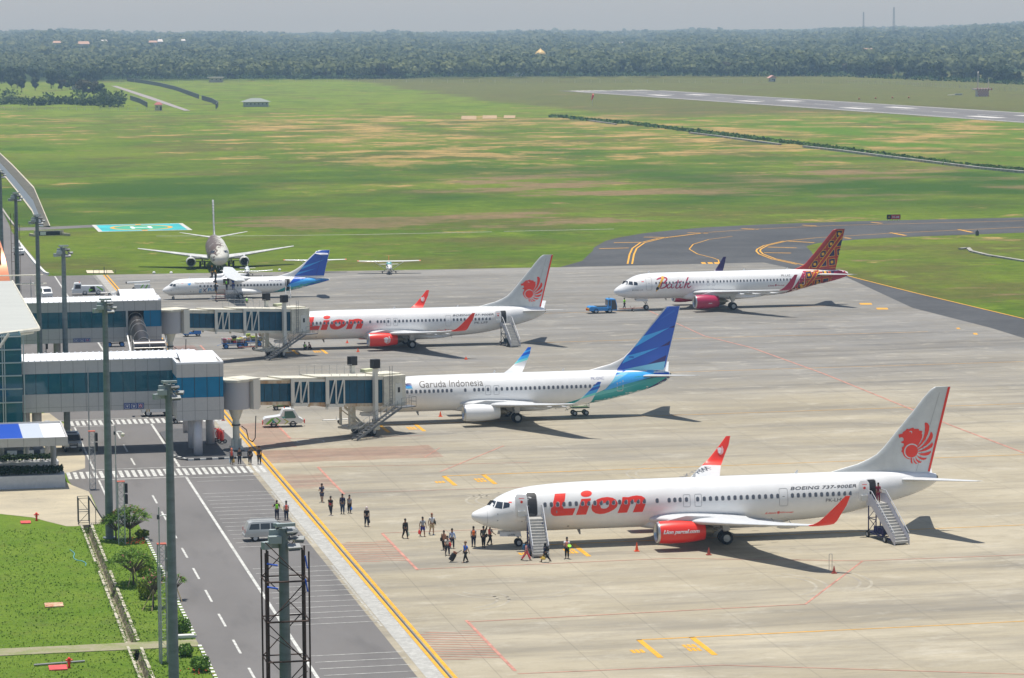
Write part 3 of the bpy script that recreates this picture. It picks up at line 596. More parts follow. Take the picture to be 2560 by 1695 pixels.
def gear_nose(parent, x, r, wd, dy, top, doors=True):
 g = thing('nose_gear', (0, 0, 0), None, None); g.parent = parent
 mb = MB(); mb.cyl((x, 0, r), (x, 0, top), .07, .1, 10); mb.cyl((x, -dy-.1, r), (x, dy+.1, r), .05, .05, 8); mb.bar((x, 0, r+.4), (x-.8, 0, top), .08); mb.bar((x+.12, 0, r+.1), (x+.25, 0, r+.45), .05); mb.bar((x+.25, 0, r+.45), (x+.08, 0, r+.8), .05)
 mb.build('strut', METAL, g)
 for d in (-dy, dy): wheel(g, (x, d, r), r, wd)
 if doors:
  for sd in (-1, 1):
   mb = MB(); mb.ring([[(x-1.65, sd*.42, top-.02), (x+.1, sd*.42, top+.0), (x+.15, sd*.5, top-.45), (x-1.7, sd*.5, top-.36)], [(x-1.65, sd*.46, top-.02), (x+.1, sd*.46, top), (x+.15, sd*.54, top-.45), (x-1.7, sd*.54, top-.36)]]); mb.build('gear_door', WHITE, g)
 return g
def winglet(parent, s, secs, mt, blend=None, emblem=None):
 rings = []
 for (y, x, z, c, t, nx) in secs:       # nx = tilt of the section from horizontal (radians)
  ny, nz = -math.sin(nx), math.cos(nx)
  up = [(x+q*c, s*(y+ny*af(q, t)*c), z+nz*af(q, t)*c) for q in AFS]; lo = [(x+q*c, s*(y-ny*af(q, t)*c), z-nz*af(q, t)*c) for q in reversed(AFS[1:-1])]
  rings.append(up+lo)
 mb = MB(); mb.ring(rings); return mb.build('winglet', mt, parent, ang=60)
def _e(pts): return [((x-205)/1115.0, (1425-y)/1320.0) for x, y in pts]
EMB_BODY = _e([(205, 460), (300, 440), (338, 422), (330, 395), (400, 355), (480, 275), (530, 302), (560, 285), (668, 250), (700, 292), (850, 300), (856, 352), (970, 375), (945, 460), (972, 482), (958, 590), (905, 700), (810, 862), (625, 1005), (600, 1266), (530, 1260), (450, 1222), (370, 1140), (322, 1025), (288, 1000), (322, 945), (300, 882), (352, 850), (376, 800), (372, 745), (305, 735), (272, 688), (302, 684), (348, 670), (372, 620), (342, 560), (272, 545), (240, 578), (215, 530)])
EMB_F = [_e(p) for p in (
 [(1040, 118), (1090, 105), (1150, 140), (1190, 220), (1188, 340), (1150, 480), (1075, 640), (970, 780), (828, 912), (806, 880), (925, 735), (1000, 590), (1042, 430), (1052, 280)],
 [(1240, 410), (1290, 440), (1318, 520), (1300, 620), (1230, 730), (1120, 830), (980, 910), (835, 975), (830, 950), (960, 860), (1075, 740), (1165, 600), (1225, 470)],
 [(1300, 750), (1325, 820), (1290, 900), (1200, 965), (1080, 1010), (950, 1030), (835, 1035), (835, 1015), (960, 980), (1080, 920), (1200, 840)],
 [(1262, 1020), (1255, 1080), (1200, 1140), (1100, 1172), (1000, 1165), (900, 1130), (825, 1085), (900, 1090), (1020, 1085), (1150, 1060)],
 [(1125, 1235), (1100, 1285), (1030, 1308), (940, 1290), (850, 1230), (790, 1140), (870, 1190), (960, 1225), (1050, 1242)],
 [(968, 1360), (920, 1398), (850, 1385), (780, 1310), (742, 1190), (800, 1270), (880, 1335)],
 [(825, 1415), (770, 1428), (715, 1370), (690, 1290), (690, 1215), (725, 1300), (775, 1380)],
 [(675, 1408), (620, 1395), (600, 1340), (608, 1230), (650, 1225), (650, 1330)])]
EMB_RING = (lambda a, b: (a+b, [(i, i+1, len(a)+i+1, len(a)+i) for i in range(len(a)-1)]))(_e(ellipse(625, 1005, 245, 245, 24, 0, R_(-40), R_(-262))), _e(ellipse(625, 1005, 205, 205, 24, 0, R_(-40), R_(-262))))
EMB_DISC = _e(ellipse(625, 1005, 206, 206, 24))
EMB_EYE = (lambda a, b: (a+b, [(i, i+1, len(a)+i+1, len(a)+i) for i in range(len(a)-1)]))(_e(ellipse(592, 398, 46, 46, 10, 0, R_(-160), R_(50))), _e(ellipse(586, 410, 28, 30, 10, 0, R_(-160), R_(50))))
def emblem(u0, u1, v0, v1, mi=0, bg=1):
 T = lambda P: [(u0+a*(u1-u0), v0+b*(v1-v0)) for a, b in P]
 fl = [PF(T(EMB_BODY), mi, .0), (T(EMB_RING[0]), EMB_RING[1], bg, .003), PF(T(EMB_DISC), mi, .006), (T(EMB_EYE[0]), EMB_EYE[1], bg, .003)]
 return fl+[PF(T(f), mi, .0) for f in EMB_F]
def z_(pts, f): return [f(*p) for p in pts]
def seven(name, label, pos, rz, scale, eight=False):
 root = thing(name, pos, label, 'airplane', rz, scale=scale)
 def X(x):
  if not eight: return x
  return x-1.57*min(max((x-8)/4, 0), 1)-1.07*min(max((x-24)/3, 0), 1)
 mp = lambda L: [(X(a), b) for a, b in L]
 top = mp([(0, 2.74), (.06, 2.92), (.25, 3.06), (.6, 3.22), (1.1, 3.42), (1.55, 3.64), (1.9, 3.98), (2.37, 4.28), (3.08, 4.6), (3.89, 4.85), (4.8, 5.0), (6.1, 5.13), (8, 5.24), (10, 5.29), (20, 5.31), (31, 5.31), (36, 5.24), (39.2, 5.02), (40.3, 4.93), (40.7, 4.86)])
 bot = mp([(0, 2.70), (.06, 2.48), (.25, 2.3), (.6, 2.1), (1.2, 1.82), (1.95, 1.6), (3.06, 1.38), (3.9, 1.29), (6.3, 1.25), (12, 1.25), (26, 1.25), (28.7, 1.33), (30.6, 1.47), (32.4, 1.70), (33.9, 1.99), (34.9, 2.18), (36.7, 2.62), (38.7, 3.17), (40.2, 3.78), (40.7, 4.12)])
 wid = mp([(0, .02), (.06, .24), (.25, .46), (.6, .7), (1.1, .95), (1.95, 1.3), (3.06, 1.58), (4.2, 1.74), (5.5, 1.83), (7.2, 1.88), (10, 1.88), (29.5, 1.88), (31.5, 1.80), (33.5, 1.58), (35.5, 1.25), (37.5, .86), (39, .56), (40.3, .34), (40.7, .27)])
 B = Body(top, bot, wid)
 xs = [0, .015, .06, .13, .25, .4, .6, .85, 1.1, 1.35, 1.55, 1.75, 1.95, 2.2, 2.5, 2.8, 3.1, 3.5, 3.9, 4.4, 4.9, 5.5, 6.1, 7, 8]+list(np.arange(9, X(28), 1.0))+list(np.arange(X(28), X(40.2), .4))+[X(40.4), X(40.7)]
 B.mesh('fuselage', WHITE, root, xs)
 mb = MB()   # wing to body fairing
 fr = []
 for x, hw, zt, zb in ((14.2, .3, 1.9, 1.3), (14.9, 1.3, 2.2, 1.22), (15.8, 1.95, 2.45, 1.12), (17, 2.02, 2.6, 1.03), (20, 2.02, 2.5, 1.0), (23, 2.0, 2.1, 1.0), (24.6, 1.75, 1.8, 1.02), (26, 1.2, 1.6, 1.1), (27.4, .4, 1.5, 1.25)):
  zc, h = (zt+zb)/2, (zt-zb)/2; fr.append([(X(x), hw*math.copysign(abs(math.sin(t))**.6, math.sin(t)), zc+h*math.copysign(abs(math.cos(t))**.6, math.cos(t))) for t in np.linspace(0, 2*math.pi, 28, endpoint=False)])
 mb.ring(fr); mb.build('wing_fairing', WINGGREY, root, ang=40)
 return root, B, X
def wings737(root, X, wl_mat, emb=False, far_text=None):
 W = [(1.7, 14.9, 2.12, 8.4, .10), (2.3, 15.9, 2.12, 7.3, .12), (3.4, 16.75, 2.2, 6.35, .12), (5.8, 18.15, 2.42, 4.95, .11), (9.5, 20.2, 2.80, 3.75, .10), (13.5, 22.5, 3.26, 2.65, .09), (16.6, 24.25, 3.68, 1.85, .085)]
 for s in (-1, 1):
  dx = X(20)-20
  mb = MB(); foil(mb, [(s*y, x+dx, z, c, t) for y, x, z, c, t in W]); wing = mb.build('wing', WINGGREY, root, ang=50)
  wl = winglet(wing, s, [(16.6, 24.25+dx, 3.68, 1.85, .085, .08), (16.95, 24.55+dx, 3.80, 1.72, .085, .5), (17.2, 24.95+dx, 4.08, 1.5, .085, 1.05), (17.34, 25.4+dx, 4.5, 1.25, .085, 1.3), (17.62, 26.25+dx, 5.4, .86, .08, 1.32), (17.85, 26.92+dx, 6.16, .40, .08, 1.32)], wl_mat)
  if emb and s == 1:
   fn = lambda u, v, l=0: (u, 17.30+(v-4.5)*.29-.055-l, v)
   decal('emblem', emblem(25.95+dx, 26.55+dx, 4.55, 5.3, 0, 1), fn, [WHITE, LRED], wl)
  for yy, xa, xb, zz in ((4.0, 22.4, 24.3, 1.95), (7.8, 22.2, 24.3, 2.3), (11.2, 23.2, 25.1, 2.7)):
   mb = MB(); mb.lathe([(0, .02), (.3, .12), (1.0, .16), (1.6, .1), (xb-xa+.1, .01)], (xa+dx, s*yy, zz), 'x', 10); mb.build('flap_track_fairing', WINGGREY, wing, smooth=True)
  mb = MB(); mb.box((25.4+dx, s*3.0, 1.72), (.9, .12, .05), ry=.9); mb.box((26.0+dx, s*6.2, 2.0), (.9, .1, .05), ry=.9)
  mb.build('flap_hinge', GREY, wing)
 return wing
def tail737(root, B, X, finmat):
 d = X(35)-35
 le = crv([(4.6, 29.6), (5.37, 31.42), (5.93, 33.63), (6.32, 34.61), (6.71, 35.35), (7.28, 35.96), (8.56, 37.06), (10.41, 38.66), (12.21, 40.25), (12.38, 40.56)])
 te = lambda z: 40.19+(z-5.06)*.242
 th = lambda z: .20*(1-.55*(z-5)/7.4)
 zs = [4.6, 5.0, 5.37, 5.6, 5.93, 6.32, 6.71, 7.28, 7.9, 8.56, 9.5, 10.41, 11.3, 12.0, 12.21, 12.38]
 mb = MB(); vfoil(mb, [(z, le(z)+d, te(z)+d, th(z)*(1 if z > 6.6 else .9)*1.9) for z in zs]); fin = mb.build('fin', finmat, root, ang=50)
 def fn(sgn, eps=0.026):
  def f(u, v, l=0):
   x0, x1 = le(v)+d, te(v)+d; return (u, sgn*(af((u-x0)/(x1-x0), 1)*th(v)*(1 if v > 6.6 else .9)*1.9+eps+l), v)
  return f
 for s in (-1, 1):
  mb = MB(); foil(mb, [(s*.3, 37.0+d, 4.5, 3.7, .09), (s*1.2, 37.7+d, 4.6, 3.15, .09), (s*7.0, 41.45+d, 5.2, 1.0, .08), (s*7.18, 41.75+d, 5.22, .55, .07)]); mb.build('stabilizer', WINGGREY, root, ang=50)
 mb = MB(); mb.lathe([(0, .26), (.2, .2), (.22, .12), (.05, .1)], (X(40.66), 0, 4.5), 'x', 14); mb.build('exhaust_cone', BURNT, root, smooth=True)
 return fin, fn, d
def windscreen(root, B, quads):
 for q in quads:
  for sd, f in ((0, B.left(.012)), (1, B.right(.012))):
   decal('windscreen_pane', [PF(q)], f, GLASSD, root, du=.12, dv=.1)
def antennas(root, L, B):
 for x, up, h in L:
  z = B.top(x) if up else B.bot(x); sg = 1 if up else -1
  mb = MB(); mb.ring([[(x, -.02, z-.05*sg), (x+.32, -.02, z-.05*sg), (x+.32, .02, z-.05*sg), (x, .02, z-.05*sg)], [(x+.25, -.01, z+h*sg), (x+.36, -.01, z+h*sg), (x+.36, .01, z+h*sg), (x+.25, .01, z+h*sg)]]); mb.build('antenna', WHITE if up else GREY, root)
def engines737(root, X, cmat, d=0):
 out = []
 for s in (-1, 1):
  e = engine(root, s, X(14.66), X(14.66)+4.12, 4.83, 1.53, .93, cmat); out.append(e); a = X(14.66)-14.66
  pylon(e, s, [(15.6+a, 2.5), (17.2+a, 2.86), (19.2+a, 2.75), (21.4+a, 2.35), (20.5+a, 2.05), (18.6+a, 2.0)], 4.83)
 return out
WS737 = [[(1.32, 3.60), (1.62, 3.98), (2.02, 3.98), (1.72, 3.52)], [(1.80, 3.50), (2.08, 3.97), (2.50, 3.95), (2.36, 3.44)], [(2.44, 3.46), (2.58, 3.95), (2.98, 3.92), (3.02, 3.78), (2.96, 3.58)]]
WIN9A = [5.93+.5306*i for i in range(17)]; WIN9B = [15.53, 16.57, 17.06, 17.52, 18.07, 19.04]+[19.62+.535*i for i in range(13)]; WIN9C = [27.33+.515*i for i in range(11)]
def common737(root, B, X, opened, eight=False):
 windscreen(root, B, WS737)
 z = lambda x: 3.72
 xs = [X(v) for v in WIN9A+WIN9B+WIN9C]
 if eight: xs = [4.72+.56*0+v for v in [1.64+.5*i for i in range(13)]]+[13.95]+[15.0, 15.5, 15.98, 16.54, 17.51, 18.12]+[18.74+.5303*i for i in range(21)]
 cabin_windows(root, B, xs, z)
 for x in ((17.79, 18.78) if not eight else (16.25, 17.2)): door_outline(root, B, x, x+.62, 3.08, 4.14, name='overwing_exit', handle=False, r=.12)
 if not eight: door_outline(root, B, X(26.17), X(26.94), 2.84, 4.34, t=.03)
 antennas(root, [(X(9.0), 0, .45), (X(24), 0, .3), (X(19), 1, .35), (X(28), 1, .3)], B)
 gear_nose(root, 4.0, .34, .2, .2, 1.35); [gear_main(root, s, X(21.17), 2.86, .56, .36, .42, 2.1) for s in (-1, 1)]
 dec = MB(); dec.box((.0, 0, 0), (.01, .01, .01))
 q = [PF(ellipse(2.0+i*.0, 3.0-i*.55, .05, .05, 10)) for i in range(2)]+[PF(ellipse(4.0, 2.35, .05, .05, 10)), PF(ellipse(6.9, 3.1, .06, .12, 12)), PF(ellipse(X(8.0), 1.75, .12, .06, 10))]
 decal('access_port', q, B.left(.013), GREY, root)
 decal('nose_seam', [stroke([(1.2, 3.44), (1.2, 1.84)], .02)+(0, 0)], B.left(.013), LINE, root)
def LW(a, sx=1.0):
 return lambda pts: [a(x, y) for x, y in pts]
def lion_word(root, B, a):
 P = LW(a); L = [(250, 145), (475, 132), (405, 400), (400, 425), (412, 437), (658, 430), (600, 580), (230, 600), (180, 585), (145, 545), (135, 490), (145, 440), (180, 350)]
 I = [(790, 240), (995, 228), (885, 568), (670, 576)]
 O = [(1345, 200), (1450, 215), (1520, 255), (1555, 330), (1535, 400), (1470, 460), (1370, 515), (1270, 548), (1170, 560), (1080, 540), (1015, 495), (990, 430), (1005, 365), (1050, 300), (1130, 245), (1230, 212)]
 Oh = [(1275, 322), (1340, 322), (1368, 350), (1360, 395), (1310, 435), (1250, 443), (1200, 430), (1183, 395), (1205, 350)]
 N = [(1660, 200), (1790, 203), (1880, 178), (1970, 168), (2070, 180), (2130, 215), (2150, 270), (2140, 350), (2080, 512), (1870, 522), (1940, 345), (1938, 318), (1915, 305), (1850, 308), (1825, 330), (1750, 526), (1548, 538), (1640, 300)]
 for nm, fl in (('letter', [PF(P(L))]), ('letter', [PF(P(I)), PF(P(ellipse(907, 138, 120, 60, 24, R_(-8))))]), ('letter', [PF(P(O), holes=[P(Oh)[::-1]])]), ('letter', [PF(P(N))])):
  decal(nm, fl, B.left(.012), LRED, root)
TXTG = mat('lettering_dark_grey', (0.10, 0.10, 0.11), 0.5)
def lion737(pos, rz, sc, label, reg, near):
 root, B, X = seven('jet_airliner', label, pos, rz, sc)
 wings737(root, X, LRED, emb=True)
 FINW = mat('fin_pale_grey_paint', (0.62, 0.64, 0.63), 0.4, noise=0.08, nscale=1.0)
 fin, fn, d = tail737(root, B, X, FINW)
 for s in (-1, 1):
  decal('rudder_stripe', [PF([(39.97, 5.07), (40.17, 5.07), (41.95, 12.34), (41.72, 12.34)])], fn(s), LRED, fin)
  decal('rudder_seam', [stroke([(38.9, 5.1), (40.95, 11.9)], .025)+(0, 0)], fn(s), LINE, fin)
 decal('emblem', emblem(37.28, 40.41, 5.76, 9.33), fn(-1, .028), [LRED, FINW], fin)
 es = engines737(root, X, RED)
 near_e = es[0]
 r = .93
 def ef(u, v, l=0):
  q = (u-14.66)/4.12; rr = r*(1.045 if .2 < q < .6 else 1.0)+.012+l; h = max(0, rr*rr-(v-1.53)**2)**.5; return (u, -4.83-h-.03, v)
 if near: decal('lettering', [place_text('Lion parcel.com', 15.08, 18.19, 1.44, 1.86, shear=.3, bold=.035, space=.95)], ef, WHITE, near_e, du=.2, dv=.1)
 else: decal('emblem', emblem(16.75, 17.75, 1.0, 2.05, 0, 1), ef, [WHITE, RED], near_e, du=.2, dv=.1)
 common737(root, B, X, None)
 lion_word(root, B, lambda x, y: (5.836+(x/8.457)*.034296, 5.162-(x/8.457)*.00125-(y/8.457)*.0337))
 decal('title', [place_text('BOEING 737-900ER', 27.2, 33.1, 4.17, 4.43, shear=.25, bold=.02, space=1.05)], B.left(.013), TXTG, root)
 decal('registration', [place_text(reg, 30.28, 32.2, 3.05, 3.34, bold=.004)], B.left(.013), TXTG, root)
 decal('group_lettering', [place_text('Lion', 25.0, 26.0, 2.17, 2.34, shear=.3, bold=.02), place_text('Group', 26.35, 27.5, 2.17, 2.34, shear=.3, bold=.02)]+emblem(26.03, 26.32, 2.12, 2.42, 0, 1), B.left(.013), [LRED, WHITE], root)
 if near:
  open_door(root, B, 4.46, 5.26, 2.80, 4.66, 3.28, 4.3, 2.35)
  g = [k for k in bpy.data.objects if k.parent == root and k.name.startswith('nose_gear')][-1]
  decal('lettering', [place_text('LHW', 3.0, 3.62, .98, 1.16)], lambda u, v, l=0: (u, -.56, v), TXTG, g)
  decal('flag', [PF([(2.95, 3.92), (3.2, 3.92), (3.2, 4.0), (2.95, 4.0)])], B.left(.013), LRED, root)
  decal('wing_registration', [place_text('PK-LHW', 20.9, 24.3, 0, 1, bold=.01)], lambda u, v, l=0: (u+(v)*.2+.35, 13.0+(u-20.9)*.95-v*1.0, 3.26+.12+(u-20.9)*.11), TXTG, root)
 else:
  decal('flag', [PF([(3.2, 3.92), (3.5, 3.92), (3.5, 4.02), (3.2, 4.02)])], B.left(.013), LRED, root)
 open_door(root, B, 34.05, 34.9, 3.0, 4.72, 33.1, 34.02, 2.15)
 return root
GB_DEEP = mat('livery_deep_blue', (0.010, 0.105, 0.56), 0.3, coat=0.3); GB_LIGHT = mat('livery_sky_blue', (0.06, 0.42, 0.90), 0.35, coat=0.2)
GB_PALE = mat('livery_pale_blue', (0.22, 0.60, 0.80), 0.35, coat=0.2); GB_TEAL = mat('livery_teal', (0.045, 0.40, 0.42), 0.35, coat=0.2); GB_TEAL2 = mat('livery_light_teal', (0.13, 0.55, 0.54), 0.35, coat=0.2)
GB_NAVY = mat('livery_navy', (0.03, 0.02, 0.16), 0.35, coat=0.2); GB_MID = mat('livery_mid_blue', (0.02, 0.14, 0.60), 0.35, coat=0.2)
BROWNT = mat('lettering_brown_grey', (0.16, 0.14, 0.12), 0.5)
def banded(name, axis, stops):
 mt = bpy.data.materials.new(name); mt.use_nodes = True; n = mt.node_tree.nodes; L = mt.node_tree.links; b = n['Principled BSDF']; b.inputs['Roughness'].default_value = .35
 tc = n.new('ShaderNodeTexCoord'); s_ = n.new('ShaderNodeSeparateXYZ'); L.new(tc.outputs['Object'], s_.inputs[0]); mr = n.new('ShaderNodeMath'); mr.operation = 'MULTIPLY_ADD'; mr.inputs[1].default_value = -.28; L.new(s_.outputs[0], mr.inputs[0]); L.new(s_.outputs[2], mr.inputs[2])
 q = n.new('ShaderNodeMapRange'); q.inputs['From Min'].default_value = stops[0][0]; q.inputs['From Max'].default_value = stops[-1][0]; L.new(mr.outputs[0], q.inputs['Value']); r = n.new('ShaderNodeValToRGB'); r.color_ramp.interpolation = 'CONSTANT'; L.new(q.outputs[0], r.inputs[0]); sp = stops[-1][0]-stops[0][0]
 for i, (p, c) in enumerate(stops[:-1]):
  e = r.color_ramp.elements[i] if i < 2 else r.color_ramp.elements.new((p-stops[0][0])/sp); e.position = (p-stops[0][0])/sp; e.color = (*c, 1)
 L.new(r.outputs[0], b.inputs['Base Color']); return mt
WLG = banded('winglet_blue_bands', 'z', [(-6, (.7, .7, .7)), (-2.35, (.20, .72, .70)), (-2.1, (.06, .42, .9)), (-1.75, (.012, .12, .6)), (-1.45, (.06, .42, .9)), (-1.3, (.012, .12, .6)), (-.95, (.06, .42, .9)), (-.85, (.012, .12, .6)), (2, (0, 0, 0))])
def garuda(pos, rz, sc, label):
 root, B, X = seven('jet_airliner', label, pos, rz, sc, eight=True)
 wings737(root, X, WLG)
 fin, fn, d = tail737(root, B, X, WHITE)
 cols = [GB_DEEP, GB_LIGHT, GB_NAVY, GB_PALE, GB_MID, GALV]
 for s in (-1, 1):
  decal('fin_livery', [PF([(31.83, 5.32), (32.35, 6.05), (32.95, 6.85), (33.35, 7.25), (37.72, 12.33), (38.0, 12.38), (39.25, 12.36), (38.0, 7.3), (37.55, 5.5), (37.3, 5.12), (32, 5.2)], 0),
   PF([(36.1, 10.45), (38.6, 12.0), (38.7, 11.8)], 4, .003), PF([(34.85, 9.01), (38.02, 9.94), (33.81, 7.75)], 1, .003), PF([(32.98, 6.84), (36.79, 7.73), (32.41, 5.96)], 1, .003),
   PF([(38.0, 9.93), (38.68, 10.2), (38.6, 9.9)], 2, .003), PF([(36.94, 7.76), (38.14, 8.43), (38.03, 7.95)], 2, .003), PF([(35.4, 5.8), (37.7, 6.8), (37.52, 6.1)], 2, .003),
   PF([(32.3, 5.22), (33.9, 5.53), (37.55, 6.1), (37.35, 5.1)], 3, .004)], fn(s), cols, fin, du=.2)
  decal('leading_edge', [PF([(33.1, 6.98), (33.42, 7.27), (37.8, 12.36), (37.55, 12.3)], 5, .005)], fn(s), cols, fin, du=.2)
 for f in (B.left(.012), B.right(.012)):
  tb = lambda x: B.bot(x)+.03
  P = [(24.3, tb(24.3)), (24.83, 1.59), (26.4, 2.03), (28.3, 2.6), (30.1, 3.3), (31.0, 4.2), (31.8, 5.22), (34, 5.24), (36, 5.15), (37.9, 4.88), (38.0, 4.2), (37.2, tb(37.2)), (35.5, tb(35.5)), (33.5, tb(33.5)), (31.5, tb(31.5)), (29.5, tb(29.5)), (27.5, tb(27.5)), (26, tb(26))]
  decal('tail_livery', [PF(P, 0), PF([(29.9, 3.15), (30.4, 3.5), (31.0, 4.2), (31.8, 5.22), (34, 5.24), (36, 5.15), (36.3, 5.0), (35.6, 4.35), (32.5, 3.75), (30.8, 3.3)], 1, .003),
   PF([(30.6, 3.75), (31.0, 4.2), (31.7, 5.1), (33.0, 4.95)], 2, .006), PF([(31.45, 4.8), (31.8, 5.22), (33.0, 5.24)], 3, .008),
   PF([(27, 2.25), (28.3, 2.6), (29.6, 3.1), (33, 3.5), (35.5, 4.1), (31, 2.9)], 5, .004), PF([(35.7, 4.35), (36.5, 5.1), (37.9, 4.88), (37.95, 4.3), (36.8, 4.3)], 3, .009),
   PF([(33.0, tb(33.0)), (35.0, 2.9), (37.0, 3.9), (37.95, 4.45), (38.0, 4.05), (37.2, tb(37.2)), (35.5, tb(35.5)), (34.2, tb(34.2))], 4, .007), PF([(33.6, 3.95), (35.7, 4.35), (37.2, 4.6), (36.6, 4.4)], 4, .009)],
   f, [GB_TEAL, GB_LIGHT, GB_PALE, GB_DEEP, GB_NAVY, GB_TEAL2], root)
 engines737(root, X, WHITE); common737(root, B, X, None, eight=True)
 decal('title', [place_text('Garuda Indonesia', 8.78, 16.03, 4.12, 4.85, bold=.0)], B.left(.013), BROWNT, root)
 decal('registration', [place_text('PK-GNC', 28.5, 30.0, 4.4, 4.68)], B.left(.013), mat('lettering_slate_blue', (.12, .14, .3), .5), root)
 cs = [GB_NAVY, GB_MID, GB_LIGHT, GB_PALE]
 fl = []
 for i in range(6):
  p = smooth_pts([(6.5+i*.13, 4.28+i*.06), (6.85+i*.12, 4.2-i*.02), (7.1+i*.1, 4.45-i*.07), (7.5+i*.08, 4.6-i*.1), (7.9+i*.02, 4.6-i*.12)], 3); n = len(p)
  fl.append(stroke(p, [.02+.075*math.sin(math.pi*k/(n-1)) for k in range(n)])+(min(3, i*4//6), .001*i))
 decal('bird_emblem', fl, B.left(.013), cs, root)
 door_outline(root, B, 31.5, 32.3, 2.95, 4.82, t=.1, m=FRAME, r=.2); door_outline(root, B, 3.28+1.1, 5.2, 2.8, 4.66)
 return root
BAT_RED = mat('livery_brick_red', (0.42, 0.035, 0.028), 0.35, coat=0.2); BAT_CRIM = mat('livery_crimson', (0.42, 0.015, 0.075), 0.35, coat=0.3); BAT_NAVY = mat('livery_dark_purple', (0.028, 0.018, 0.085), 0.35); BAT_YEL = mat('livery_gold', (0.80, 0.42, 0.02), 0.4)
def batik(pos, rz, sc, label):
 root = thing('jet_airliner', pos, label, 'airplane', rz, scale=sc)
 top = [(0, 2.95), (.05, 3.12), (.2, 3.32), (.41, 3.5), (1.0, 3.87), (1.53, 4.2), (2.07, 4.58), (2.6, 4.9), (3.35, 5.25), (4.43, 5.5), (5.66, 5.6), (7.5, 5.64), (25, 5.64), (29, 5.62), (33, 5.5), (35.6, 5.38), (36.9, 5.25), (37.57, 5.0)]
 bot = [(0, 2.9), (.05, 2.72), (.2, 2.55), (.67, 2.25), (1.53, 1.98), (2.4, 1.84), (3.5, 1.74), (5.3, 1.68), (7, 1.66), (23.5, 1.66), (26.7, 1.86), (30, 2.55), (32.5, 3.14), (35, 3.62), (37.0, 4.15), (37.57, 4.4)]
 wid = [(0, .03), (.05, .25), (.2, .48), (.67, .85), (1.53, 1.28), (2.6, 1.62), (4, 1.86), (5.5, 1.95), (7, 1.975), (25, 1.975), (28, 1.8), (31, 1.4), (34, .9), (36.5, .48), (37.57, .3)]
 B = Body(top, bot, wid)
 B.mesh('fuselage', WHITE, root, [0, .015, .05, .11, .2, .32, .5, .75, 1.05, 1.4, 1.8, 2.2, 2.6, 3.0, 3.5, 4.1, 4.8, 5.6, 6.5, 7.5]+list(np.arange(8.5, 24, 1.2))+list(np.arange(24, 37.4, .4))+[37.5, 37.57])
 mb = MB(); fr = []
 for x, hw, zt, zb in ((10.3, .2, 2.2, 1.7), (11.2, 1.5, 2.7, 1.5), (12.5, 2.05, 2.95, 1.35), (15, 2.15, 2.95, 1.3), (19, 2.1, 2.5, 1.3), (21, 1.8, 2.1, 1.4), (23, .8, 1.9, 1.55), (24, .2, 1.8, 1.65)):
  zc, h = (zt+zb)/2, (zt-zb)/2; fr.append([(x, hw*math.copysign(abs(math.sin(t))**.6, math.sin(t)), zc+h*math.copysign(abs(math.cos(t))**.6, math.cos(t))) for t in np.linspace(0, 2*math.pi, 28, endpoint=False)])
 mb.ring(fr); mb.build('wing_fairing', WHITE, root, ang=40)
 for s in (-1, 1):
  mb = MB(); foil(mb, [(s*y, x, z, c, t) for y, x, z, c, t in [(1.9, 11.9, 2.55, 7.0, .12), (6.2, 14.3, 3.0, 4.2, .11), (11, 17.3, 3.45, 2.9, .10), (16.7, 20.9, 4.0, 1.6, .09)]]); wg = mb.build('wing', WINGGREY, root, ang=50)
  wl = winglet(wg, s, [(16.7, 20.9, 4.0, 1.6, .09, .08), (17.0, 21.1, 4.12, 1.5, .09, .6), (17.2, 21.45, 4.4, 1.35, .085, 1.15), (17.35, 21.9, 4.9, 1.1, .08, 1.32), (17.7, 22.95, 6.35, .48, .08, 1.34)], BAT_CRIM if s < 0 else BAT_NAVY)
  for yy, xa, zz in ((4.4, 17.3, 2.35), (8.5, 17.9, 2.75), (12.5, 19.4, 3.2)):
   mb = MB(); mb.lathe([(0, .02), (.4, .15), (1.4, .2), (2.2, .12), (2.9, .01)], (xa, s*yy, zz), 'x', 10); mb.build('flap_track_fairing', WHITE, wg, smooth=True)
  mb = MB(); foil(mb, [(s*.3, 31.8, 4.75, 3.9, .09), (s*1.0, 32.3, 4.8, 3.5, .09), (s*6.22, 36.0, 5.12, 1.0, .08)]); mb.build('stabilizer', WINGGREY, root, ang=50)
  e = engine(root, s, 11.0, 14.77, 5.75, 1.53, 1.05, BAT_CRIM, core=1.35)
  pylon(e, s, [(12.2, 2.62), (13.6, 3.0), (16.5, 2.95), (18, 2.7), (17, 2.3), (14.6, 2.1)], 5.75)
  if s < 0: decal('lettering', [PF([(13.0+i*.14, 1.3), (13.1+i*.14, 1.3), (13.1+i*.14, 1.42), (13.0+i*.14, 1.42)]) for i in range(4)], lambda u, v, l=0: (u, -5.75-1.1, v), WHITE, e)
 le = crv([(5.3, 28.4), (5.66, 28.96), (5.94, 29.71), (6.28, 30.45), (7.01, 31.2), (11.28, 34.92), (11.57, 35.17), (11.7, 35.55)]); te = lambda z: 35.6+(z-5.4)*.238
 TH = lambda z: .38*(1-.5*(z-5)/7)
 mb = MB(); vfoil(mb, [(z, le(z), te(z), TH(z)) for z in (5.3, 5.5, 5.66, 5.94, 6.28, 6.6, 7.01, 8, 9, 10, 11, 11.28, 11.57, 11.7)]); fin = mb.build('fin', BAT_RED, root, ang=50)
 def fn(sg, eps=.03):
  return lambda u, v, l=0: (u, sg*(af((u-le(v))/(te(v)-le(v)), 1)*TH(v)+eps+l), v)
 finreg = ccw([(30.15, 5.72), (30.6, 6.25), (31.3, 6.9), (34.95, 11.15), (35.3, 11.6), (37.05, 11.68), (35.7, 5.65)])
 finpat = ccw([(31.2, 5.72), (35.95, 11.6), (37.05, 11.68), (35.7, 5.65)])
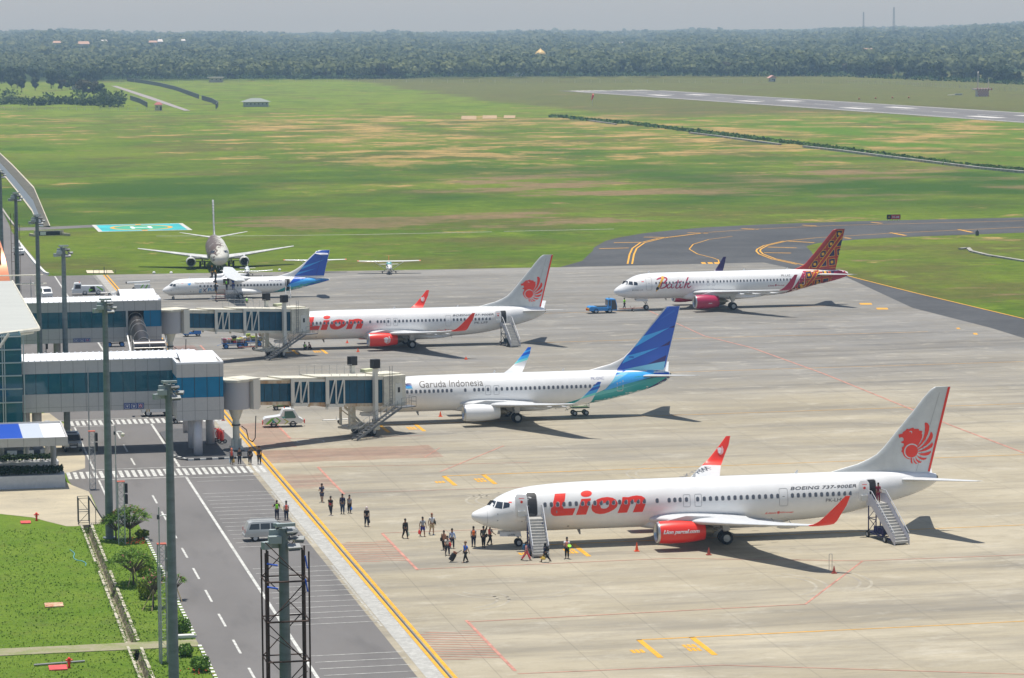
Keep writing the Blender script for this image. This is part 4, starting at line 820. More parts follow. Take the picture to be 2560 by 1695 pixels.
 tb = lambda x: B.bot(x)+.03
 fusp = [ccw([(29.0, 2.35), (30.6, 5.6), (32.0, 5.55), (32.0, 3.05)]), ccw([(32.0, 3.05), (32.0, 5.55), (34.0, 5.44), (34.0, 3.45)]), ccw([(34.0, 3.45), (34.0, 5.44), (35.3, 5.38), (35.0, 4.6), (34.6, 3.6)]), ccw([(27.6, 2.05), (29.2, 3.6), (29.6, 3.6), (29.0, 2.3)])]
 colv, rowv, C0 = (1.42, .135), (-.09, 1.405), (36.16, 10.95)
 def sq(i, j, h, dx=0, dz=0): 
  cx, cz = C0[0]+i*colv[0]+j*rowv[0], C0[1]+i*colv[1]+j*rowv[1]; a, b = (colv[0]/1.42*h, colv[1]/1.42*h), (rowv[0]/1.405*h, rowv[1]/1.405*h)
  return ccw([(cx-a[0]-b[0], cz-a[1]-b[1]), (cx+a[0]-b[0], cz+a[1]-b[1]), (cx+a[0]+b[0], cz+a[1]+b[1]), (cx-a[0]+b[0], cz-a[1]+b[1])])
 def pattern(reg, lift0=0.0):
  fl = []
  for i in range(-9, 3):
   for j in range(-8, 2):
    for h, mi, l in ((.535, 0, .002), (.475, 1, .004))+(((.205, 0, .006),) if (i+j) % 2 == 0 else ()):
     q = clip(sq(i, j, h), reg)
     if len(q) > 2: fl.append((q, [tuple(range(len(q)))], mi, l+lift0))
  for a, b, ww in (((30.0, 2.4), (36.75, 10.9), .42),):
   for mi, e, l in ((0, .09, .008), (2, 0, .010)):
    dx, dz = b[0]-a[0], b[1]-a[1]; n = math.hypot(dx, dz); nx, nz = -dz/n*(ww/2+e), dx/n*(ww/2+e)
    q = clip(ccw([(a[0]+nx, a[1]+nz), (b[0]+nx, b[1]+nz), (b[0]-nx, b[1]-nz), (a[0]-nx, a[1]-nz)]), reg)
    if len(q) > 2: fl.append((q, [tuple(range(len(q)))], mi, l+lift0))
  return fl
 bc = [BAT_YEL, BAT_NAVY, BAT_RED, BAT_CRIM, WHITE]
 for s in (-1, 1):
  decal('fin_livery', pattern(finpat)+[stroke([(31.15, 5.75), (32.15, 7.0), (35.72, 11.12)], .06)+(0, .008)], fn(s), bc, fin, du=.15, dv=.15)
 base = [(24.2, tb(24.2)), (26.3, 1.98), (27.3, 2.25), (28.3, 2.9), (29.1, 4.0), (30.2, 5.59), (31.5, 5.57), (33, 5.49), (35.6, 5.36), (36.9, 5.2), (37.5, 4.98), (37.5, 4.45), (37.0, 4.2), (35, tb(35)), (32.5, tb(32.5)), (30, tb(30)), (28, tb(28)), (26.7, tb(26.7)), (25.5, tb(25.5))]
 for f in (B.left(.012), B.right(.012)):
  decal('tail_livery', [PF(base, 2), PF([(24.2, tb(24.2)), (26.3, 1.98), (27.3, 2.25), (28.3, 2.6), (27.6, tb(27.6)), (26.7, tb(26.7)), (25.5, tb(25.5))], 1, .003), PF([(29.0, 4.0), (30.15, 5.59), (31.0, 5.58), (28.7, 2.75), (28.2, 2.8)], 3, .003), PF([(34.9, 5.42), (35.6, 5.36), (36.9, 5.2), (37.5, 4.98), (37.5, 4.45), (37.0, 4.2), (34.6, 3.6)], 3, .003)]+[q for r in fusp for q in pattern(r, .003)], f, bc, root)
 q = lambda P: P
 windscreen(root, B, [[(1.28, 4.02), (1.5, 4.5), (2.06, 4.5), (1.86, 4.04)], [(1.95, 4.04), (2.2, 4.5), (2.62, 4.48), (2.6, 3.98)], [(2.72, 3.97), (2.8, 4.46), (3.15, 4.42), (3.3, 4.25), (3.28, 3.95)]])
 cabin_windows(root, B, [6.14+.5367*i for i in range(15)]+[14.38, 15.24]+[15.84+.5367*i for i in range(23)], lambda x: 4.22, .22, .33)
 for x0 in (14.16, 15.0): door_outline(root, B, x0, x0+.5, 3.6, 4.6, t=.025, name='overwing_exit', handle=False, r=.1)
 door_outline(root, B, 4.55, 5.48, 3.15, 5.1, t=.04); door_outline(root, B, 29.15, 30.1, 3.3, 5.2, t=.06, m=WHITE)
 antennas(root, [(5.3, 1, .4), (20.5, 1, .35), (27.5, 1, .25), (8, 0, .3)], B)
 gear_nose(root, 5.07, .38, .2, .26, 1.8); [gear_main(root, s, 17.71, 3.795, .58, .4, .46, 2.9) for s in (-1, 1)]
 T = lambda x, y: (6.165+(x-835)*.01073, 5.32-(x-835)*.0003-(y-300)*.01115)
 W = [([(845, 355), (880, 340), (940, 325), (985, 330), (995, 350), (960, 385), (915, 405)], [8, 20, 24, 22, 20, 18, 8]), ([(925, 340), (915, 400), (895, 460)], [16, 20, 14]),
         ([(915, 395), (965, 400), (985, 425), (960, 455), (910, 470), (870, 465)], [8, 18, 22, 20, 14, 6]),
         ([(1055, 415), (1030, 405), (1000, 430), (995, 460), (1020, 465), (1055, 440), (1065, 410), (1055, 455), (1075, 465), (1100, 445)], [10, 14, 16, 16, 14, 12, 14, 14, 12, 6]),
         ([(1165, 355), (1135, 420), (1120, 455), (1140, 468), (1175, 450)], [14, 18, 18, 14, 6]), ([(1095, 400), (1140, 388), (1200, 382)], [8, 14, 8]),
         ([(1195, 410), (1180, 450), (1195, 465), (1230, 445)], [14, 18, 14, 6]), ([(1195, 380), (1212, 372)], [16, 16]),
         ([(1320, 318), (1290, 360), (1255, 440), (1245, 470)], [12, 20, 18, 14]), ([(1255, 430), (1300, 400), (1320, 405), (1290, 430), (1310, 460), (1350, 435)], [8, 14, 14, 12, 16, 6])]
 for pts, ws in W:
  p = smooth_pts(pts, 4); wi = np.interp(np.linspace(0, len(ws)-1, len(p)), range(len(ws)), ws)
  decal('letter', [stroke([T(*a) for a in p], [float(q)*.011 for q in wi])+(0, 0)], lambda u, v, l=0: (u, -(B.half(u, v)+.014), v), BAT_CRIM, root, du=.3, dv=.1)
 decal('pen_emblem', [PF([T(*a) for a in [(925, 310), (960, 308), (955, 340), (905, 400), (880, 460), (850, 450), (880, 400), (915, 345)]], 0, .004), PF([T(*a) for a in [(845, 450), (880, 462), (865, 490), (835, 495), (828, 475)]], 1, .006), PF([T(*a) for a in [(835, 495), (865, 490), (845, 508), (828, 522)]], 0, .004)], B.left(.02), [BAT_YEL, BLACK], root)
 decal('registration', [place_text('PK-LAZ', 26.25, 27.75, 4.68, 4.98)], B.left(.013), TXTG, root)
 decal('group_lettering', [place_text('Lion', 24.0, 25.0, 3.25, 3.45, shear=.3, bold=.02), place_text('Group', 25.5, 26.7, 3.25, 3.45, shear=.3, bold=.02)]+emblem(25.1, 25.42, 3.2, 3.6, 0, 1), B.left(.013), [BAT_CRIM, WHITE], root)
 decal('title', [place_text('AIRBUS A320', 2.72, 4.1, 3.12, 3.28)]+[PF(ellipse(2.55, 3.2, .09, .09, 10))], B.left(.013), TXTG, root)
 decal('flag', [PF([(3.9, 4.42), (4.25, 4.42), (4.25, 4.52), (3.9, 4.52)])], B.left(.013), LRED, root)
 return root
def prop(parent, c, r, n=6, feather=True, tip=None, ph=0.3, mt=None, spin=None):
 mb = MB(); mb.lathe([(-.45, .02), (-.3, .14), (0, .24), (.25, .27)], c, 'x', 14); mb.build('spinner', spin or BLACK, parent, smooth=True)
 for i in range(n):
  t = 2*math.pi*i/n+ph; d = Vector((0, math.cos(t), math.sin(t))); e = Vector((1, 0, 0)); f = d.cross(e); rings = []
  for k, (q, wd) in enumerate(((.1, .06), (.3, .11), (.6, .15), (.85, .12), (1.0, .04))):
   a = Vector(c)+d*(r*q); pa = (e if feather else (e*.45+f*.9)).normalized(); pb = pa.cross(d)
   rings.append([tuple(a+pa*wd*sx*(1.1 if r > 1 else .7)+pb*.02*sy) for sx, sy in ((-1, 0), (0, 1), (1, 0), (0, -1))])
  b = MB(); b.ring(rings); bl = b.build('propeller_blade', mt or BLACK, parent)
  if tip: b = MB(); b.ring([[tuple(Vector(p)+d*.01) for p in rings[3]], [tuple(Vector(p)+d*.012) for p in rings[4]]]); b.build('blade_tip', tip, bl)
def atr(pos, rz, sc, label):
 root = thing('turboprop_airliner', pos, label, 'airplane', rz, scale=sc)
 top = [(0, 1.48), (.07, 1.6), (.2, 1.75), (.42, 1.95), (1.0, 2.3), (1.46, 2.68), (1.8, 2.95), (2.3, 3.15), (3.4, 3.3), (5, 3.34), (19, 3.4), (22, 3.3), (24.5, 3.12), (26.5, 2.95), (27.17, 2.8)]
 bot = [(0, 1.44), (.07, 1.28), (.2, 1.12), (.48, .96), (1.0, .80), (1.6, .72), (3, .68), (8, .68), (17.5, .72), (19.5, .85), (21.4, 1.15), (24, 1.8), (26.2, 2.35), (27.17, 2.6)]
 wid = [(0, .02), (.07, .2), (.2, .38), (.48, .62), (1.0, .9), (1.6, 1.12), (2.4, 1.32), (3.4, 1.42), (5, 1.435), (17.5, 1.435), (19.5, 1.35), (22, 1.0), (24.5, .6), (26.5, .25), (27.17, .12)]
 B = Body(top, bot, wid); B.mesh('fuselage', WHITE, root, [0, .02, .07, .13, .2, .32, .48, .7, 1, 1.3, 1.6, 2, 2.4, 2.9, 3.4, 4.2, 5]+list(np.arange(6, 17.5, 1.2))+list(np.arange(17.5, 27, .5))+[27.1, 27.17], 56)
 mb = MB(); foil(mb, [(y, x, z, c, t) for y, x, z, c, t in [(-13.5, 10.9, 3.93, 1.5, .13), (-4.9, 10.15, 3.72, 2.55, .16), (4.9, 10.15, 3.72, 2.55, .16), (13.5, 10.9, 3.93, 1.5, .13)]]); wing = mb.build('wing', WHITE, root, ang=50)
 mb = MB()
 fr = []
 for x, hw, zt, zb in ((9.4, .3, 3.3, 3.2), (10.2, 1.0, 3.8, 3.1), (11.5, 1.1, 3.85, 3.1), (13, .8, 3.6, 3.1), (14.2, .2, 3.4, 3.2)): fr.append([(x, hw*math.sin(t), (zt+zb)/2+(zt-zb)/2*math.cos(t)) for t in np.linspace(0, 2*math.pi, 20, endpoint=False)])
 mb.ring(fr); mb.build('wing_fairing', WHITE, root, ang=50)
 for s in (-1, 1):
  mb = MB(); fr = []
  for x, hw, zt, zb in ((8.45, .2, 3.3, 2.95), (8.6, .36, 3.5, 2.75), (9.2, .48, 3.65, 2.5), (10.5, .52, 3.75, 2.45), (12, .46, 3.75, 2.7), (13.2, .3, 3.65, 3.1), (14.0, .08, 3.6, 3.45)):
   fr.append([(x, s*4.05+hw*math.copysign(abs(math.sin(t))**.75, math.sin(t)), (zt+zb)/2+(zt-zb)/2*math.copysign(abs(math.cos(t))**.75, math.cos(t))) for t in np.linspace(0, 2*math.pi, 24, endpoint=False)])
  mb.ring(fr); e = mb.build('engine_nacelle', WHITE, root, ang=45)
  if s < 0:
   q = MB(); q.box((10.0, -4.55, 3.1), (.95, .08, .95)); q.build('open_cowl_bay', BLACK, e)
   q = MB(); q.box((9.85, -4.62, 3.2), (.2, .08, .5)); q.box((10.2, -4.62, 2.95), (.3, .08, .25)); q.cyl((9.6, -4.63, 2.8), (10.4, -4.63, 2.85), .04); q.build('engine_core', BURNT, e)
  prop(e, (8.35, s*4.05, 3.12), 1.96, 6, True, YEL, ph=.1+.35*(s > 0))
  mb = MB(); fr = []
  mb = MB(); foil(mb, [(s*.0, 24.75, 7.02, 2.2, .1), (s*3.65, 25.35, 7.08, 1.25, .1)]); mb.build('stabilizer', WHITE, root, ang=50)
 mb = MB(); fr = []
 for x, hw, zt, zb in ((9.6, .3, 1.4, .8), (10.4, 1.6, 1.6, .62), (11.5, 2.1, 1.75, .5), (13, 2.15, 1.75, .5), (14.5, 1.9, 1.6, .55), (15.8, 1.2, 1.4, .65), (16.6, .2, 1.1, .8)):
  fr.append([(x, hw*math.copysign(abs(math.sin(t))**.7, math.sin(t)), (zt+zb)/2+(zt-zb)/2*math.copysign(abs(math.cos(t))**.8, math.cos(t))) for t in np.linspace(0, 2*math.pi, 28, endpoint=False)])
 mb.ring(fr); mb.build('gear_fairing', WHITE, root, ang=50)
 le = crv([(3.2, 18.0), (3.48, 18.9), (4.0, 20.66), (4.77, 22.1), (5.55, 23.07), (7.27, 25.01), (7.55, 25.5)]); te = lambda z: 26.2+(z-3.1)*.245; TH = lambda z: .36
 mb = MB(); vfoil(mb, [(z, le(z), te(z), TH(z)) for z in (3.2, 3.48, 3.7, 4.0, 4.4, 4.77, 5.2, 5.55, 6.2, 6.8, 7.27, 7.55)]); fin = mb.build('fin', WHITE, root, ang=50)
 fn = lambda sg: (lambda u, v, l=0: (u, sg*(af((u-le(v))/(te(v)-le(v)), 1)*TH(v)+.026+l), v))
 for s in (-1, 1):
  decal('fin_livery', [PF([(21.4, 3.42), (22.7, 4.75), (23.35, 5.6), (25.1, 7.3), (25.55, 7.53), (27.2, 7.5), (26.25, 3.4)], 0), PF([(22.9, 5.0), (26.3, 6.0), (22.3, 4.35)], 1, .003), PF([(22.0, 4.0), (25.0, 4.6), (21.6, 3.55)], 1, .003), PF([(25.2, 7.35), (25.55, 7.53), (26, 7.52), (25.4, 7.3)], 2, .003)]
              +[stroke([(24.9, 3.45), (26.05, 7.0)], .03)+(3, .004)], fn(s), [GB_DEEP, GB_LIGHT, WHITE, GB_NAVY], fin, du=.2)
 tb = lambda x: B.bot(x)+.03
 for f in (B.left(.012), B.right(.012)):
  decal('tail_livery', [PF([(16.8, tb(16.8)), (18.5, 1.15), (20.0, 1.8), (21.4, 3.3), (23, 3.18), (25, 3.02), (27.1, 2.76), (27.1, 2.63), (26.2, tb(26.2)), (24, tb(24)), (21.4, tb(21.4)), (19.5, tb(19.5))], 0), PF([(20.0, 1.8), (21.4, 3.3), (23, 3.18), (25, 3.02), (26.3, 2.86), (22.5, 2.0), (21, 1.75)], 1, .003), PF([(20.3, 2.15), (21.4, 3.3), (23.6, 3.14)], 2, .006), PF([(22.5, 1.75), (25.6, 2.75), (27.1, 2.76), (27.1, 2.63), (26.2, tb(26.2)), (24.5, tb(24.5))], 2, .005), PF([(20.5, 1.45), (24.5, 2.3), (22.5, 1.7)], 3, .007)], f, [GB_TEAL, GB_LIGHT, GB_DEEP, GB_TEAL2], root)
 windscreen(root, B, [[(1.12, 2.28), (1.45, 2.62), (1.72, 2.6), (1.55, 2.22)], [(1.62, 2.22), (1.82, 2.6), (2.15, 2.56), (2.1, 2.18)]])
 cabin_windows(root, B, [6.04]+[6.74+.5255*i for i in range(5)]+[11.0+.5375*i for i in range(16)], lambda x: 2.18, .25, .34)
 decal('title', [place_text('Garuda Indonesia', 5.18, 8.86, 2.52, 2.84)], B.left(.013), BROWNT, root, du=.3, dv=.1)
 T = lambda x, y: (5.84+(x-725)*.01583, 1.08+(950-y)*.0157)
 fl = []
 for pts in ([(728, 922), (752, 915), (745, 932), (728, 934), (728, 946), (752, 942)], [(822, 905), (820, 938)], [(822, 905), (840, 906), (838, 920), (822, 922)], [(848, 905), (847, 932), (862, 930)], [(872, 918), (882, 910), (880, 928), (868, 928), (872, 918)], [(888, 903), (886, 928)], [(888, 903), (900, 906), (888, 914), (900, 926)], [(912, 896), (905, 912), (905, 928), (916, 920)], [(905, 912), (914, 908)]):
  fl.append(stroke([T(*a) for a in pts], .12)+(0, .001*len(fl)))
 for pts in ([(768, 905), (782, 925), (798, 948)], [(815, 893), (790, 918), (762, 946)]): fl.append(stroke([T(*a) for a in pts], [.05, .13, .03])+(1, .001*len(fl)))
 decal('lettering', fl, B.left(.014), [mat('livery_cyan_blue', (.02, .3, .62), .4), GB_NAVY], root, du=.3, dv=.1)
 decal('registration', [place_text('PK-GAI', 17.2, 19.2, 2.74, 2.98)], B.left(.013), GB_NAVY, root, du=.3, dv=.1)
 decal('flag', [PF([(3.0, 2.72), (3.35, 2.72), (3.35, 2.8), (3.0, 2.8)])], B.left(.013), LRED, root)
 decal('bird_emblem', [PF([(4.0, 2.6), (4.55, 2.72), (4.5, 2.45), (4.25, 2.3)])], B.left(.013), GB_LIGHT, root)
 decal('access_port', [PF(ellipse(1.4, 1.5, .05, .05, 8)), PF(ellipse(4.5, 1.35, .05, .05, 8)), PF(ellipse(5.0, 1.3, .03, .1, 8))], B.left(.013), DGREY, root)
 door_outline(root, B, 2.15, 2.6, 1.75, 2.7, t=.02, r=.08); door_outline(root, B, 5.65, 6.3, 1.7, 2.6, t=.02, r=.08, handle=False)
 decal('doorway', [PF(rrect(19.75, 20.55, 1.25, 3.02, .12), 0), PF([(19.85, 1.4), (20.0, 1.4), (20.0, 2.9), (19.85, 2.9)], 1, .003)], B.left(.016), [BLACK, FRAME], root)
 mb = MB()
 for sd in (19.8, 20.55): mb.bar((sd, -1.3, 1.3), (sd, -2.6, .05), .1)
 for k in range(5): mb.box((20.17, -1.5-.22*k, 1.08-.22*k), (.75, .25, .04))
 for sd in (19.8, 20.55): mb.bar((sd, -1.35, 1.95), (sd, -2.5, .75), .03); mb.bar((sd, -2.5, .75), (sd, -2.5, .1), .03)
 mb.build('airstair', GALV, root)
 gear_nose(root, 1.75, .23, .14, .16, .72, doors=False)
 for s in (-1, 1): gear_main(root, s, 12.5, 2.05, .43, .25, .22, .9, leg=.07)
 antennas(root, [(4.2, 1, .3), (16, 1, .3)], B)
 return root
def light_plane(pos, rz, label, low=False, tips=None, scale=1.0):
 root = thing('light_aircraft', pos, label, 'airplane', rz, scale=scale)
 top = [(0, 1.25), (.1, 1.4), (1.0, 1.55), (1.5, 1.7), (2.1, 2.15), (3.2, 2.2), (4.2, 1.9), (6, 1.55), (8.0, 1.35)]; bot = [(0, 1.1), (.1, .85), (1, .65), (2.5, .6), (4, .68), (6, .95), (8, 1.2)]
 if low: top = [(0, 1.15), (.1, 1.3), (1.2, 1.45), (2.0, 1.55), (2.6, 1.95), (3.6, 1.98), (4.6, 1.6), (6, 1.4), (8, 1.25)]
 wid = [(0, .15), (.1, .38), (1, .5), (2.2, .56), (3.3, .55), (5, .35), (8, .06)]
 B = Body(top, bot, wid); B.mesh('fuselage', VWHITE, root, [0, .1, .3, .6, 1, 1.3, 1.6, 1.9, 2.1, 2.4, 2.8, 3.2, 3.7, 4.2, 5, 6, 7, 8], 28)
 zw, dz = (.85, .35) if low else (2.15, .12)
 mb = MB(); foil(mb, [(-5.5, 2.2, zw+dz, 1.15, .12), (-2.5, 2.0, zw+dz*.4, 1.6, .13), (2.5, 2.0, zw+dz*.4, 1.6, .13), (5.5, 2.2, zw+dz, 1.15, .12)]); wg = mb.build('wing', VWHITE, root, ang=50)
 for s in (-1, 1):
  if not low: mb = MB(); mb.bar((2.4, s*.5, .75), (2.6, s*2.7, zw+.02), .09); mb.build('wing_strut', VWHITE, root)
  if tips: mb = MB(); foil(mb, [(s*5.3, 2.18, zw+dz, 1.2, .14), (s*5.6, 2.25, zw+dz+.02, 1.05, .1)]); mb.build('wing_tip', tips, wg)
  mb = MB(); foil(mb, [(s*.05, 6.9, 1.3, 1.0, .1), (s*1.7, 7.2, 1.3, .6, .1)]); mb.build('stabilizer', VWHITE, root)
  mb = MB(); mb.bar((2.6, s*.4, .8), (2.7, s*1.15, .3), .09); mb.build('gear_leg', GREY, root); wheel(root, (2.7, s*1.2, .22), .22, .16)
 mb = MB(); mb.bar((.9, 0, .8), (.8, 0, .3), .09); mb.build('gear_leg', GREY, root); wheel(root, (.8, 0, .2), .2, .14)
 mb = MB(); vfoil(mb, [(1.2, 6.2, 8.1, .1), (1.6, 7.0, 8.15, .1), (2.7, 7.6, 8.3, .07)]); mb.build('fin', tips or VWHITE, root)
 cab = mat('light_aircraft_window', (.10, .32, .34), .12, spec=.9)
 z0, z1 = (1.5, 1.9) if low else (1.68, 2.1)
 for sd, f in ((0, B.left(.01)), (1, B.right(.01))):
  decal('window', [PF([(2.15, z0+.02), (2.4, z1), (3.2, z1-.02), (3.6, z0+.05)])], f, cab, root)
 mb = MB(); mb.ring([[(1.56, y, B.top(1.55)+.0) for y in (-.42, .42)]+[(2.12, .42, B.top(2.1)-.06), (2.12, -.42, B.top(2.1)-.06)], [(1.5, y, B.top(1.55)+.03) for y in (-.42, .42)]+[(2.06, .42, B.top(2.1)-.03), (2.06, -.42, B.top(2.1)-.03)]]); mb.build('windscreen', cab, root)
 prop(root, (-.05, 0, 1.15), .95, 2, False, None, ph=.9, mt=DGREY, spin=VWHITE); return root
PEEL = None
def derelict(pos, rz, label):
 root = thing('derelict_airliner', pos, label, 'airplane', rz)
 top = [(0, 2.6), (.06, 2.85), (.25, 3.1), (.6, 3.4), (1.1, 3.7), (1.6, 4.0), (2.2, 4.45), (3, 4.85), (4, 5.05), (6, 5.15), (24, 5.15), (29, 5.0), (31, 4.8)]
 bot = [(0, 2.5), (.06, 2.3), (.25, 2.05), (.6, 1.75), (1.1, 1.5), (2.2, 1.25), (4, 1.15), (18, 1.15), (24, 2.1), (29, 3.5), (31, 4.2)]
 wid = [(0, .03), (.06, .3), (.25, .6), (.6, .95), (1.1, 1.25), (2.2, 1.6), (4, 1.82), (6, 1.88), (20, 1.88), (25, 1.4), (29, .7), (31, .3)]
 k = nodes_mat('peeling_white_and_brown_paint', .6); x, y, z = k.xyz(); f_ = k.math('ADD', k.noise(.8, det=8, rough=.7), k.math('MULTIPLY', k.math('ADD', y, k.math('MULTIPLY', k.math('SUBTRACT', z, 3.2), .6)), .10)); c = k.mix(k.ramp(k.noise(1.2, det=6), .4, .7, 0, .5), (.60, .60, .55), (.45, .42, .33)); c = k.mix(k.ramp(f_, .56, .60), c, (.13, .10, .09)); k.out(c); PM = k.mt
 B = Body(top, bot, wid); B.mesh('fuselage', PM, root, [0, .02, .06, .13, .25, .4, .6, .85, 1.1, 1.4, 1.8, 2.2, 2.6, 3, 3.5, 4, 5, 6]+list(np.arange(7, 31, 1.2))+[31])
 OLDW = mat('weathered_white_paint', (.52, .53, .52), .6, noise=.25, nscale=1.0)
 for s in (-1, 1):
  mb = MB(); foil(mb, [(s*y, x, z, c, t) for y, x, z, c, t in [(1.6, 10.2, 1.95, 7.2, .12), (5, 12.3, 2.35, 4.9, .12), (14.2, 18.0, 3.35, 1.6, .09)]]); wg = mb.build('wing', OLDW, root, ang=50)
  mb = MB(); foil(mb, [(s*.2, 26.2, 4.5, 3.4, .09), (s*6.3, 29.8, 5.35, 1.1, .08)]); mb.build('stabilizer', OLDW, root, ang=50)
  e = engine(root, s, 9.6, 13.2, 4.8, 1.35, .86, OLDW, lip=mat('dull_inlet_metal', (.45, .44, .40), .4, metal=.5)); pylon(e, s, [(10.4, 2.2), (12, 2.45), (14.5, 2.4), (15.5, 2.1), (13, 1.8)], 4.8)
  gear_main(root, s, 15.5, 2.6, .52, .36, .4, 2.0)
  mb = MB(); mb.box((11.3, s*3.2, 1.9), (.5, 2.0, .1), ry=.5); mb.build('slat', GREY, wg)
 le = crv([(4.9, 23.5), (5.4, 25.4), (6.0, 26.4), (11.0, 30.3), (11.3, 30.7)]); te = lambda z: 29.8+(z-5)*.3
 mb = MB(); vfoil(mb, [(z, le(z), te(z), .36) for z in (4.9, 5.4, 6, 7, 8, 9, 10, 11, 11.3)]); mb.build('fin', mat('streaked_grey_fin_paint', (.55, .56, .57), .6, nscale=1.2, col2=(.16, .17, .2), stretch=(1, 1, 3)), root, ang=50)
 for q in ([(1.55, 3.62), (1.8, 3.98), (2.2, 3.98), (1.98, 3.58)], [(2.06, 3.58), (2.28, 3.98), (2.62, 3.95), (2.52, 3.52)]):
  for f in (B.left(.015), B.right(.015)): decal('windscreen_pane', [PF(q)], f, GLASSD, root, du=.12, dv=.1)
 for s in (-1, 1):
  mb = MB(); zf = lambda y: 3.72
  mb.add([(1.44, s*.06, 3.62), (1.36, s*.60, 3.58), (1.62, s*.62, 3.88), (1.66, s*.06, 3.95)], [(0, 1, 2, 3)])
 gear_nose(root, 3.6, .34, .2, .2, 1.3, doors=True)
 return root
FL = 1.7453e-2
lion737((0, 0, 0.02), -.33076*FL, 1.00629, 'nearest white airliner, red lion on its fin, stairs at both left doors', 'PK-LHW', True)
garuda((.54, 79.73, .02), .1826*FL, .98532, 'white airliner with deep blue striped fin and teal tail at near jet bridge')
lion737((.787, 157.83, .02), -.0818*FL, .97747, 'white airliner with red winglets and red engine, docked at the farther jet bridge', 'PK-LFP', False)
batik((60.47, 199.45, .02), 1.7385*FL, 1.00218, 'white airliner with batik patterned tail and crimson engines, towed by a blue tug')
atr((-5.18, 236.35, .02), -1.965*FL, .99407, 'white twin propeller airliner with blue fin, rear airstair lowered, engine cowl open')
p = G(550, 684.5); derelict((p.x, p.y, 0), R_(86), 'derelict jet with peeling brown and white paint parked nose-on on the grass')
for (px, py), rz, lb, low, tips, sc in (((973, 687), 81, 'small high wing plane with orange wing tips alone on the apron edge', False, ORANGE, 1.0), ((788, 684), 82, 'small orange tipped high wing plane mostly hidden behind the propeller airliner fin', False, ORANGE, 1.0), ((617, 692), 82, 'small white low wing plane in front of the derelict jet', True, None, .82)):
 p = G(px, py); light_plane((p.x, p.y, 0), R_(rz), lb, low, tips, sc)
SEAM = mat('panel_seam_dark', (0.22, 0.215, 0.21), 0.7)
def panels(parent, x0, x1, y, z0, z1, step, off=0.0, hz=None):
 mb = MB(); x = x0+off
 while x < x1-.1:
  if x > x0+.1: mb.bb(x-.02, x+.02, y-.006, y+.01, z0, z1)
  x += step
 for h in (hz or []): mb.bb(x0, x1, y-.006, y+.01, h-.015, h+.015)
 return mb.build('panel_seams', SEAM, parent)
def vault(name, x0, x1, y0, y1, z, h, mt, parent, rib=None, n=10, along='x'):
 mb = MB(); rows = []
 for i in range(n+1):
  t = i/n; zz = z+h*math.sin(math.pi*t)
  rows.append([(x0, y0+(y1-y0)*t, zz), (x1, y0+(y1-y0)*t, zz), (x1, y0+(y1-y0)*t, zz-.08), (x0, y0+(y1-y0)*t, zz-.08)] if along == 'x' else [(x0+(x1-x0)*t, y0, zz), (x0+(x1-x0)*t, y1, zz), (x0+(x1-x0)*t, y1, zz-.08), (x0+(x1-x0)*t, y0, zz-.08)])
 mb.ring(rows); o = mb.build(name, mt, parent)
 if rib:
  mb = MB(); x = x0+rib/2
  while x < x1:
   mb.ring([[(x-.05, y0+(y1-y0)*t, z+h*math.sin(math.pi*t)-.01), (x+.05, y0+(y1-y0)*t, z+h*math.sin(math.pi*t)-.01), (x+.03, y0+(y1-y0)*t, z+h*math.sin(math.pi*t)+.09), (x-.03, y0+(y1-y0)*t, z+h*math.sin(math.pi*t)+.09)] for t in [i/n for i in range(n+1)]])
   x += rib
  mb.build('roof_ribs', mat('roof_rib_grey', (.62, .64, .67), .5), o)  # ribs in a greyer tone than the roof sheet
 return o
def glass_band(parent, x0, x1, y, z0, z1, step, mt=BLUEG, off=0.0, name='window'):
 g = MB(); g.bb(x0, x1, y+.05, y+.09, z0, z1); w_ = g.build(name, mt, parent)
 mb = MB(); x = x0+off
 while x < x1: mb.bb(x-.025, x+.025, y+.02, y+.06, z0, z1); x += step
 mb.build('mullions', mat('dark_teal_mullion', (.01, .05, .07), .5), w_); return w_
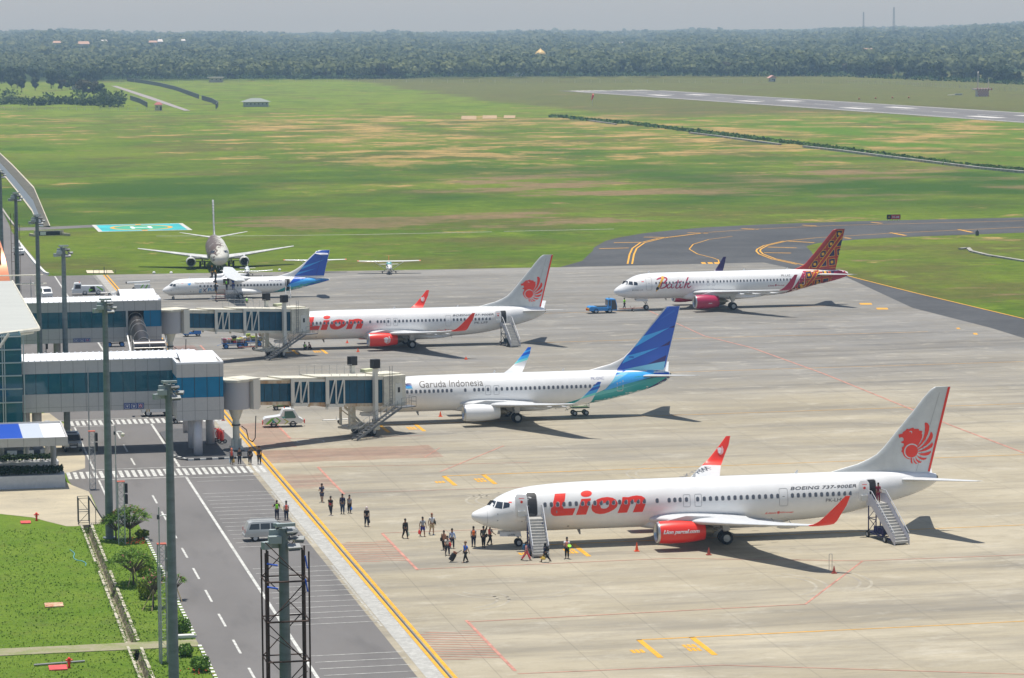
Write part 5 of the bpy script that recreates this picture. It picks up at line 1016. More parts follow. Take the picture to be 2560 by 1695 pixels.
def sign_board(parent, x0, x1, y, z0, z1):
 BL = mat('sign_navy_blue', (.015, .05, .25), .5)
 mb = MB(); mb.bb(x0, x1, y-.08, y-.0, z0, z1); s = mb.build('sign_panel', BL, parent)
 w_ = (x1-x0)/3; f = lambda u, v, l=0: (u, y-.085-l, v)
 for i in range(3):
  a, b = x0+i*w_+.08, x0+(i+1)*w_-.08; c, d = z0+.07, z1-.07; cx, cz = (a+b)/2, (c+d)/2; h = (d-c)
  fr = rrect(a, b, c, d, .05, 2); inn = rrect(a+.035, b-.035, c+.035, d-.035, .04, 2); n = len(fr)
  fl = [(fr+inn, [(j, (j+1) % n, n+(j+1) % n, n+j) for j in range(n)], 0, 0)]
  if i == 0: fl.append(place_text('1', cx-.06, cx+.06, c+.12, cz+.05)); fl.append(PF([(a+.12, d-.16), (b-.12, d-.16), (b-.12, d-.22), (a+.12, d-.22)]))
  if i == 1: fl += [PF([(cx-h*.28, cz-.02), (cx+h*.28, cz-.02), (cx, cz-h*.32)]), PF([(a+.12, d-.16), (b-.12, d-.16), (b-.12, d-.22), (a+.12, d-.22)])]
  if i == 2:
   o_, i_ = ellipse(cx, cz, h*.36, h*.36, 20), ellipse(cx, cz, h*.27, h*.27, 20); fl += [PF(ellipse(cx, cz, h*.36, h*.36, 20)), (o_+i_, [(j, (j+1) % 20, 20+(j+1) % 20, 20+j) for j in range(20)], 1, .004), PF([(cx-h*.22, cz-h*.17), (cx-h*.17, cz-h*.22), (cx+h*.22, cz+h*.17), (cx+h*.17, cz+h*.22)], 1, .005), PF([(cx-.05, cz-.12), (cx+.04, cz-.12), (cx+.1, cz+.1), (cx-.02, cz+.05)], 2, .004)]
  decal('pictogram', fl, f, [mat('sign_white', (.75, .75, .75), .5), RED, BL], s, du=5, dv=5)
nb = thing('pier_corridor', (0, 0, 0), 'nearer grey panelled passenger corridor on columns with teal window band and white roof', 'corridor')
def solid_band(parent, x0, x1, y0, y1, z0, z1, nm='wall', mt=PANEL):
 mb = MB(); mb.bb(x0, x1, y0, y1, z0, z1); return mb.build(nm, mt, parent)
lo = solid_band(nb, -36, -19.17, 64, 69.8, 4.45, 6.34); up = solid_band(nb, -36, -19.17, 64, 69.8, 8.45, 9.75)
panels(lo, -36, -19.2, 64, 4.45, 6.34, 1.27, .33, [4.95]); panels(up, -36, -19.2, 64, 8.45, 9.75, 1.27, .33)
glass_band(nb, -36, -19.17, 64, 6.34, 8.45, 1.27, TEALG, .33); glass_band(nb, -36, -19.17, 69.6, 6.34, 8.45, 2.54, TEALG, .33)
mb = MB(); [mb.bb(x-.28, x+.28, 64.12, 64.3, 6.34, 8.45) for x in (-27.9, -23.8)]; mb.build('pier_mullion', mat('pale_teal_pier', (.05, .22, .28), .4), nb)
SF = mat('corridor_floor_grey', (.16, .17, .17), .6); solid_band(nb, -36, -19.2, 64.1, 69.6, 6.33, 6.36, 'floor', SF)
vault('roof', -36, -16.5, 63.9, 69.9, 9.77, .42, ROOFW, nb, .62)
for nm, d in (('front', 0),):
 lo = solid_band(nb, -19.15, -14.36, 59.3, 70.2, 3.75, 6.1); up = solid_band(nb, -19.15, -14.36, 59.3, 70.2, 8.2, 9.56)
 panels(lo, -19.15, -14.36, 59.3, 3.75, 6.1, 1.27, .55, [4.75]); panels(up, -19.15, -14.36, 59.3, 8.2, 9.56, 1.27, .55)
 glass_band(nb, -19.1, -14.40, 59.3, 6.1, 8.2, 1.27, SKYG, .5)
 mb = MB(); mb.bb(-14.46, -14.42, 59.4, 70.1, 6.1, 8.2); mb.bb(-19.09, -19.05, 59.4, 70.1, 6.1, 8.2); mb.build('window', SKYG, nb)
mb = MB(); mb.bb(-19.15, -14.36, 59.3, 59.55, 9.56, 9.74); mb.bb(-19.15, -14.36, 69.95, 70.2, 9.56, 9.74); mb.bb(-19.15, -18.9, 59.55, 69.95, 9.56, 9.74); mb.bb(-14.61, -14.36, 59.55, 69.95, 9.56, 9.74); mb.build('parapet', ROOFW, nb)
vault('roof', -18.6, -14.9, 59.8, 69.7, 9.6, .62, ROOFW, nb)
for i, (x, y) in enumerate(((-17.0, 60.1), (-17.1, 65.0), (-14.95, 67.9), (-16.6, 77.3))):
 mb = MB(); mb.cyl((x, y, 0), (x, y, 3.8 if i < 3 else 4.3), .46 if i < 3 else .35, n=22); mb.build('column', mat('column_white_paint', (.62, .61, .64), .5), nb, smooth=True)
for x in (-34.2, -33.0): mb = MB(); mb.cyl((x, 66.5, 0), (x, 66.5, 4.5), .5, n=18); mb.build('column', MATS['column_white_paint'], nb, smooth=True)
s1 = thing('direction_sign', (0, 0, 0), 'blue sign board with three pictograms on the near corridor wall', 'sign'); sign_board(s1, -24.2, -22.15, 63.98, 4.55, 5.15)
mb = MB(); mb.prism([(-19.2, 57.6), (-18.3, 56.6), (-11.9, 57.1), (-12.6, 79.5), (-17.6, 80.5), (-19.4, 78), (-19.4, 62), (-20.0, 60)], 0, .13, 'xy'); isl = mb.build('island', mat('dark_block_paving', (.085, .085, .085), .8, noise=.2)); isl['kind'] = 'structure'
def kerb(name, pts, seg, wd, h, label, cols, group=None, z=0.0, fill=1.0):
 a = MB(); P = [Vector((p[0], p[1], 0)) for p in pts]; d = 0; k_ = 0
 for p, q in zip(P, P[1:]):
  L_ = (q-p).length; t = 0; u = (q-p).normalized()
  while t < L_-.02:
   e = min(t+seg, L_); c = p+u*(t+e)/2; a.mi = k_ % len(cols); a.box((c.x, c.y, z+h/2), ((e-t)*fill, wd, h), rz=math.atan2(u.y, u.x)); k_ += 1; t += seg
 o = a.build(name, cols, None, norm=False); tag(o, label, 'kerb'); return o
KW = mat('kerb_white_paint', (.66, .66, .62), .7, noise=.15); KB = mat('kerb_black_paint', (.03, .035, .045), .7)
kerb('painted_kerb', [(-19.9, 64), (-19.6, 60), (-18.4, 56.7), (-11.9, 57.0)], .62, .22, .2, 'black and white painted kerb round the paved island under the pier head', [KB, KW])
kerb('painted_kerb', [(-26.38, 13.6), (-26.4, 1), (-26.4, -31.6)], .55, .26, .17, 'white block kerb along the lawn beside the service road', [KW, M_LAWN])
kerb('painted_kerb', [(-26.4, -35.0), (-26.4, -46), (-26.45, -60)], .55, .26, .17, 'white block kerb at the bottom of the picture beside the shrubs', [KW, M_LAWN])
mb = MB(); mb.box((-27.2, -31.7, .15), (1.5, .45, .28)); tag(mb.build('kerb_stone', KW, bevel=.06), 'rounded white kerb stone ending the kerb at the mossy path', 'kerb')
fb = thing('pier_corridor', (0, 0, 0), 'farther grey panelled passenger corridor with teal window band and white ribbed roof', 'corridor')
Y2 = 135.5
def at2(px, py): q = PY(px, py, Y2); return q.x, q.z
xl, xr = -45.0, at2(402.8, 750)[0]
zt, zg1 = at2(402, 750)[1], at2(402, 775)[1]; zg0 = at2(403, 815.5)[1]; zb = at2(316, 854)[1]
lo = solid_band(fb, xl, xr, Y2, Y2+7.6, zb, zg0); up = solid_band(fb, xl, xr, Y2, Y2+7.6, zg1, zt)
panels(lo, xl, xr, Y2, zb, zg0, 1.36, .4, [zb+.5]); panels(up, xl, xr, Y2, zg1, zt, 1.36, .4)
xt0, xt1 = at2(320, 800)[0], at2(359, 800)[0]
glass_band(fb, xl, at2(315, 800)[0], Y2, zg0, zg1, 1.36, TEALG, .4); glass_band(fb, xt1+.05, xr, Y2, zg0, zg1, 1.3, SKYG, .8)
glass_band(fb, xl, xr, Y2+7.4, zg0, zg1, 2.7, TEALG, .4); solid_band(fb, xl, xr-.1, Y2+.1, Y2+7.3, zg0-.02, zg0+.02, 'floor', SF)
mb = MB(); mb.bb(at2(315, 800)[0], xt0, Y2+.0, Y2+.3, zg0, zg1); mb.build('door_post', PANEL, fb); mb = MB(); mb.bb(xt0, xt1, Y2+.9, Y2+1.0, zg0-.3, zg1); mb.build('doorway', BLACK, fb)
mb = MB(); mb.bb(at2(207, 800)[0], at2(212, 800)[0], Y2+.12, Y2+.3, zg0, zg1); mb.build('pier_mullion', MATS['pale_teal_pier'], fb)
vault('roof', xl, xr-.1, Y2-.1, Y2+5.6, zt+.02, .35, ROOFW, fb, .66); vault('roof', xr-5.0, xr-.5, Y2+1.2, Y2+9.2, zt+.25, .75, ROOFW, fb)
mb = MB(); mb.bb(xr-.35, xr, Y2, Y2+9.5, zt, zt+.2); mb.bb(xr-5.6, xr-.35, Y2+9.2, Y2+9.5, zt, zt+.2); mb.build('parapet', ROOFW, fb)
solid_band(fb, xr-5.6, xr, Y2+7.6, Y2+9.5, zb, zt, 'wall')
for x in (-34, -27, -15.2): mb = MB(); mb.cyl((x, Y2+4.5, 0), (x, Y2+4.5, zb), .46, n=18); mb.build('column', MATS['column_white_paint'], fb, smooth=True)
s2 = thing('direction_sign', (0, 0, 0), 'blue sign board with three pictograms on the far corridor wall', 'sign'); a = at2(183.5, 856); b = at2(225.5, 845.5); sign_board(s2, a[0], b[0], Y2-.02, a[1], b[1])
tb = thing('covered_stairway', (0, 0, 0), 'dark curved stair tube with light ribs running down in front of the far corridor', 'stairway')
TUB = mat('smoked_tube_cladding', (.085, .08, .078), .28, metal=.55); RIBM = mat('pale_metal_rib', (.62, .60, .56), .4, metal=.4)
def arch(c, d, r, rise, z, n=14, yaw=0.0):
 out = [];
 for i in range(n+1):
  t = math.pi*i/n; o = -r*math.cos(t); out.append((c[0]+o*math.cos(yaw), c[1]+o*math.sin(yaw), z+rise*math.sin(t)))
 return out
A0, A1 = (at2(339.5, 800)[0], Y2+.9, zg0-.2), (at2(339.5, 800)[0]+.45, Y2-6.6, 3.1)
def tube(name, secs, mt, parent):
 mb = MB(); mb.ring(secs, False, False, close=False); i2 = [[(p[0], p[1], p[2]-.05) for p in s] for s in secs]; mb.ring(i2, False, False, close=False); return mb.build(name, mt, parent, smooth=True)
sec = lambda t, e=0: arch((A0[0]+(A1[0]-A0[0])*t, A0[1]+(A1[1]-A0[1])*t), None, 1.0+e, 1.25+e, A0[2]+(A1[2]-A0[2])*t+.75)
tube('tube_roof', [sec(t) for t in np.linspace(0, 1, 9)], TUB, tb)
for t in (.02, .3, .44, .72, .99):
 mb = MB(); p = sec(t, .03); mb.path(p, .035, 5); mb.build('rib', RIBM, tb)
mb = MB()
for s in (-1, 1): mb.ring([[(A0[0]+s*1.0, A0[1], A0[2]-.4), (A0[0]+s*1.0, A0[1], A0[2]+.8), (A0[0]+s*.96, A0[1], A0[2]+.8), (A0[0]+s*.96, A0[1], A0[2]-.4)], [(A1[0]+s*1.0, A1[1], A1[2]-.8), (A1[0]+s*1.0, A1[1], A1[2]+.8), (A1[0]+s*.96, A1[1], A1[2]+.8), (A1[0]+s*.96, A1[1], A1[2]-.8)]])
mb.build('side_wall', TUB, tb)
mb = MB(); mb.ring([[(A0[0]-1.12, A0[1], A0[2]-.35), (A0[0]-1.12, A0[1], A0[2]+.05), (A0[0]-1.28, A0[1], A0[2]+.05), (A0[0]-1.28, A0[1], A0[2]-.35)], [(A1[0]-1.12, A1[1]-.3, .25), (A1[0]-1.12, A1[1]-.3, .7), (A1[0]-1.28, A1[1]-.3, .7), (A1[0]-1.28, A1[1]-.3, .25)]]); mb.build('handrail', VWHITE, tb)
by = Y2-7.6; bx0 = PY(333, 865, by).x; bx1 = PY(412, 865, by).x; bm = (bx0+bx1)/2; BZ = 3.15
secs = [[(x, by-1.15*math.cos(t), 4.1+.9*math.sin(t)) for t in np.linspace(0, math.pi, 13)] for x in (bx0, bm, bx1)]
tube('vestibule_roof', secs, TUB, tb)
mb = MB()
for x in (bx0, bm, bx1):
 mb.path([(x, by-1.17*math.cos(t), 4.1+.92*math.sin(t)) for t in np.linspace(0, math.pi, 13)], .045, 5); mb.bar((x, by-1.17, 0), (x, by-1.17, 4.1), .1); mb.bar((x, by+1.17, 0), (x, by+1.17, 4.1), .1)
mb.bar((bx0, by-1.17, 4.1), (bx1, by-1.17, 4.1), .08); mb.bar((bx0, by-1.17, BZ+.05), (bx1, by-1.17, BZ+.05), .1); mb.build('frame', RIBM, tb)
mb = MB(); [mb.bb(bx0+.1, bm-.2, by-1.1+.26*i, by+1.1, BZ, BZ+.1+.13*i) for i in range(7)]; mb.build('stairs', mat('brown_stair_tile', (.30, .19, .12), .7, noise=.2), tb)
mb = MB(); mb.bb(bm+.1, bx1-.1, by+.9, by+1.0, BZ, 4.1); mb.build('back_wall', mat('brown_grey_wall', (.14, .12, .09), .7), tb)
mb = MB(); mb.bb(bx0-.3, bx1+.2, by-1.4, by+1.3, BZ-.15, BZ); mb.bb(bx0, bx1, by-1.1, by+1.1, 0, BZ-.15); mb.build('base_slab', mat('pale_concrete', (.42, .41, .38), .8), tb)
tw = thing('terminal_building', (0, 0, 0), 'terminal block with dark teal glass wall and grey sheet roof at the left edge', 'building')
gx = -34.55
mb = MB(); mb.bb(-60, gx, 63.4, 63.5, 3.2, 12.6); g_ = mb.build('glass_wall', TEALG, tw)
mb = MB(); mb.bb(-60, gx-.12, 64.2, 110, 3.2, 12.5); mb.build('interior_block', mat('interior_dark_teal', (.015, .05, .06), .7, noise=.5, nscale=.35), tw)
mb = MB(); mb.bb(gx-.12, gx-.02, 63.5, 110, 3.2, 12.6); mb.build('glass_wall', TEALG, tw)
mb = MB()
for py in (789, 917, 1045, 1172, 1302, 1434): z = PY(40, 640+py/3.92, 63.35).z; mb.bb(-60, gx+.02, 63.2, 63.42, z-.06, z+.06)
for px in (6.5, 12, 60): x = PY(px, 900, 63.35).x; mb.bb(x-.09, x+.02, 63.28, 63.42, 3.2, 12.6)
mb.build('mullions', mat('pale_mullion', (.45, .5, .48), .4), g_)
mb = MB()
for x in (-40, -37.5): mb.bb(x, x+1.3, 64.0, 64.1, 3.4, 5.2)
for z in (6.3, 8.4, 10.3): mb.bb(-58, gx-.3, 63.7, 64.1, z, z+.22)
mb.build('interior_floors', mat('interior_slab', (.10, .16, .17), .7), tw)
zr = 12.9
rp = [G(0-60, 837+3, zr-.3), G(98, 820, zr-.3), G(31, 702, zr+1.0), G(-60, 704, zr+1.0)]
mb = MB(); mb.ring([[tuple(p) for p in rp], [(p.x, p.y, p.z-.28) for p in rp]]); rf = mb.build('roof', mat('grey_ribbed_roof', (.46, .47, .43), .55, nscale=1.0, stretch=(.05, 3.0, 1), noise=.12), tw)
mb = MB(); a, b = rp[0], rp[1]; mb.bar((a.x, a.y-.1, a.z-.1), (b.x, b.y-.1, b.z-.1), .32); mb.bar((a.x, a.y+.4, a.z-.55), (b.x-.6, b.y+.4, b.z-.5), .2); c = rp[2]; mb.bar((b.x+.02, b.y, b.z), (c.x, c.y, c.z), .16); mb.build('gutter', CREAM, rf)
mb = MB(); p0, p1 = PY(-6, 875, 61.8), PY(22, 832, 61.8); mb.bar(tuple(p0), (p1.x, 61.8, p1.z-.1), .25); mb.build('roof_bracket', CREAM, tw)
ob = thing('orange_roof_building', (0, 0, 0), 'building with salmon orange curved roof behind the terminal at the left edge', 'building')
OY = 150
zt_ = PY(20, 600, OY).z; xr_ = PY(27, 690, OY).x
mb = MB(); rows = []
for i in range(13):
 t = i/12*math.pi*.5; rows.append([(xr_-26, OY-14+14*math.sin(t)*1.0, zt_-8.5+8.5*math.sin(t) if 0 else 4+ (zt_-4)*math.sin(t)), (xr_-1.9*(math.sin(t)), OY-14+14*math.sin(t), 4+(zt_-4)*math.sin(t))])
rows = [[(xr_-26, OY-9*math.cos(i/12*math.pi/2), 6+(zt_-6)*math.sin(i/12*math.pi/2)), (xr_-1.3*math.sin(i/12*math.pi/2)**2, OY-9*math.cos(i/12*math.pi/2), 6+(zt_-6)*math.sin(i/12*math.pi/2))] for i in range(13)]
mb.ring(rows, False, False, close=False); mb.build('curved_roof', mat('salmon_metal_roof', (.72, .27, .14), .38, metal=.25), ob, smooth=True)
mb = MB(); mb.bb(xr_-26, xr_-1.4, OY-6, OY+16, 0, zt_-.6); mb.build('wall', mat('dark_brown_wall', (.16, .09, .06), .8), ob)  # one even dark brown below the curved roof
mb = MB(); e = PY(8, 707, OY-12); mb.bar((e.x-6, OY-12, e.z-.2), (e.x+5.4, OY-12, e.z-.2), .14); mb.bar((e.x-6, OY-12, e.z+.9), (e.x+5.0, OY-12, e.z+.9), .14)
for q in range(4): mb.bar((e.x-5+q*3, OY-12, e.z-1.6), (e.x-5+q*3, OY-12, e.z+.9), .12)
mb.build('rail', CREAM, ob)
cn = thing('entrance_canopy', (0, 0, 0), 'low white canopy with bright blue panel on round columns at the left edge', 'canopy')
cz = 4.95
fr, bk = G(165.6, 1093, cz), G(149, 1054, cz)
x1 = fr.x; y0 = fr.y; y1 = bk.y
mb = MB(); mb.bb(-60, x1, y0, y1, cz-.25, cz-.15); mb.build('roof_slab', ROOFW, cn)
mb = MB(); mb.bb(-60, x1, y0-.12, y0, cz-.78, cz+.05); mb.bb(x1, x1+.14, y0-.12, y1+.1, cz-.78, cz+.05); mb.bb(-60, x1, y1, y1+.14, cz-.5, cz+.05); fa = mb.build('fascia', PANEL, cn); panels(fa, -45, x1, y0-.12, cz-.78, cz+.05, 1.5, .6)
BP = mat('canopy_blue_panel', (.006, .065, .42), .45)
xb = G(52, 1077, cz).x
mb = MB(); mb.bb(-60, xb, y0+.1, y1-.2, cz-.15, cz-.05); mb.build('blue_panel', BP, cn)
mb = MB(); mb.bb(xb, G(104, 1077, cz).x, y0+.1, y1-.2, cz-.15, cz-.06); mb.build('pale_panel', mat('pale_blue_grey_panel', (.48, .53, .60), .5), cn)
for (px, py) in ((134.5, 1182), (120, 1152), (67, 1158), (4, 1163)):
 p = G(px, py, .6); mb = MB(); mb.cyl((p.x, p.y, 0), (p.x, p.y, cz-.3), .28, n=20); mb.build('column', mat('column_grey_paint', (.42, .42, .42), .45), cn, smooth=True)
STEEL = mat('stair_steel_grey', (.17, .18, .19), .5, metal=.3, noise=.2); JG = mat('jet_bridge_blue_glass', (.006, .085, .15), .16, spec=.25, noise=.35, nscale=.7)
def jetbridge(dx, dy, label, lower=0.0):
 root = thing('jet_bridge', (dx, dy, 0), label, 'jet bridge')
 C = Vector((-12.75, 63.0)); E = Vector((3.9, 72.6)); ax = (E-C).normalized(); nx = Vector((ax.y, -ax.x))   # nx points to the viewer
 def zf(t): return 4.75-1.45*min(max(t/19.2, 0), 1)
 mb = MB(); mb.cyl((C.x, C.y, 0), (C.x, C.y, 3.9), .36, n=18); mb.box((C.x, C.y, .2), (1.3, 1.3, .4)); mb.cyl((C.x, C.y, 3.3), (C.x, C.y, 4.4), .42, .8, n=18)
 for a in range(4): mb.box((C.x+.45*math.cos(a*math.pi/2+.6), C.y+.45*math.sin(a*math.pi/2+.6), .75), (.5, .06, .9), rz=a*math.pi/2+.6)
 mb.build('support_column', mat('pale_green_white_paint', (.60, .62, .56), .5, noise=.08), root, ang=40)
 mb = MB(); mb.cyl((C.x, C.y, 4.4), (C.x, C.y, 7.25), 1.45, n=26); rt = mb.build('rotunda', mat('rotunda_grey_curtain', (.42, .43, .45), .5), root, ang=40)
 mb = MB(); mb.cyl((C.x, C.y, 7.25), (C.x, C.y, 7.5), 1.75, n=8); mb.box((C.x+.9*ax.x, C.y+.9*ax.y, 7.45), (2.4, 3.0, .16), rz=math.atan2(ax.y, ax.x)); mb.build('rotunda_roof', CREAM, rt, ang=40)
 mb = MB(); mb.path([(C.x+.5, C.y-.5, 2.6), (C.x+1.0, C.y-.6, 2.2), (C.x+1.2, C.y-.6, 1.2), (C.x+1.6, C.y-.6, .9), (C.x+1.9, C.y-.6, 1.3), (C.x+2.0, C.y-.6, 3.6)], .05); mb.build('cable', BLACK, root); mb = MB(); mb.cyl((C.x, C.y, 2.6), (C.x, C.y, 2.75), .46, n=14); mb.build('pipe_collar', DGREY, root)
 ang = math.atan2(ax.y, ax.x)
 def P(t, s, z): q = C+ax*t+nx*s; return (q.x, q.y, z)
 def bx(mb, t0, t1, s0, s1, z0, z1, sl=True):
  a0, a1 = (zf(t0), zf(t1)) if sl else (0, 0)
  mb.ring([[P(t0, s0, a0+z0), P(t0, s1, a0+z0), P(t0, s1, a0+z1), P(t0, s0, a0+z1)], [P(t1, s0, a1+z0), P(t1, s1, a1+z0), P(t1, s1, a1+z1), P(t1, s0, a1+z1)]])
 mb = MB(); bx(mb, 1.2, 1.9, -1.5, 1.5, -.35, 2.75); mb.build('entry_frame', mat('cream_white_paint', (.68, .67, .60), .5), root)
 def tunnel(t0, t1, hw, h0, h1, gl0, gl1, truss, nm):
  tn = thing(nm, (0, 0, 0), None, None); tn.parent = root
  mb = MB(); bx(mb, t0, t1, -hw, hw, h0, h0+.34); bx(mb, t0, t1, -hw, hw, h1-.30, h1); mb.build('shell', CREAMR if lower == 0 else CREAM, tn)
  mb = MB(); bx(mb, t0+.05, t1-.02, -hw+.08, hw-.08, h0+.34, h1-.30); mb.build('glazing', JG, tn)
  mb = MB(); bx(mb, t0-1.0, t1-.05, -hw-.05, hw+.05, h1, h1+.12); mb.build('roof_slab', CREAM, tn)
  mb = MB(); q = t0+.9 if not truss else truss+1.0
  for s in (hw-.05,):
   k_ = (truss or t0)+.95
   while k_ < t1-.2: bx(mb, k_-.025, k_+.025, s-.06, s+.0, h0+.3, h1-.28); k_ += 1.0
  mb.build('mullions', mat('dark_teal_mullion', (.01, .05, .07), .5), tn)
  mb = MB(); CW = MATS['cream_white_paint']
  for s in (-hw-.12, hw+.02):
   bx(mb, t0, t0+.28, s, s+.10, h0-.25, h1+.1)
   if truss:
    for k_ in (t0+.28, (t0+truss)/2+.1, truss):
     bx(mb, k_, k_+.16, s, s+.10, h0+.2, h1-.1)
    bx(mb, t0, truss, s, s+.10, h0, h0+.34); bx(mb, t0, t1, s, s+.08, h1-.28, h1-.02)
  mb.build('frame', CW, tn)
  if truss:
   mb = MB(); m2 = (t0+truss)/2+.1
   for a, b in ((t0+.4, m2-.05), (m2+.2, truss-.05)): mb.bar(P(a, hw+.09, zf(a)+h0+.3), P(b, hw+.09, zf(b)+h1-.2), .14)
   mb.build('brace', CW, tn)
 tunnel(1.9, 6.6, 1.25, .05, 2.6, .4, 2.2, None, 'tunnel_section'); tunnel(6.1, 11.0, 1.38, -.1, 2.75, .4, 2.2, 8.3, 'tunnel_section'); tunnel(10.6, 18.6, 1.5, -.25, 2.9, .4, 2.2, 13.0, 'tunnel_section')
 tl = 17.0
 for s in (-1.95, 1.95):
  mb = MB(); bx(mb, tl-.2, tl+.25, s-.2, s+.2, .9, zf(tl)+3.9, False); mb.build('lift_column', MATS['cream_white_paint'], root)
  mb = MB(); bx(mb, tl-.4, tl+.45, s-.35, s+.35, zf(tl)+3.9, zf(tl)+4.85, False); mb.build('column_head', BLACK, root)
 mb = MB(); bx(mb, tl-.3, tl+.4, -2.2, 2.2, .75, 1.25, False); mb.bar(P(tl, 0, 1.0), P(tl-2.6, 0, 3.2), .22); mb.bar(P(tl-2.5, -.9, 1.2), P(tl-2.5, -.9, 3.4), .25); mb.bar(P(tl-2.5, -.9, 2.9), P(tl-.2, -.9, 1.3), .1); mb.bar(P(tl-2.5, .6, 1.2), P(tl-2.5, .6, 3.4), .2); bx(mb, tl-2.9, tl+.3, -.9, .9, .9, 1.1, False); mb.build('bogie', CREAM, root)
 for s in (-1.55, -.75, .75, 1.55):
  q = P(tl, s, .55); wheel(root, (0, 0, 0), .55, .38); o = [c for c in bpy.data.objects if c.parent == root and c.name.startswith('wheel')][-1]; o.location = q; o.rotation_euler = (0, 0, ang+(.35 if s > 0 else .1))
 cabz = zf(18.6)
 K = Vector((5.35, 76.9)); kd = Vector((0.18, 1)).normalized()
 mb = MB(); bx(mb, 18.4, 21.4, -1.7, 1.75, -.3, 3.0); cab = mb.build('cab', CREAM, root, bevel=.03)
 mb = MB(); q = P(20, -1.2, 0); mb.ring([[(q[0]-1.4, q[1]-.4, cabz-.2), (q[0]+1.6, q[1]-.4, cabz-.2), (q[0]+1.6, q[1]-.4, cabz+2.8), (q[0]-1.4, q[1]-.4, cabz+2.8)], [(q[0]-1.2, 77.6, cabz-.3), (q[0]+1.7, 77.6, cabz-.3), (q[0]+1.7, 77.6, cabz+2.6), (q[0]-1.2, 77.6, cabz+2.6)]]); mb.build('canopy_bellows', mat('bellows_grey', (.12, .12, .12), .8), root)
 mb = MB(); bx(mb, 19.9, 20.9, 1.74, 1.80, -.05, 2.1); dr = mb.build('cab_door', MATS['cream_white_paint'], root)
 mb = MB(); bx(mb, 20.25, 20.55, 1.80, 1.82, 1.15, 1.7); mb.build('door_window', BLACK, dr)
 mb = MB(); bx(mb, 18.7, 19.0, 1.55, 1.62, .3, 2.5); mb.build('cab_window', JG, root)
 mb = MB(); bx(mb, 18.2, 21.2, -1.2, 1.2, 3.0, 3.18); mb.build('cab_roof', CREAM, root)
 mb = MB(); mb.box((q[0]-1.0, q[1]+.5, cabz+3.25), (1.6, .9, .35), rz=ang); mb.build('roof_unit', mat('pale_yellow_green', (.60, .62, .40), .6), root)
 mb = MB(); bx(mb, 19.6, 21.8, 1.75, 3.0, -.42, -.32); 
 mb.build('landing', STEEL, root)
 mb = MB()
 def rail(a, b, za, zb, n):
  for i in range(n+1):
   t = i/n; q = [a[j]+(b[j]-a[j])*t for j in (0, 1)]; z = za+(zb-za)*t; mb.bar(P(q[0], q[1], z), P(q[0], q[1], z+1.0), .035)
  for h in (.5, 1.0): mb.bar(P(a[0], a[1], za+h), P(b[0], b[1], zb+h), .035)
 zl = zf(20)-.32
 rail((19.8, 3.0), (21.8, 3.0), zl, zl, 3); rail((21.8, 3.0), (21.8, 1.8), zl, zl, 1); mb.build('landing_rail', STEEL, root)
 st0, st1 = (19.9, 2.4), (13.2, 3.05)
 mb = MB(); n = 15
 for s in (-.45, .45):
  mb.ring([[P(st0[0], st0[1]+s-.03, zl-.15), P(st0[0], st0[1]+s+.03, zl-.15), P(st0[0], st0[1]+s+.03, zl+.12), P(st0[0], st0[1]+s-.03, zl+.12)], [P(st1[0], st1[1]+s-.03, .02), P(st1[0], st1[1]+s+.03, .02), P(st1[0], st1[1]+s+.03, .3), P(st1[0], st1[1]+s-.03, .3)]])
 for i in range(n):
  t = (i+.5)/n; q = (st0[0]+(st1[0]-st0[0])*t, st0[1]+(st1[1]-st0[1])*t); z = zl*(1-t)+.15*t; bx(mb, q[0]-.14, q[0]+.14, q[1]-.43, q[1]+.43, z, z+.035, False)
 mb.build('service_stair', STEEL, root)
 mb = MB()
 for s in (-.5, .5): rail((st0[0]-.6, st0[1]+s), (st1[0]+.2, st1[1]+s), zl-.25, .35, 7)
 mb.build('stair_rail', STEEL, root)
 mb = MB()
 def rail2(t0, t1, s, n):
  for i in range(n+1): t = t0+(t1-t0)*i/n; mb.bar(P(t, s, zf(t)+2.9), P(t, s, zf(t)+4.0), .035)
  for h in (3.45, 4.0): mb.bar(P(t0, s, zf(t0)+h), P(t1, s, zf(t1)+h), .035)
 rail2(9.4, 16.5, -1.4, 7)
 for i in range(6): t = 11.5+i*1.15; mb.bar(P(t, 1.4, zf(t)+2.9), P(t, 1.4, zf(t)+3.25), .04)
 for i in range(3): mb.bar(P(19.2+i*.35, -.6, zf(19)+3.1), P(19.2+i*.35, -.6, zf(19)+4.3), .035)
 mb.bar(P(19.2, -.6, zf(19)+4.3), P(19.9, -.6, zf(19)+4.3), .035)
 mb.build('roof_rail', mat('grey_rail', (.36, .37, .37), .5), root)
 mb = MB(); mb.bar(P(19.15, 1.8, zf(19)-.2), P(19.15, 1.8, zf(19)+4.1), .04); mb.bar(P(19.5, 1.8, zf(19)-.2), P(19.5, 1.8, zf(19)+4.1), .04)
 for i in range(13): z = zf(19)-.1+i*.32; mb.bar(P(19.15, 1.8, z), P(19.5, 1.8, z), .03)
 mb.build('ladder', STEEL, root)
 return root
jetbridge(0, 0, 'nearer cream jet bridge with blue glass, rust stained, reaching the airliner with the blue fin')
jetbridge(.25, 78.1, 'farther cream jet bridge with blue glass, reaching the red lettered airliner', 1)
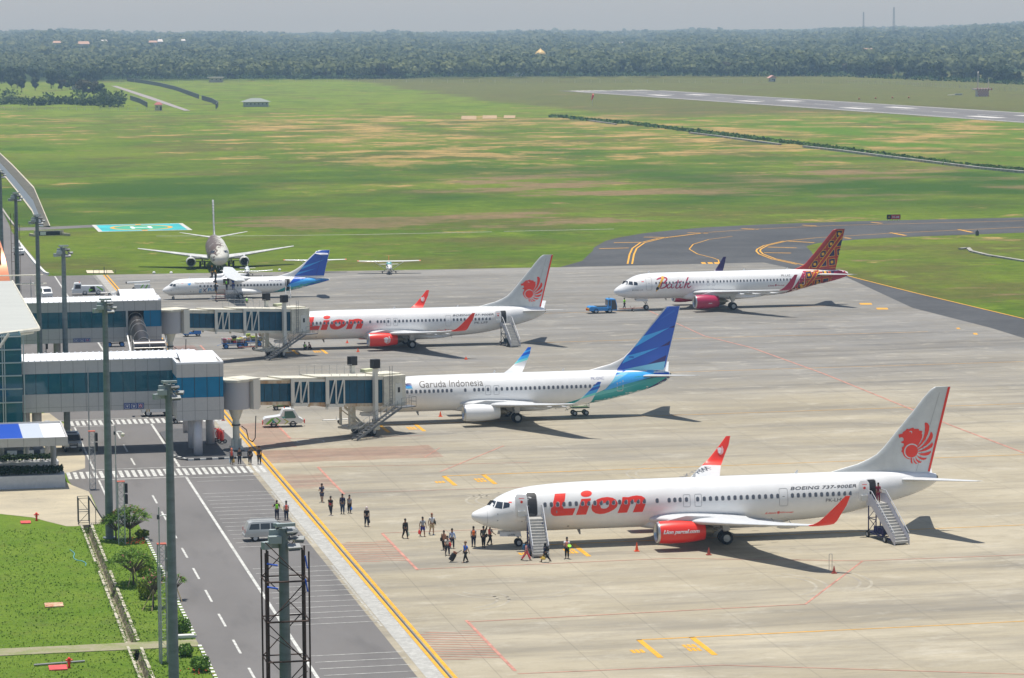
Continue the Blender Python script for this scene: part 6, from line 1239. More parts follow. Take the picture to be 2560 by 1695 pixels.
def air_stairs(top, foot, wd, label, frame, side, panel=False):
 T, F = Vector(top), Vector(foot); root = thing('boarding_stairs', (F.x, F.y, 0), label, 'boarding stairs')
 T = T-Vector((F.x, F.y, 0)); F = Vector((0, 0, .1)); d2 = Vector((T.x, T.y, 0)); L = d2.length; u = d2.normalized(); r = Vector((-u.y, u.x, 0)); L2 = L-.9
 W = lambda t, s, z: tuple(u*t+r*s+Vector((0, 0, z)))
 n = int(T.z/.2); mb = MB()
 for i in range(n):
  t = L2*(i+.5)/n; z = .15+(T.z-.15)*(i+1)/n; dt = L2/n*.55
  mb.ring([[W(t-dt, -wd/2, z-.04), W(t-dt, wd/2, z-.04), W(t-dt, wd/2, z), W(t-dt, -wd/2, z)], [W(t+dt, -wd/2, z-.04), W(t+dt, wd/2, z-.04), W(t+dt, wd/2, z), W(t+dt, -wd/2, z)]])
  mb.ring([[W(t-dt, -wd/2, z-.2), W(t-dt, wd/2, z-.2), W(t-dt, wd/2, z-.04), W(t-dt, -wd/2, z-.04)], [W(t-dt+.02, -wd/2, z-.2), W(t-dt+.02, wd/2, z-.2), W(t-dt+.02, wd/2, z-.04), W(t-dt+.02, -wd/2, z-.04)]])
 mb.build('steps', mat('worn_aluminium_steps', (.46, .45, .42), .5, noise=.15), root)
 mb = MB(); mb.ring([[W(L2-.05, -wd/2, T.z-.08), W(L2-.05, wd/2, T.z-.08), W(L2-.05, wd/2, T.z), W(L2-.05, -wd/2, T.z)], [W(L, -wd/2, T.z-.08), W(L, wd/2, T.z-.08), W(L, wd/2, T.z), W(L, -wd/2, T.z)]]); mb.build('platform', MATS['worn_aluminium_steps'], root)
 for s in (-1, 1):
  o = s*(wd/2+.04); mb = MB(); h = .75 if panel else .28; dn = -.28
  mb.ring([[W(-.1, o-.025, .0), W(-.1, o+.025, .0), W(-.1, o+.025, .3+h*.5), W(-.1, o-.025, .3+h*.5)], [W(L2, o-.025, T.z+dn), W(L2, o+.025, T.z+dn), W(L2, o+.025, T.z+h), W(L2, o-.025, T.z+h)], [W(L, o-.025, T.z+dn), W(L, o+.025, T.z+dn), W(L, o+.025, T.z+h), W(L, o-.025, T.z+h)]]); mb.build('side_panel', side, root)
  mb = MB(); mb.bar(W(0, o, 1.05), W(L2, o, T.z+1.05), .06); mb.bar(W(L2, o, T.z+1.05), W(L, o, T.z+1.05), .06); mb.bar(W(0, o, .1), W(0, o, 1.05), .05)
  for i in range(1, 6): t = L2*i/5; z = .1+(T.z-.1)*i/5; mb.bar(W(t, o, z), W(t, o, z+1.0), .04)
  mb.bar(W(L, o, T.z), W(L, o, T.z+1.05), .05); mb.build('handrail', mat('pale_handrail', (.55, .56, .58), .4, metal=.3), root)
 mb = MB()
 for s in (-1, 1):
  o = s*(wd/2-.08)
  for t in (L-.15, L2-.6, L*.45): mb.bar(W(t, o, .4), W(t, o, min(T.z-.2, T.z*(t/L2)-.2)), .09)
  mb.bar(W(L, o, .45), W(L*.1, o, .35), .12); mb.bar(W(L-.15, o, T.z*.55), W(L2-.6, o, T.z*.55), .07); mb.bar(W(L-.15, o, .5), W(L2-.6, o, T.z*.55), .05); mb.bar(W(L-.15, o, T.z*.55), W(L*.45, o, .45), .05); mb.bar(W(L2-.6, o, T.z-.3), W(L-.15, o, T.z*.55), .05)
 for t in (L-.15, L*.45, L*.12): mb.bar(W(t, -wd/2, .42), W(t, wd/2, .42), .1)
 mb.bar(W(L-.15, -wd/2, T.z*.55), W(L-.15, wd/2, T.z*.55), .06); mb.build('frame', frame, root)
 mb = MB(); mb.ring([[W(L*.55, -wd*.3, .45), W(L*.55, wd*.3, .45), W(L*.55, wd*.3, 1.0), W(L*.55, -wd*.3, 1.0)], [W(L*.85, -wd*.3, .45), W(L*.85, wd*.3, .45), W(L*.85, wd*.3, 1.0), W(L*.85, -wd*.3, 1.0)]]); mb.build('drive_unit', frame, root)
 a = math.atan2(u.y, u.x)
 for t in (L-.4, L*.3):
  for s in (-1, 1):
   w_ = wheel(root, W(t, s*(wd/2+.12), .3), .3, .16); w_.rotation_euler = (0, 0, a)
 return root
NAVY = mat('stairs_navy_frame', (.02, .02, .12), .5); DTEAL = mat('stairs_dark_teal_frame', (.03, .06, .08), .5)
def door_world(x, z, k):
 x0, y0, h, s = {'L1': (0, 0, -.33076, 1.00629), 'L2': (.787, 157.83, -.0818, .97747)}[k]; h *= FL; c, sn = math.cos(h), math.sin(h); X, Y = x*s, -1.95*s; return (x0+c*X-sn*Y, y0+sn*X+c*Y, z*s)
f1 = G(1353, 1396); f2 = G(2254, 1363); f3 = G(1289, 868.5)
air_stairs(door_world(4.9, 2.78, 'L1'), (f1.x, f1.y+.1, 0), 1.25, 'boarding stairs with navy frame at the open front door of the nearest airliner', NAVY, mat('stairs_grey_side', (.50, .50, .52), .5))
air_stairs(door_world(34.5, 2.98, 'L1'), (f2.x, f2.y, 0), 1.3, 'boarding stairs with pale side panels at the rear door of the nearest airliner', NAVY, mat('stairs_lavender_white_side', (.60, .59, .64), .5), True)
air_stairs(door_world(34.5, 2.98, 'L2'), (f3.x, f3.y, 0), 1.3, 'boarding stairs with dark teal frame at the rear door of the farther red lettered airliner', DTEAL, mat('stairs_grey_side', (.50, .50, .52), .5))
def lamp_mast(x, y, label, H=20.8, ladder=False):
 root = thing('lamp_mast', (x, y, 0), label, 'lamp mast', group='grey lamp masts along the service road')
 mb = MB(); z = 0; mb.cyl((0, 0, 0), (0, 0, H*.38), .36, .325, 12); mb.cyl((0, 0, H*.38), (0, 0, H*.72), .31, .27, 12); mb.cyl((0, 0, H*.72), (0, 0, H-.3), .26, .22, 12); mb.build('pole', POLEM, root, ang=40)
 mb = MB(); mb.cyl((0, 0, 0), (0, 0, .12), .6, n=12); mb.build('base_plate', POLEM, root)
 hd = thing('lamp_head', (0, 0, 0), None, None); hd.parent = root; T = H-.1
 mb = MB(); mb.box((.15, -.35, T), (1.5, .32, .26), rz=.12); mb.box((-.45, 0, T-.02), (.7, .3, .26), rz=-.5); mb.build('cross_arm', BOXM, hd, bevel=.02)
 for c, d, rz in (((-.72, -.35, T-1.15), (1.0, .55, .6), .05), ((-1.35, -.2, T-1.6), (.75, .5, .6), .45), ((-.75, .3, T-1.65), (.8, .5, .5), 0), ((-.62, .35, T-.75), (.9, .4, .6), -.25)):
  mb = MB(); mb.box(c, d, rz); mb.build('ballast_box', BOXM, hd, bevel=.03)
 for c, rz, rx, w_ in (((.75, -.45, T-1.75), .2, .55, 1.05), ((1.25, .35, T-1.3), -.3, .35, .9), ((.85, .4, T-.75), .6, -.5, .6), ((.45, -.3, T-.55), .1, .5, .5), ((-.3, .5, T-.3), 0, -.5, .5)):
  mb = MB(); mb.box((0, 0, 0), (w_, .55, .26), rz, 0, rx); f = mb.build('floodlight', mat('floodlight_grey', (.30, .31, .30), .45), hd, bevel=.03, loc=c)
  mb = MB(); mb.box((0, -.1, -.15), (w_*.86, .42, .04), rz, 0, rx); mb.build('lens', DGREY, f); mb = MB(); mb.bar((0, 0, .1), (-c[0]*.6, -c[1]*.6, .35), .06); mb.build('bracket', GREY, f)
 mb = MB(); mb.path([(.1, -.25, T-1.1), (.4, -.4, T-1.25), (.7, -.3, T-1.2), (.9, 0, T-1.5)], .035, 5); mb.build('cable', mat('pale_cable', (.45, .40, .28), .7), hd)
 if ladder:
  mb = MB()
  for sx in (-.75, -.3): mb.bar((sx, .5, .3), (sx, .5, H-3), .06)
  for i in range(13): mb.bar((-.75, .5, .6+i*1.3), (.45, .5, .6+i*1.3), .05)
  mb.bar((.45, .5, .3), (.45, .5, H-4.5), .05); mb.build('ladder_frame', mat('rusty_ladder', (.12, .07, .05), .8), root)
 hd.scale = (.6, .6, .6); hd.location = (0, 0, T*.4); return root
tops = dict(a=(708, 1305), b=(421, 950), c=(262, 745), d=(158, 612), e=(92, 535), f=(39, 480), g=(0, 425))
LM = {'a': 'foremost grey lamp mast rising through the rusty scaffold frame', 'b': 'grey lamp mast beside the near pier head, second nearest', 'c': 'grey lamp mast rising past the middle of the near corridor', 'd': 'grey lamp mast whose head stands over the parked green tractor', 'e': 'grey lamp mast with its head beside the square culvert opening', 'f': 'lamp mast with rusty ladder frame beside the orange roof', 'g': 'lamp mast cut by the left edge beyond the orange roof'}
for k_, (px, py) in tops.items():
 p = G(px, py, 20.8); lamp_mast(p.x, p.y, LM[k_], ladder=(k_ == 'f'))
pa = G(708, 1305, 20.8)
sc = thing('scaffold_tower', (pa.x, pa.y, 0), 'rusty steel scaffold frame standing round the foremost lamp mast', 'scaffold')
RUST = mat('rusty_scaffold_tube', (.075, .045, .035), .85, noise=.4, nscale=3)
zt_ = 19.5
for sx in (-.96, -.78, .90, 1.08):
 for sy in (-.8, .8): mb = MB(); mb.bar((sx, sy*(.3 if abs(sx) < .93 else 1), 0), (sx, sy*(.3 if abs(sx) < .93 else 1), zt_), .07); mb.build('upright', RUST, sc)
for i in range(10):
 z = zt_-1.4-i*1.9
 mb = MB(); mb.bar((-1.0, -.8, z), (1.12, -.8, z), .08); mb.bar((-1.0, .8, z), (1.12, .8, z), .06); [mb.bar((sx, -.8, z), (sx, .8, z), .05) for sx in (-.96, 1.08)]; mb.build('ledger', RUST, sc)
 mb = MB(); s_ = 1 if i % 2 else -1; mb.bar((-.85*s_, -.8, z), (.95*s_, -.8, z+1.9), .045); mb.bar((.95*s_, .8, z), (-.85*s_, .8, z+1.9), .045); mb.bar((-.85*s_, -.8, z+.15), (.95*s_, -.8, z+1.4), .035); mb.build('brace', RUST, sc)
for z in (zt_-.5, zt_-1.6): mb = MB(); mb.bar((-.9, -.85, z), (-.4, -.85, z-.1), .08); mb.bar((.9, -.85, z+.3), (1.0, -.85, z-.3), .06); mb.build('blue_tie', mat('blue_strap', (.03, .12, .6), .6), sc)
def lattice(px, py, H, label, boxes=True, w_=.55, col=GALV, n=None):
 p = G(px, py); root = thing('lattice_post', (p.x, p.y, 0), label, 'lattice post', group='triangular lattice posts with black boxes'); n = n or int(H/.55); a = w_/2
 cs = [(-a, -a), (a, -a), (a, a), (-a, a)]
 for c in cs: mb = MB(); mb.bar((c[0], c[1], 0), (c[0], c[1], H), .05); mb.build('upright', col, root)
 mb = MB()
 for i in range(n):
  z0, z1 = H*i/n, H*(i+1)/n
  for j in range(4):
   c, d = cs[j], cs[(j+1) % 4]; mb.bar((c[0], c[1], z0), (d[0], d[1], z1) if i % 2 else (d[0], d[1], z1), .025) if i % 2 else mb.bar((d[0], d[1], z0), (c[0], c[1], z1), .025); mb.bar((c[0], c[1], z1), (d[0], d[1], z1), .025)
 mb.build('lacing', col, root)
 mb = MB(); mb.box((0, 0, H+.02), (w_+.1, w_+.1, .05)); mb.build('cap_plate', mat('red_brown_cap', (.42, .10, .06), .7), root)
 if boxes:
  for z in (H-.55, H-1.5): mb = MB(); mb.box((a+.14, -.02, z), (.28, .5, .8)); mb.build('black_box', BLACK, root, bevel=.02)
 return root
lattice(232, 1224, 5.6, 'lattice post with two black boxes standing in front of the entrance canopy')
lattice(305, 1361, 5.4, 'lattice post rising among the frangipani trees below the paved corner')
lattice(409, 1655, 8.3, 'lattice post close behind the second lamp mast at the shrubs', boxes=True)
lattice(110, 905, 3.6, 'lattice post with black boxes standing between the two corridors', n=8)
def cam_pole(px, py, H, arm, label, dome=True):
 p = G(px, py); root = thing('camera_pole', (p.x, p.y, 0), label, 'camera pole', group='thin poles with white dome cameras')
 mb = MB(); mb.cyl((0, 0, 0), (0, 0, H*.55), .07, n=8); mb.cyl((0, 0, H*.55), (0, 0, H), .045, n=8); mb.build('pole', GALV, root)
 if dome:
  mb = MB(); mb.path([(0, 0, arm), (.2, 0, arm+.12), (.5, 0, arm+.12), (.68, 0, arm-.02)], .045, 6); mb.build('bracket', VWHITE, root); mb = MB(); mb.lathe([(-.36, .001), (-.33, .12), (-.2, .18), (-.05, .17), (0, .08), (.02, .001)], (.68, 0, arm-.02), 'z', 14); mb.build('dome_camera', mat('cream_dome', (.66, .63, .50), .35), root, smooth=True)
  mb = MB(); mb.box((-.05, 0, arm), (.18, .2, .3)); mb.build('junction_box', DGREY, root)
cam_pole(292, 1290, 8.2, 7.55, 'thin camera pole in front of the third lamp mast')
cam_pole(404, 1660, 11.0, 10.3, 'thin camera pole beside the second lamp mast above the shrubs')
cam_pole(78, 748, 3.2, 2.5, 'thin camera pole on the road beyond the far corridor')
cam_pole(116, 905, 7.6, 6.6, 'thin camera pole in front of the far corridor glass')
cam_pole(224, 1135, 9.0, 6, 'bare thin antenna pole beside the lattice post at the canopy', False)
cam_pole(421, 1120, 11.8, 6, 'thin spike pole at the corner of the near pier head', False)
def shell(prof, wd, mt, parent, name='body', belt=None, tuck=.12, bevel=.04):
 mb = MB(); mb.prism(prof, -wd/2, wd/2, 'xz'); o = mb.build(name, mt, parent)
 bm = bmesh.new(); bm.from_mesh(o.data)
 if belt:
  for v in bm.verts:
   if v.co.z > belt: v.co.y *= 1-tuck*min(1, (v.co.z-belt)/.5)
 es = [e for e in bm.edges if len(e.link_faces) == 2 and e.calc_face_angle(0) > .5]
 bmesh.ops.bevel(bm, geom=es, offset=bevel, segments=2, affect='EDGES', profile=.6, clamp_overlap=True); bm.to_mesh(o.data); bm.free()
 o.data.polygons.foreach_set('use_smooth', [True]*len(o.data.polygons)); o.data.set_sharp_from_angle(angle=.6); return o
def side_glass(parent, quads, y, mt=GLASSD, name='side_window', tilt=0.0):
 for q in quads:
  for s in (-1, 1):
   mb = MB(); mb.add([(x, s*(y-tilt*(z-q[0][1])), z) for x, z in q], [tuple(range(len(q)))]); mb.add([(x, s*(y-.03-tilt*(z-q[0][1])), z) for x, z in q], [tuple(range(len(q)))]); mb.build(name, mt, parent, norm=False)
def four_wheels(parent, xs, ty, r, wd=.2):
 for x in xs:
  for s in (-1, 1): wheel(parent, (x, s*ty, r), r, wd)
def lights(parent, x, ys, z, mt, nm, d=(.06, .3, .14)):
 for y in ys: mb = MB(); mb.box((x, y, z), d); mb.build(nm, mt, parent, bevel=.01)
HL = mat('lamp_lens_clear', (.75, .76, .72), .15); TL = mat('lamp_lens_red', (.45, .02, .02), .2)
p = G(183, 1132); v = thing('patrol_car', (p.x, p.y+2.2, 0), 'silver four wheel drive with light bar parked facing the viewer by the canopy', 'car', rz=R_(91))
shell([(-2.35, .45), (-2.4, .95), (-2.3, 1.05), (-1.2, 1.12), (-.62, 1.68), (-.3, 1.76), (1.9, 1.76), (2.15, 1.1), (2.3, 1.0), (2.32, .45)], 1.8, VSILV, v, belt=1.1, tuck=.14)
mb = MB(); mb.add([(-1.24, -.78, 1.14), (-1.24, .78, 1.14), (-.68, .66, 1.66), (-.68, -.66, 1.66)], [(0, 1, 2, 3)]); w_ = mb.build('windscreen', GLASSD, v, norm=False); w_.location = (-.025, 0, .025)
side_glass(v, [[(-.95, 1.12), (-.5, 1.6), (.3, 1.62), (.3, 1.12)], [(.4, 1.12), (.4, 1.62), (1.5, 1.62), (1.75, 1.12)]], .91, tilt=.2); four_wheels(v, (-1.5, 1.4), .78, .38, .25)
lights(v, -2.36, (-.68, .68), .88, HL, 'headlight'); mb = MB(); mb.box((-2.38, 0, .82), (.05, .8, .2)); mb.build('grille', DGREY, v)
mb = MB(); mb.path([(-2.5, -.85, .55), (-2.55, -.6, .55), (-2.58, 0, .55), (-2.55, .6, .55), (-2.5, .85, .55)], .05); mb.path([(-2.55, -.4, .55), (-2.5, -.4, 1.05), (-2.5, .4, 1.05), (-2.55, .4, .55)], .035); mb.build('bull_bar', BLACK, v)
mb = MB(); mb.box((-2.45, 0, .62), (.04, .5, .14)); mb.build('number_plate', VWHITE, v)
mb = MB(); mb.box((.1, 0, 1.85), (.3, 1.2, .1)); mb.build('light_bar', mat('light_bar_dark', (.10, .12, .2), .3), v); [(MB().box((-1.05, s*1.0, 1.2), (.12, .22, .2)).build('mirror', BLACK, v)) for s in (-1, 1)]
mb = MB(); mb.bar((0, -.5, 1.8), (0, .5, 1.8), .05); mb.build('roof_rack', BLACK, v)
p = G(650, 1354.6); v = thing('minivan', (p.x+.9, p.y+.75, .014), 'silver beige minivan parked in the marked bays behind the scaffolded mast', 'car', rz=R_(181))
shell([(2.15, .42), (2.2, .8), (2.08, 1.0), (1.85, 1.62), (1.5, 1.74), (-.55, 1.74), (-1.25, 1.12), (-2.15, 1.0), (-2.25, .85), (-2.22, .42)], 1.68, VSILV, v, belt=1.05, tuck=.1)
side_glass(v, [[(1.85, 1.08), (1.68, 1.55), (.95, 1.57), (.95, 1.08)], [(.85, 1.08), (.85, 1.57), (.05, 1.57), (.05, 1.08)], [(-.05, 1.08), (-.05, 1.57), (-.5, 1.57), (-.98, 1.08)]], .85, tilt=.13); four_wheels(v, (1.3, -1.35), .72, .33)
lights(v, 2.18, (-.68, .68), .95, TL, 'tail_light', (.05, .16, .3)); lights(v, -2.24, (-.62, .62), .85, HL, 'headlight')
mb = MB(); mb.add([(-1.27, -.7, 1.14), (-1.27, .7, 1.14), (-.62, .62, 1.7), (-.62, -.62, 1.7)], [(0, 1, 2, 3)]); mb.build('windscreen', GLASSD, v, norm=False, loc=(-.02, 0, .02)); mb = MB(); mb.box((2.2, 0, .55), (.12, 1.6, .2)); mb.build('bumper', VSILV, v, bevel=.03)
mb = MB(); mb.bar((1.6, -.55, 1.8), (-.5, -.55, 1.8), .04); mb.bar((1.6, .55, 1.8), (-.5, .55, 1.8), .04); mb.build('roof_rail', GREY, v)
p = G(711, 1068.5); v = thing('tow_tractor', (p.x, p.y+.6, .02), 'white aircraft tractor with green chevron pattern beside the near jet bridge wheels', 'tow tractor', rz=R_(-2))
shell([(-2.2, .35), (-2.28, .9), (-2.05, 1.1), (-.5, 1.28), (-.4, 1.35), (-.1, 1.98), (.1, 2.03), (.95, 2.0), (1.15, 1.9), (1.65, 1.05), (2.05, .85), (2.0, .45)][::1], 1.7, VWHITE, v, bevel=.07)
side_glass(v, [[(.0, 1.15), (.05, 1.8), (.95, 1.8), (1.3, 1.12), (1.2, 1.0), (.1, 1.0)]], .862, mat('green_grey_cab_glass', (.07, .16, .13), .15)); four_wheels(v, (-1.15, .95), .72, .38, .28)
for s in (-1, 1):
 f_ = (lambda u, w_, l=0, s=s: (u, s*(.862+l), w_))
 decal('chevron_pattern', [PF([(-2.1, .4), (-1.4, 1.05), (-1.0, 1.08), (-1.8, .35)], 0), PF([(-1.0, 1.1), (-.55, .75), (-.9, .4), (-.75, .4), (-.35, .75), (-.8, 1.12)], 0, .001), PF([(-1.3, .95), (-.95, .6), (-1.2, .5), (-1.35, .75)], 1, .002), PF([(-.35, 1.2), (-.1, 1.0), (.2, 1.2)], 1, .003), PF([(-.1, .9), (.3, .65), (-.05, .35), (.1, .35), (.5, .65), (.05, .95)], 2, .002)], f_, [LIME, TEAL, mat('yellow_green_paint', (.50, .52, .06), .5)], v, du=9, dv=9)
lights(v, 2.05, (-.6, .6), .75, HL, 'headlight'); mb = MB(); mb.cyl((.1, 0, 2.03), (.1, 0, 2.18), .07); mb.build('beacon', ORANGE, v)
mb = MB(); mb.box((2.28, 0, .55), (.08, .7, .4)); mb.box((2.18, 0, .55), (.2, .1, .1)); mb.build('tow_hitch', RED, v); mb = MB(); mb.box((-2.33, 0, .5), (.08, .6, .4)); mb.build('rear_hitch', RED, v); [(MB().box((x, 0, .4), (.95, 1.72, .1)).build('wheel_arch', BLACK, v)) for x in (-1.15, .95)]
def tow_bar(px, py, L_, label, rz=0, c=VWHITE):
 p = G(px, py); t = thing('tow_bar', (p.x, p.y, .02), label, 'tow bar', rz=rz); mb = MB(); mb.bar((-L_/2, 0, .45), (L_/2, 0, .5), .12); mb.box((-L_/2, 0, .45), (.25, .12, .08)); mb.bar((L_*.1, -.3, .5), (L_*.1, .3, .5), .08); mb.box((L_/2, 0, .5), (.2, .5, .14)); mb.build('bar', c, t)
 for s in (-.35, .35): wheel(t, (L_*.1, s, .2), .2, .12)
 mb = MB(); mb.bar((L_*.02, 0, .5), (-.1, 0, .85), .05); mb.bar((L_*.1, 0, .5), (L_*.2, 0, .8), .05); mb.build('handle', c, t)
tow_bar(842, 1060, 3.0, 'white tow bar lying under the near jet bridge')
tow_bar(628, 876, 3.4, 'red brown tow bar on the apron by the farther service stair', c=mat('red_brown_bar', (.25, .07, .05), .6))
tow_bar(1577, 779, 3.6, 'red tow bar linking the blue tug to the nose wheel', c=mat('red_brown_bar', (.25, .07, .05), .6)); tow_bar(270, 739, 2.4, 'white tow bar behind the green striped service tractor')
def cart(p, rz, L_, wd, deck, col, rails, label, group, wheelc=None, name='baggage_cart', lug=0, r=.22, z=.02):
 t = thing(name, (p.x, p.y, z), label, 'baggage cart', rz=rz, group=group)
 mb = MB(); mb.box((0, 0, deck), (L_, wd, .1)); mb.bar((-L_*.36, 0, r+.12), (L_*.36, 0, r+.12), .12); mb.build('deck', col, t)
 mb = MB(); mb.bar((-L_/2, 0, deck-.08), (-L_/2-.7, 0, deck-.3), .05); mb.build('drawbar', col, t)
 for x in (-L_*.33, L_*.33):
  for s in (-1, 1):
   wheel(t, (x, s*(wd/2-.12), r), r, .14)
   if wheelc: mb = MB(); mb.lathe([(-.08, .001), (-.08, r*.72), (.08, r*.72), (.08, .001)], (x, s*(wd/2-.12), r), 'y', 14); mb.build('hub', wheelc, t)
 if rails:
  for x in (-L_/2+.03, L_/2-.03) if rails < 3 else (-L_/2+.03, -L_*.12, L_*.15, L_/2-.03):
   mb = MB(); [mb.bar((x, s*wd/2*.95, deck), (x, s*wd/2*.95, deck+.75), .05) for s in (-1, 1)]; [mb.bar((x, -wd/2*.95, deck+h), (x, wd/2*.95, deck+h), .04) for h in (.3, .52, .75)]; mb.build('end_rail', VWHITE if rails > 1 else GALV, t)
  if rails > 1:
   mb = MB()
   for s in (-1, 1):
    for h in (.25, .45, .62): mb.bar((-L_/2, s*wd*.47, deck+h), (-L_*.14, s*wd*.47, deck+h), .045); mb.bar((L_*.16, s*wd*.47, deck+h), (L_/2, s*wd*.47, deck+h), .045)
   mb.build('side_rail', VWHITE, t)
 return t
SUIT = [(.02, .02, .03), (.03, .06, .22), (.35, .03, .06), (.20, .04, .08), (.55, .56, .6), (.50, .38, .05), (.35, .45, .06), (.05, .05, .07), (.10, .12, .14), (.42, .08, .06)]
NM_S = ['black', 'navy blue', 'red', 'dark crimson', 'silver grey', 'yellow', 'lime green', 'charcoal', 'slate grey', 'brick red']
def suitcase(loc, d, ci, label, rz=0, ry=0):
 c = SUIT[ci % 10]; t = MB(); t.box((0, 0, 0), d, 0, ry); o = t.build('suitcase', mat('luggage_'+NM_S[ci % 10].replace(' ', '_'), c, .5, noise=.15), None, bevel=.05, loc=loc); o.rotation_euler = (0, 0, rz); tag(o, label, 'suitcase', 'luggage piled on the blue carts')
 h = MB(); h.path([(-d[0]*.18, 0, d[2]/2), (-d[0]*.18, 0, d[2]/2+.07), (d[0]*.18, 0, d[2]/2+.07), (d[0]*.18, 0, d[2]/2)], .015, 5); h.build('handle', BLACK, o)
pc = G(583, 872.5); pc2 = G(637, 871)
cart(pc+Vector((0, .6, 0)), 0, 2.9, 1.5, .72, BLUEV, 3, 'blue wheeled cart with white rails, leftmost of the loaded pair', 'loaded blue baggage carts', BLUEV, r=.34)
cart(pc2+Vector((-.1, 2.6, 0)), .05, 2.9, 1.5, .72, BLUEV, 3, 'blue wheeled cart half hidden behind the farther jet bridge stair', 'loaded blue baggage carts', BLUEV, r=.34)
rr = random.Random(5)
spots = [('left end', -1.15), ('left middle', -.45), ('middle', .2), ('right middle', .8), ('right end', 1.25)]
for nm, base in (('left', pc+Vector((0, .6, 0))), ('right', pc2+Vector((-.1, 2.6, 0)))):
 for i, (w_, x) in enumerate(spots):
  for lv in range(2 if (i+len(nm)) % 3 else 3):
   ci = rr.randrange(10); d = (rr.uniform(.5, .68), rr.uniform(.7, 1.1), rr.uniform(.26, .36))
   suitcase((base.x+x+rr.uniform(-.05, .05), base.y-.15+rr.uniform(-.1, .1), .80+.02+lv*.33+d[2]/2), d, ci, '%s %s on the %s loaded cart, %s of its pile' % (NM_S[ci], 'suitcase', nm, ('%s, bottom' % w_, '%s, middle' % w_, '%s, top' % w_)[lv]), rr.uniform(-.2, .2), rr.uniform(-.15, .15))
cart(G(705, 1026)+Vector((0, .5, 0)), 0, 2.0, 1.2, .55, mat('dull_green_deck', (.15, .22, .08), .6), 1, 'flat green baggage cart behind the white chevron tractor', 'empty flat carts', r=.25)
cart(G(1452, 1040)+Vector((0, .6, 0)), 0, 2.0, 1.3, .9, mat('dull_green_deck', (.15, .22, .08), .6), 2, 'empty railed baggage cart under the tail of the blue finned airliner', 'empty flat carts', r=.3)
cart(G(290, 868)+Vector((0, .8, 0)), 0, 2.6, 1.5, .75, BLACK, 0, 'dark flat cart with blue wheels seen below the far corridor', 'empty flat carts', BLUEV, r=.34)
def blue_tractor(p, rz, label):
 v = thing('baggage_tractor', (p.x, p.y, .02), label, 'baggage tractor', rz=rz)
 shell([(-1.25, .3), (-1.28, .7), (-1.15, .82), (-.4, .86), (-.35, .6), (.25, .55), (.3, .95), (1.2, .98), (1.25, .35)], 1.25, BLUEV, v, bevel=.04); four_wheels(v, (-.8, .8), .52, .28)
 mb = MB(); mb.box((.2, 0, .8), (.1, .9, .5)); mb.box((.0, 0, .62), (.4, .9, .1)); mb.build('seat', BLACK, v); mb = MB(); mb.bar((-.4, .2, .7), (-.25, .2, 1.05), .05); mb.lathe([(-.02, .18), (.02, .18), (.02, .15), (-.02, .15), (-.02, .18)], (-.22, .2, 1.08), 'x', 12); mb.build('steering_wheel', BLACK, v)
 mb = MB(); mb.bar((-.55, -.5, .8), (-.6, -.5, 1.25), .04); mb.bar((-.55, .5, .8), (-.6, .5, 1.25), .04); mb.bar((-.6, -.5, 1.25), (-.6, .5, 1.25), .04); mb.build('windscreen_frame', BLACK, v); lights(v, -1.28, (-.4, .4), .65, HL, 'headlight', (.04, .15, .12))
blue_tractor(G(481, 842)+Vector((0, .5, 0)), .03, 'small open blue tractor parked right of the far rotunda column')
p = G(1508, 784); v = thing('aircraft_tug', (p.x, p.y+.8, .02), 'blue aircraft tug with cab at the nose of the batik tailed airliner', 'tug', rz=.02)
shell([(-2.15, .4), (-2.2, .95), (-1.9, 1.12), (-1.0, 1.05), (-.9, .98), (.75, .95), (.75, 2.1), (.95, 2.2), (1.9, 2.15), (2.15, 1.1), (2.15, .4)], 1.9, mat('tug_bright_blue', (.05, .27, .62), .4, noise=.08), v, bevel=.06)
side_glass(v, [[(.85, 1.15), (.85, 2.0), (1.12, 2.0), (1.12, 1.15)], [(1.25, .55), (1.25, 2.0), (1.82, 2.0), (2.05, 1.1), (2.05, .6)]], .965, mat('cab_opening_dark', (.06, .07, .08), .3)); four_wheels(v, (-1.15, 1.0), .8, .42, .3)
mb = MB(); mb.add([(.74, -.8, 1.2), (.74, .8, 1.2), (.74, .8, 2.0), (.74, -.8, 2.0)], [(0, 1, 2, 3)]); mb.build('rear_window', GLASSD, v, norm=False, loc=(-.03, 0, 0)); mb = MB(); mb.box((-.2, 0, 1.05), (1.6, 1.5, .12)); mb.build('deck', DGREY, v)
mb = MB(); mb.box((-2.25, 0, .6), (.12, 1.8, .3)); mb.build('bumper', YEL, v); mb = MB(); mb.box((-2.38, 0, .6), (.2, .25, .3)); mb.build('tow_hitch', RED, v); mb = MB(); mb.cyl((1.1, 0, 2.2), (1.1, 0, 2.35), .07); mb.build('beacon', DGREY, v); lights(v, -2.2, (-.7, .7), .85, HL, 'headlight', (.05, .2, .15))
p = G(226, 738); v = thing('service_tractor', (p.x, p.y+.8, .02), 'white and green ground power tractor parked in the far marked bays', 'service tractor', rz=0)
shell([(-2.9, .35), (-2.95, .95), (-2.7, 1.15), (-2.55, 1.95), (-2.4, 2.0), (-1.5, 2.0), (-1.4, 1.55), (2.0, 1.5), (2.35, .95), (2.35, .35)], 1.9, VWHITE, v, bevel=.05); side_glass(v, [[(-2.5, 1.1), (-2.4, 1.75), (-1.55, 1.75), (-1.55, 1.1)]], .965); four_wheels(v, (-.9, 1.3), .8, .42, .3)
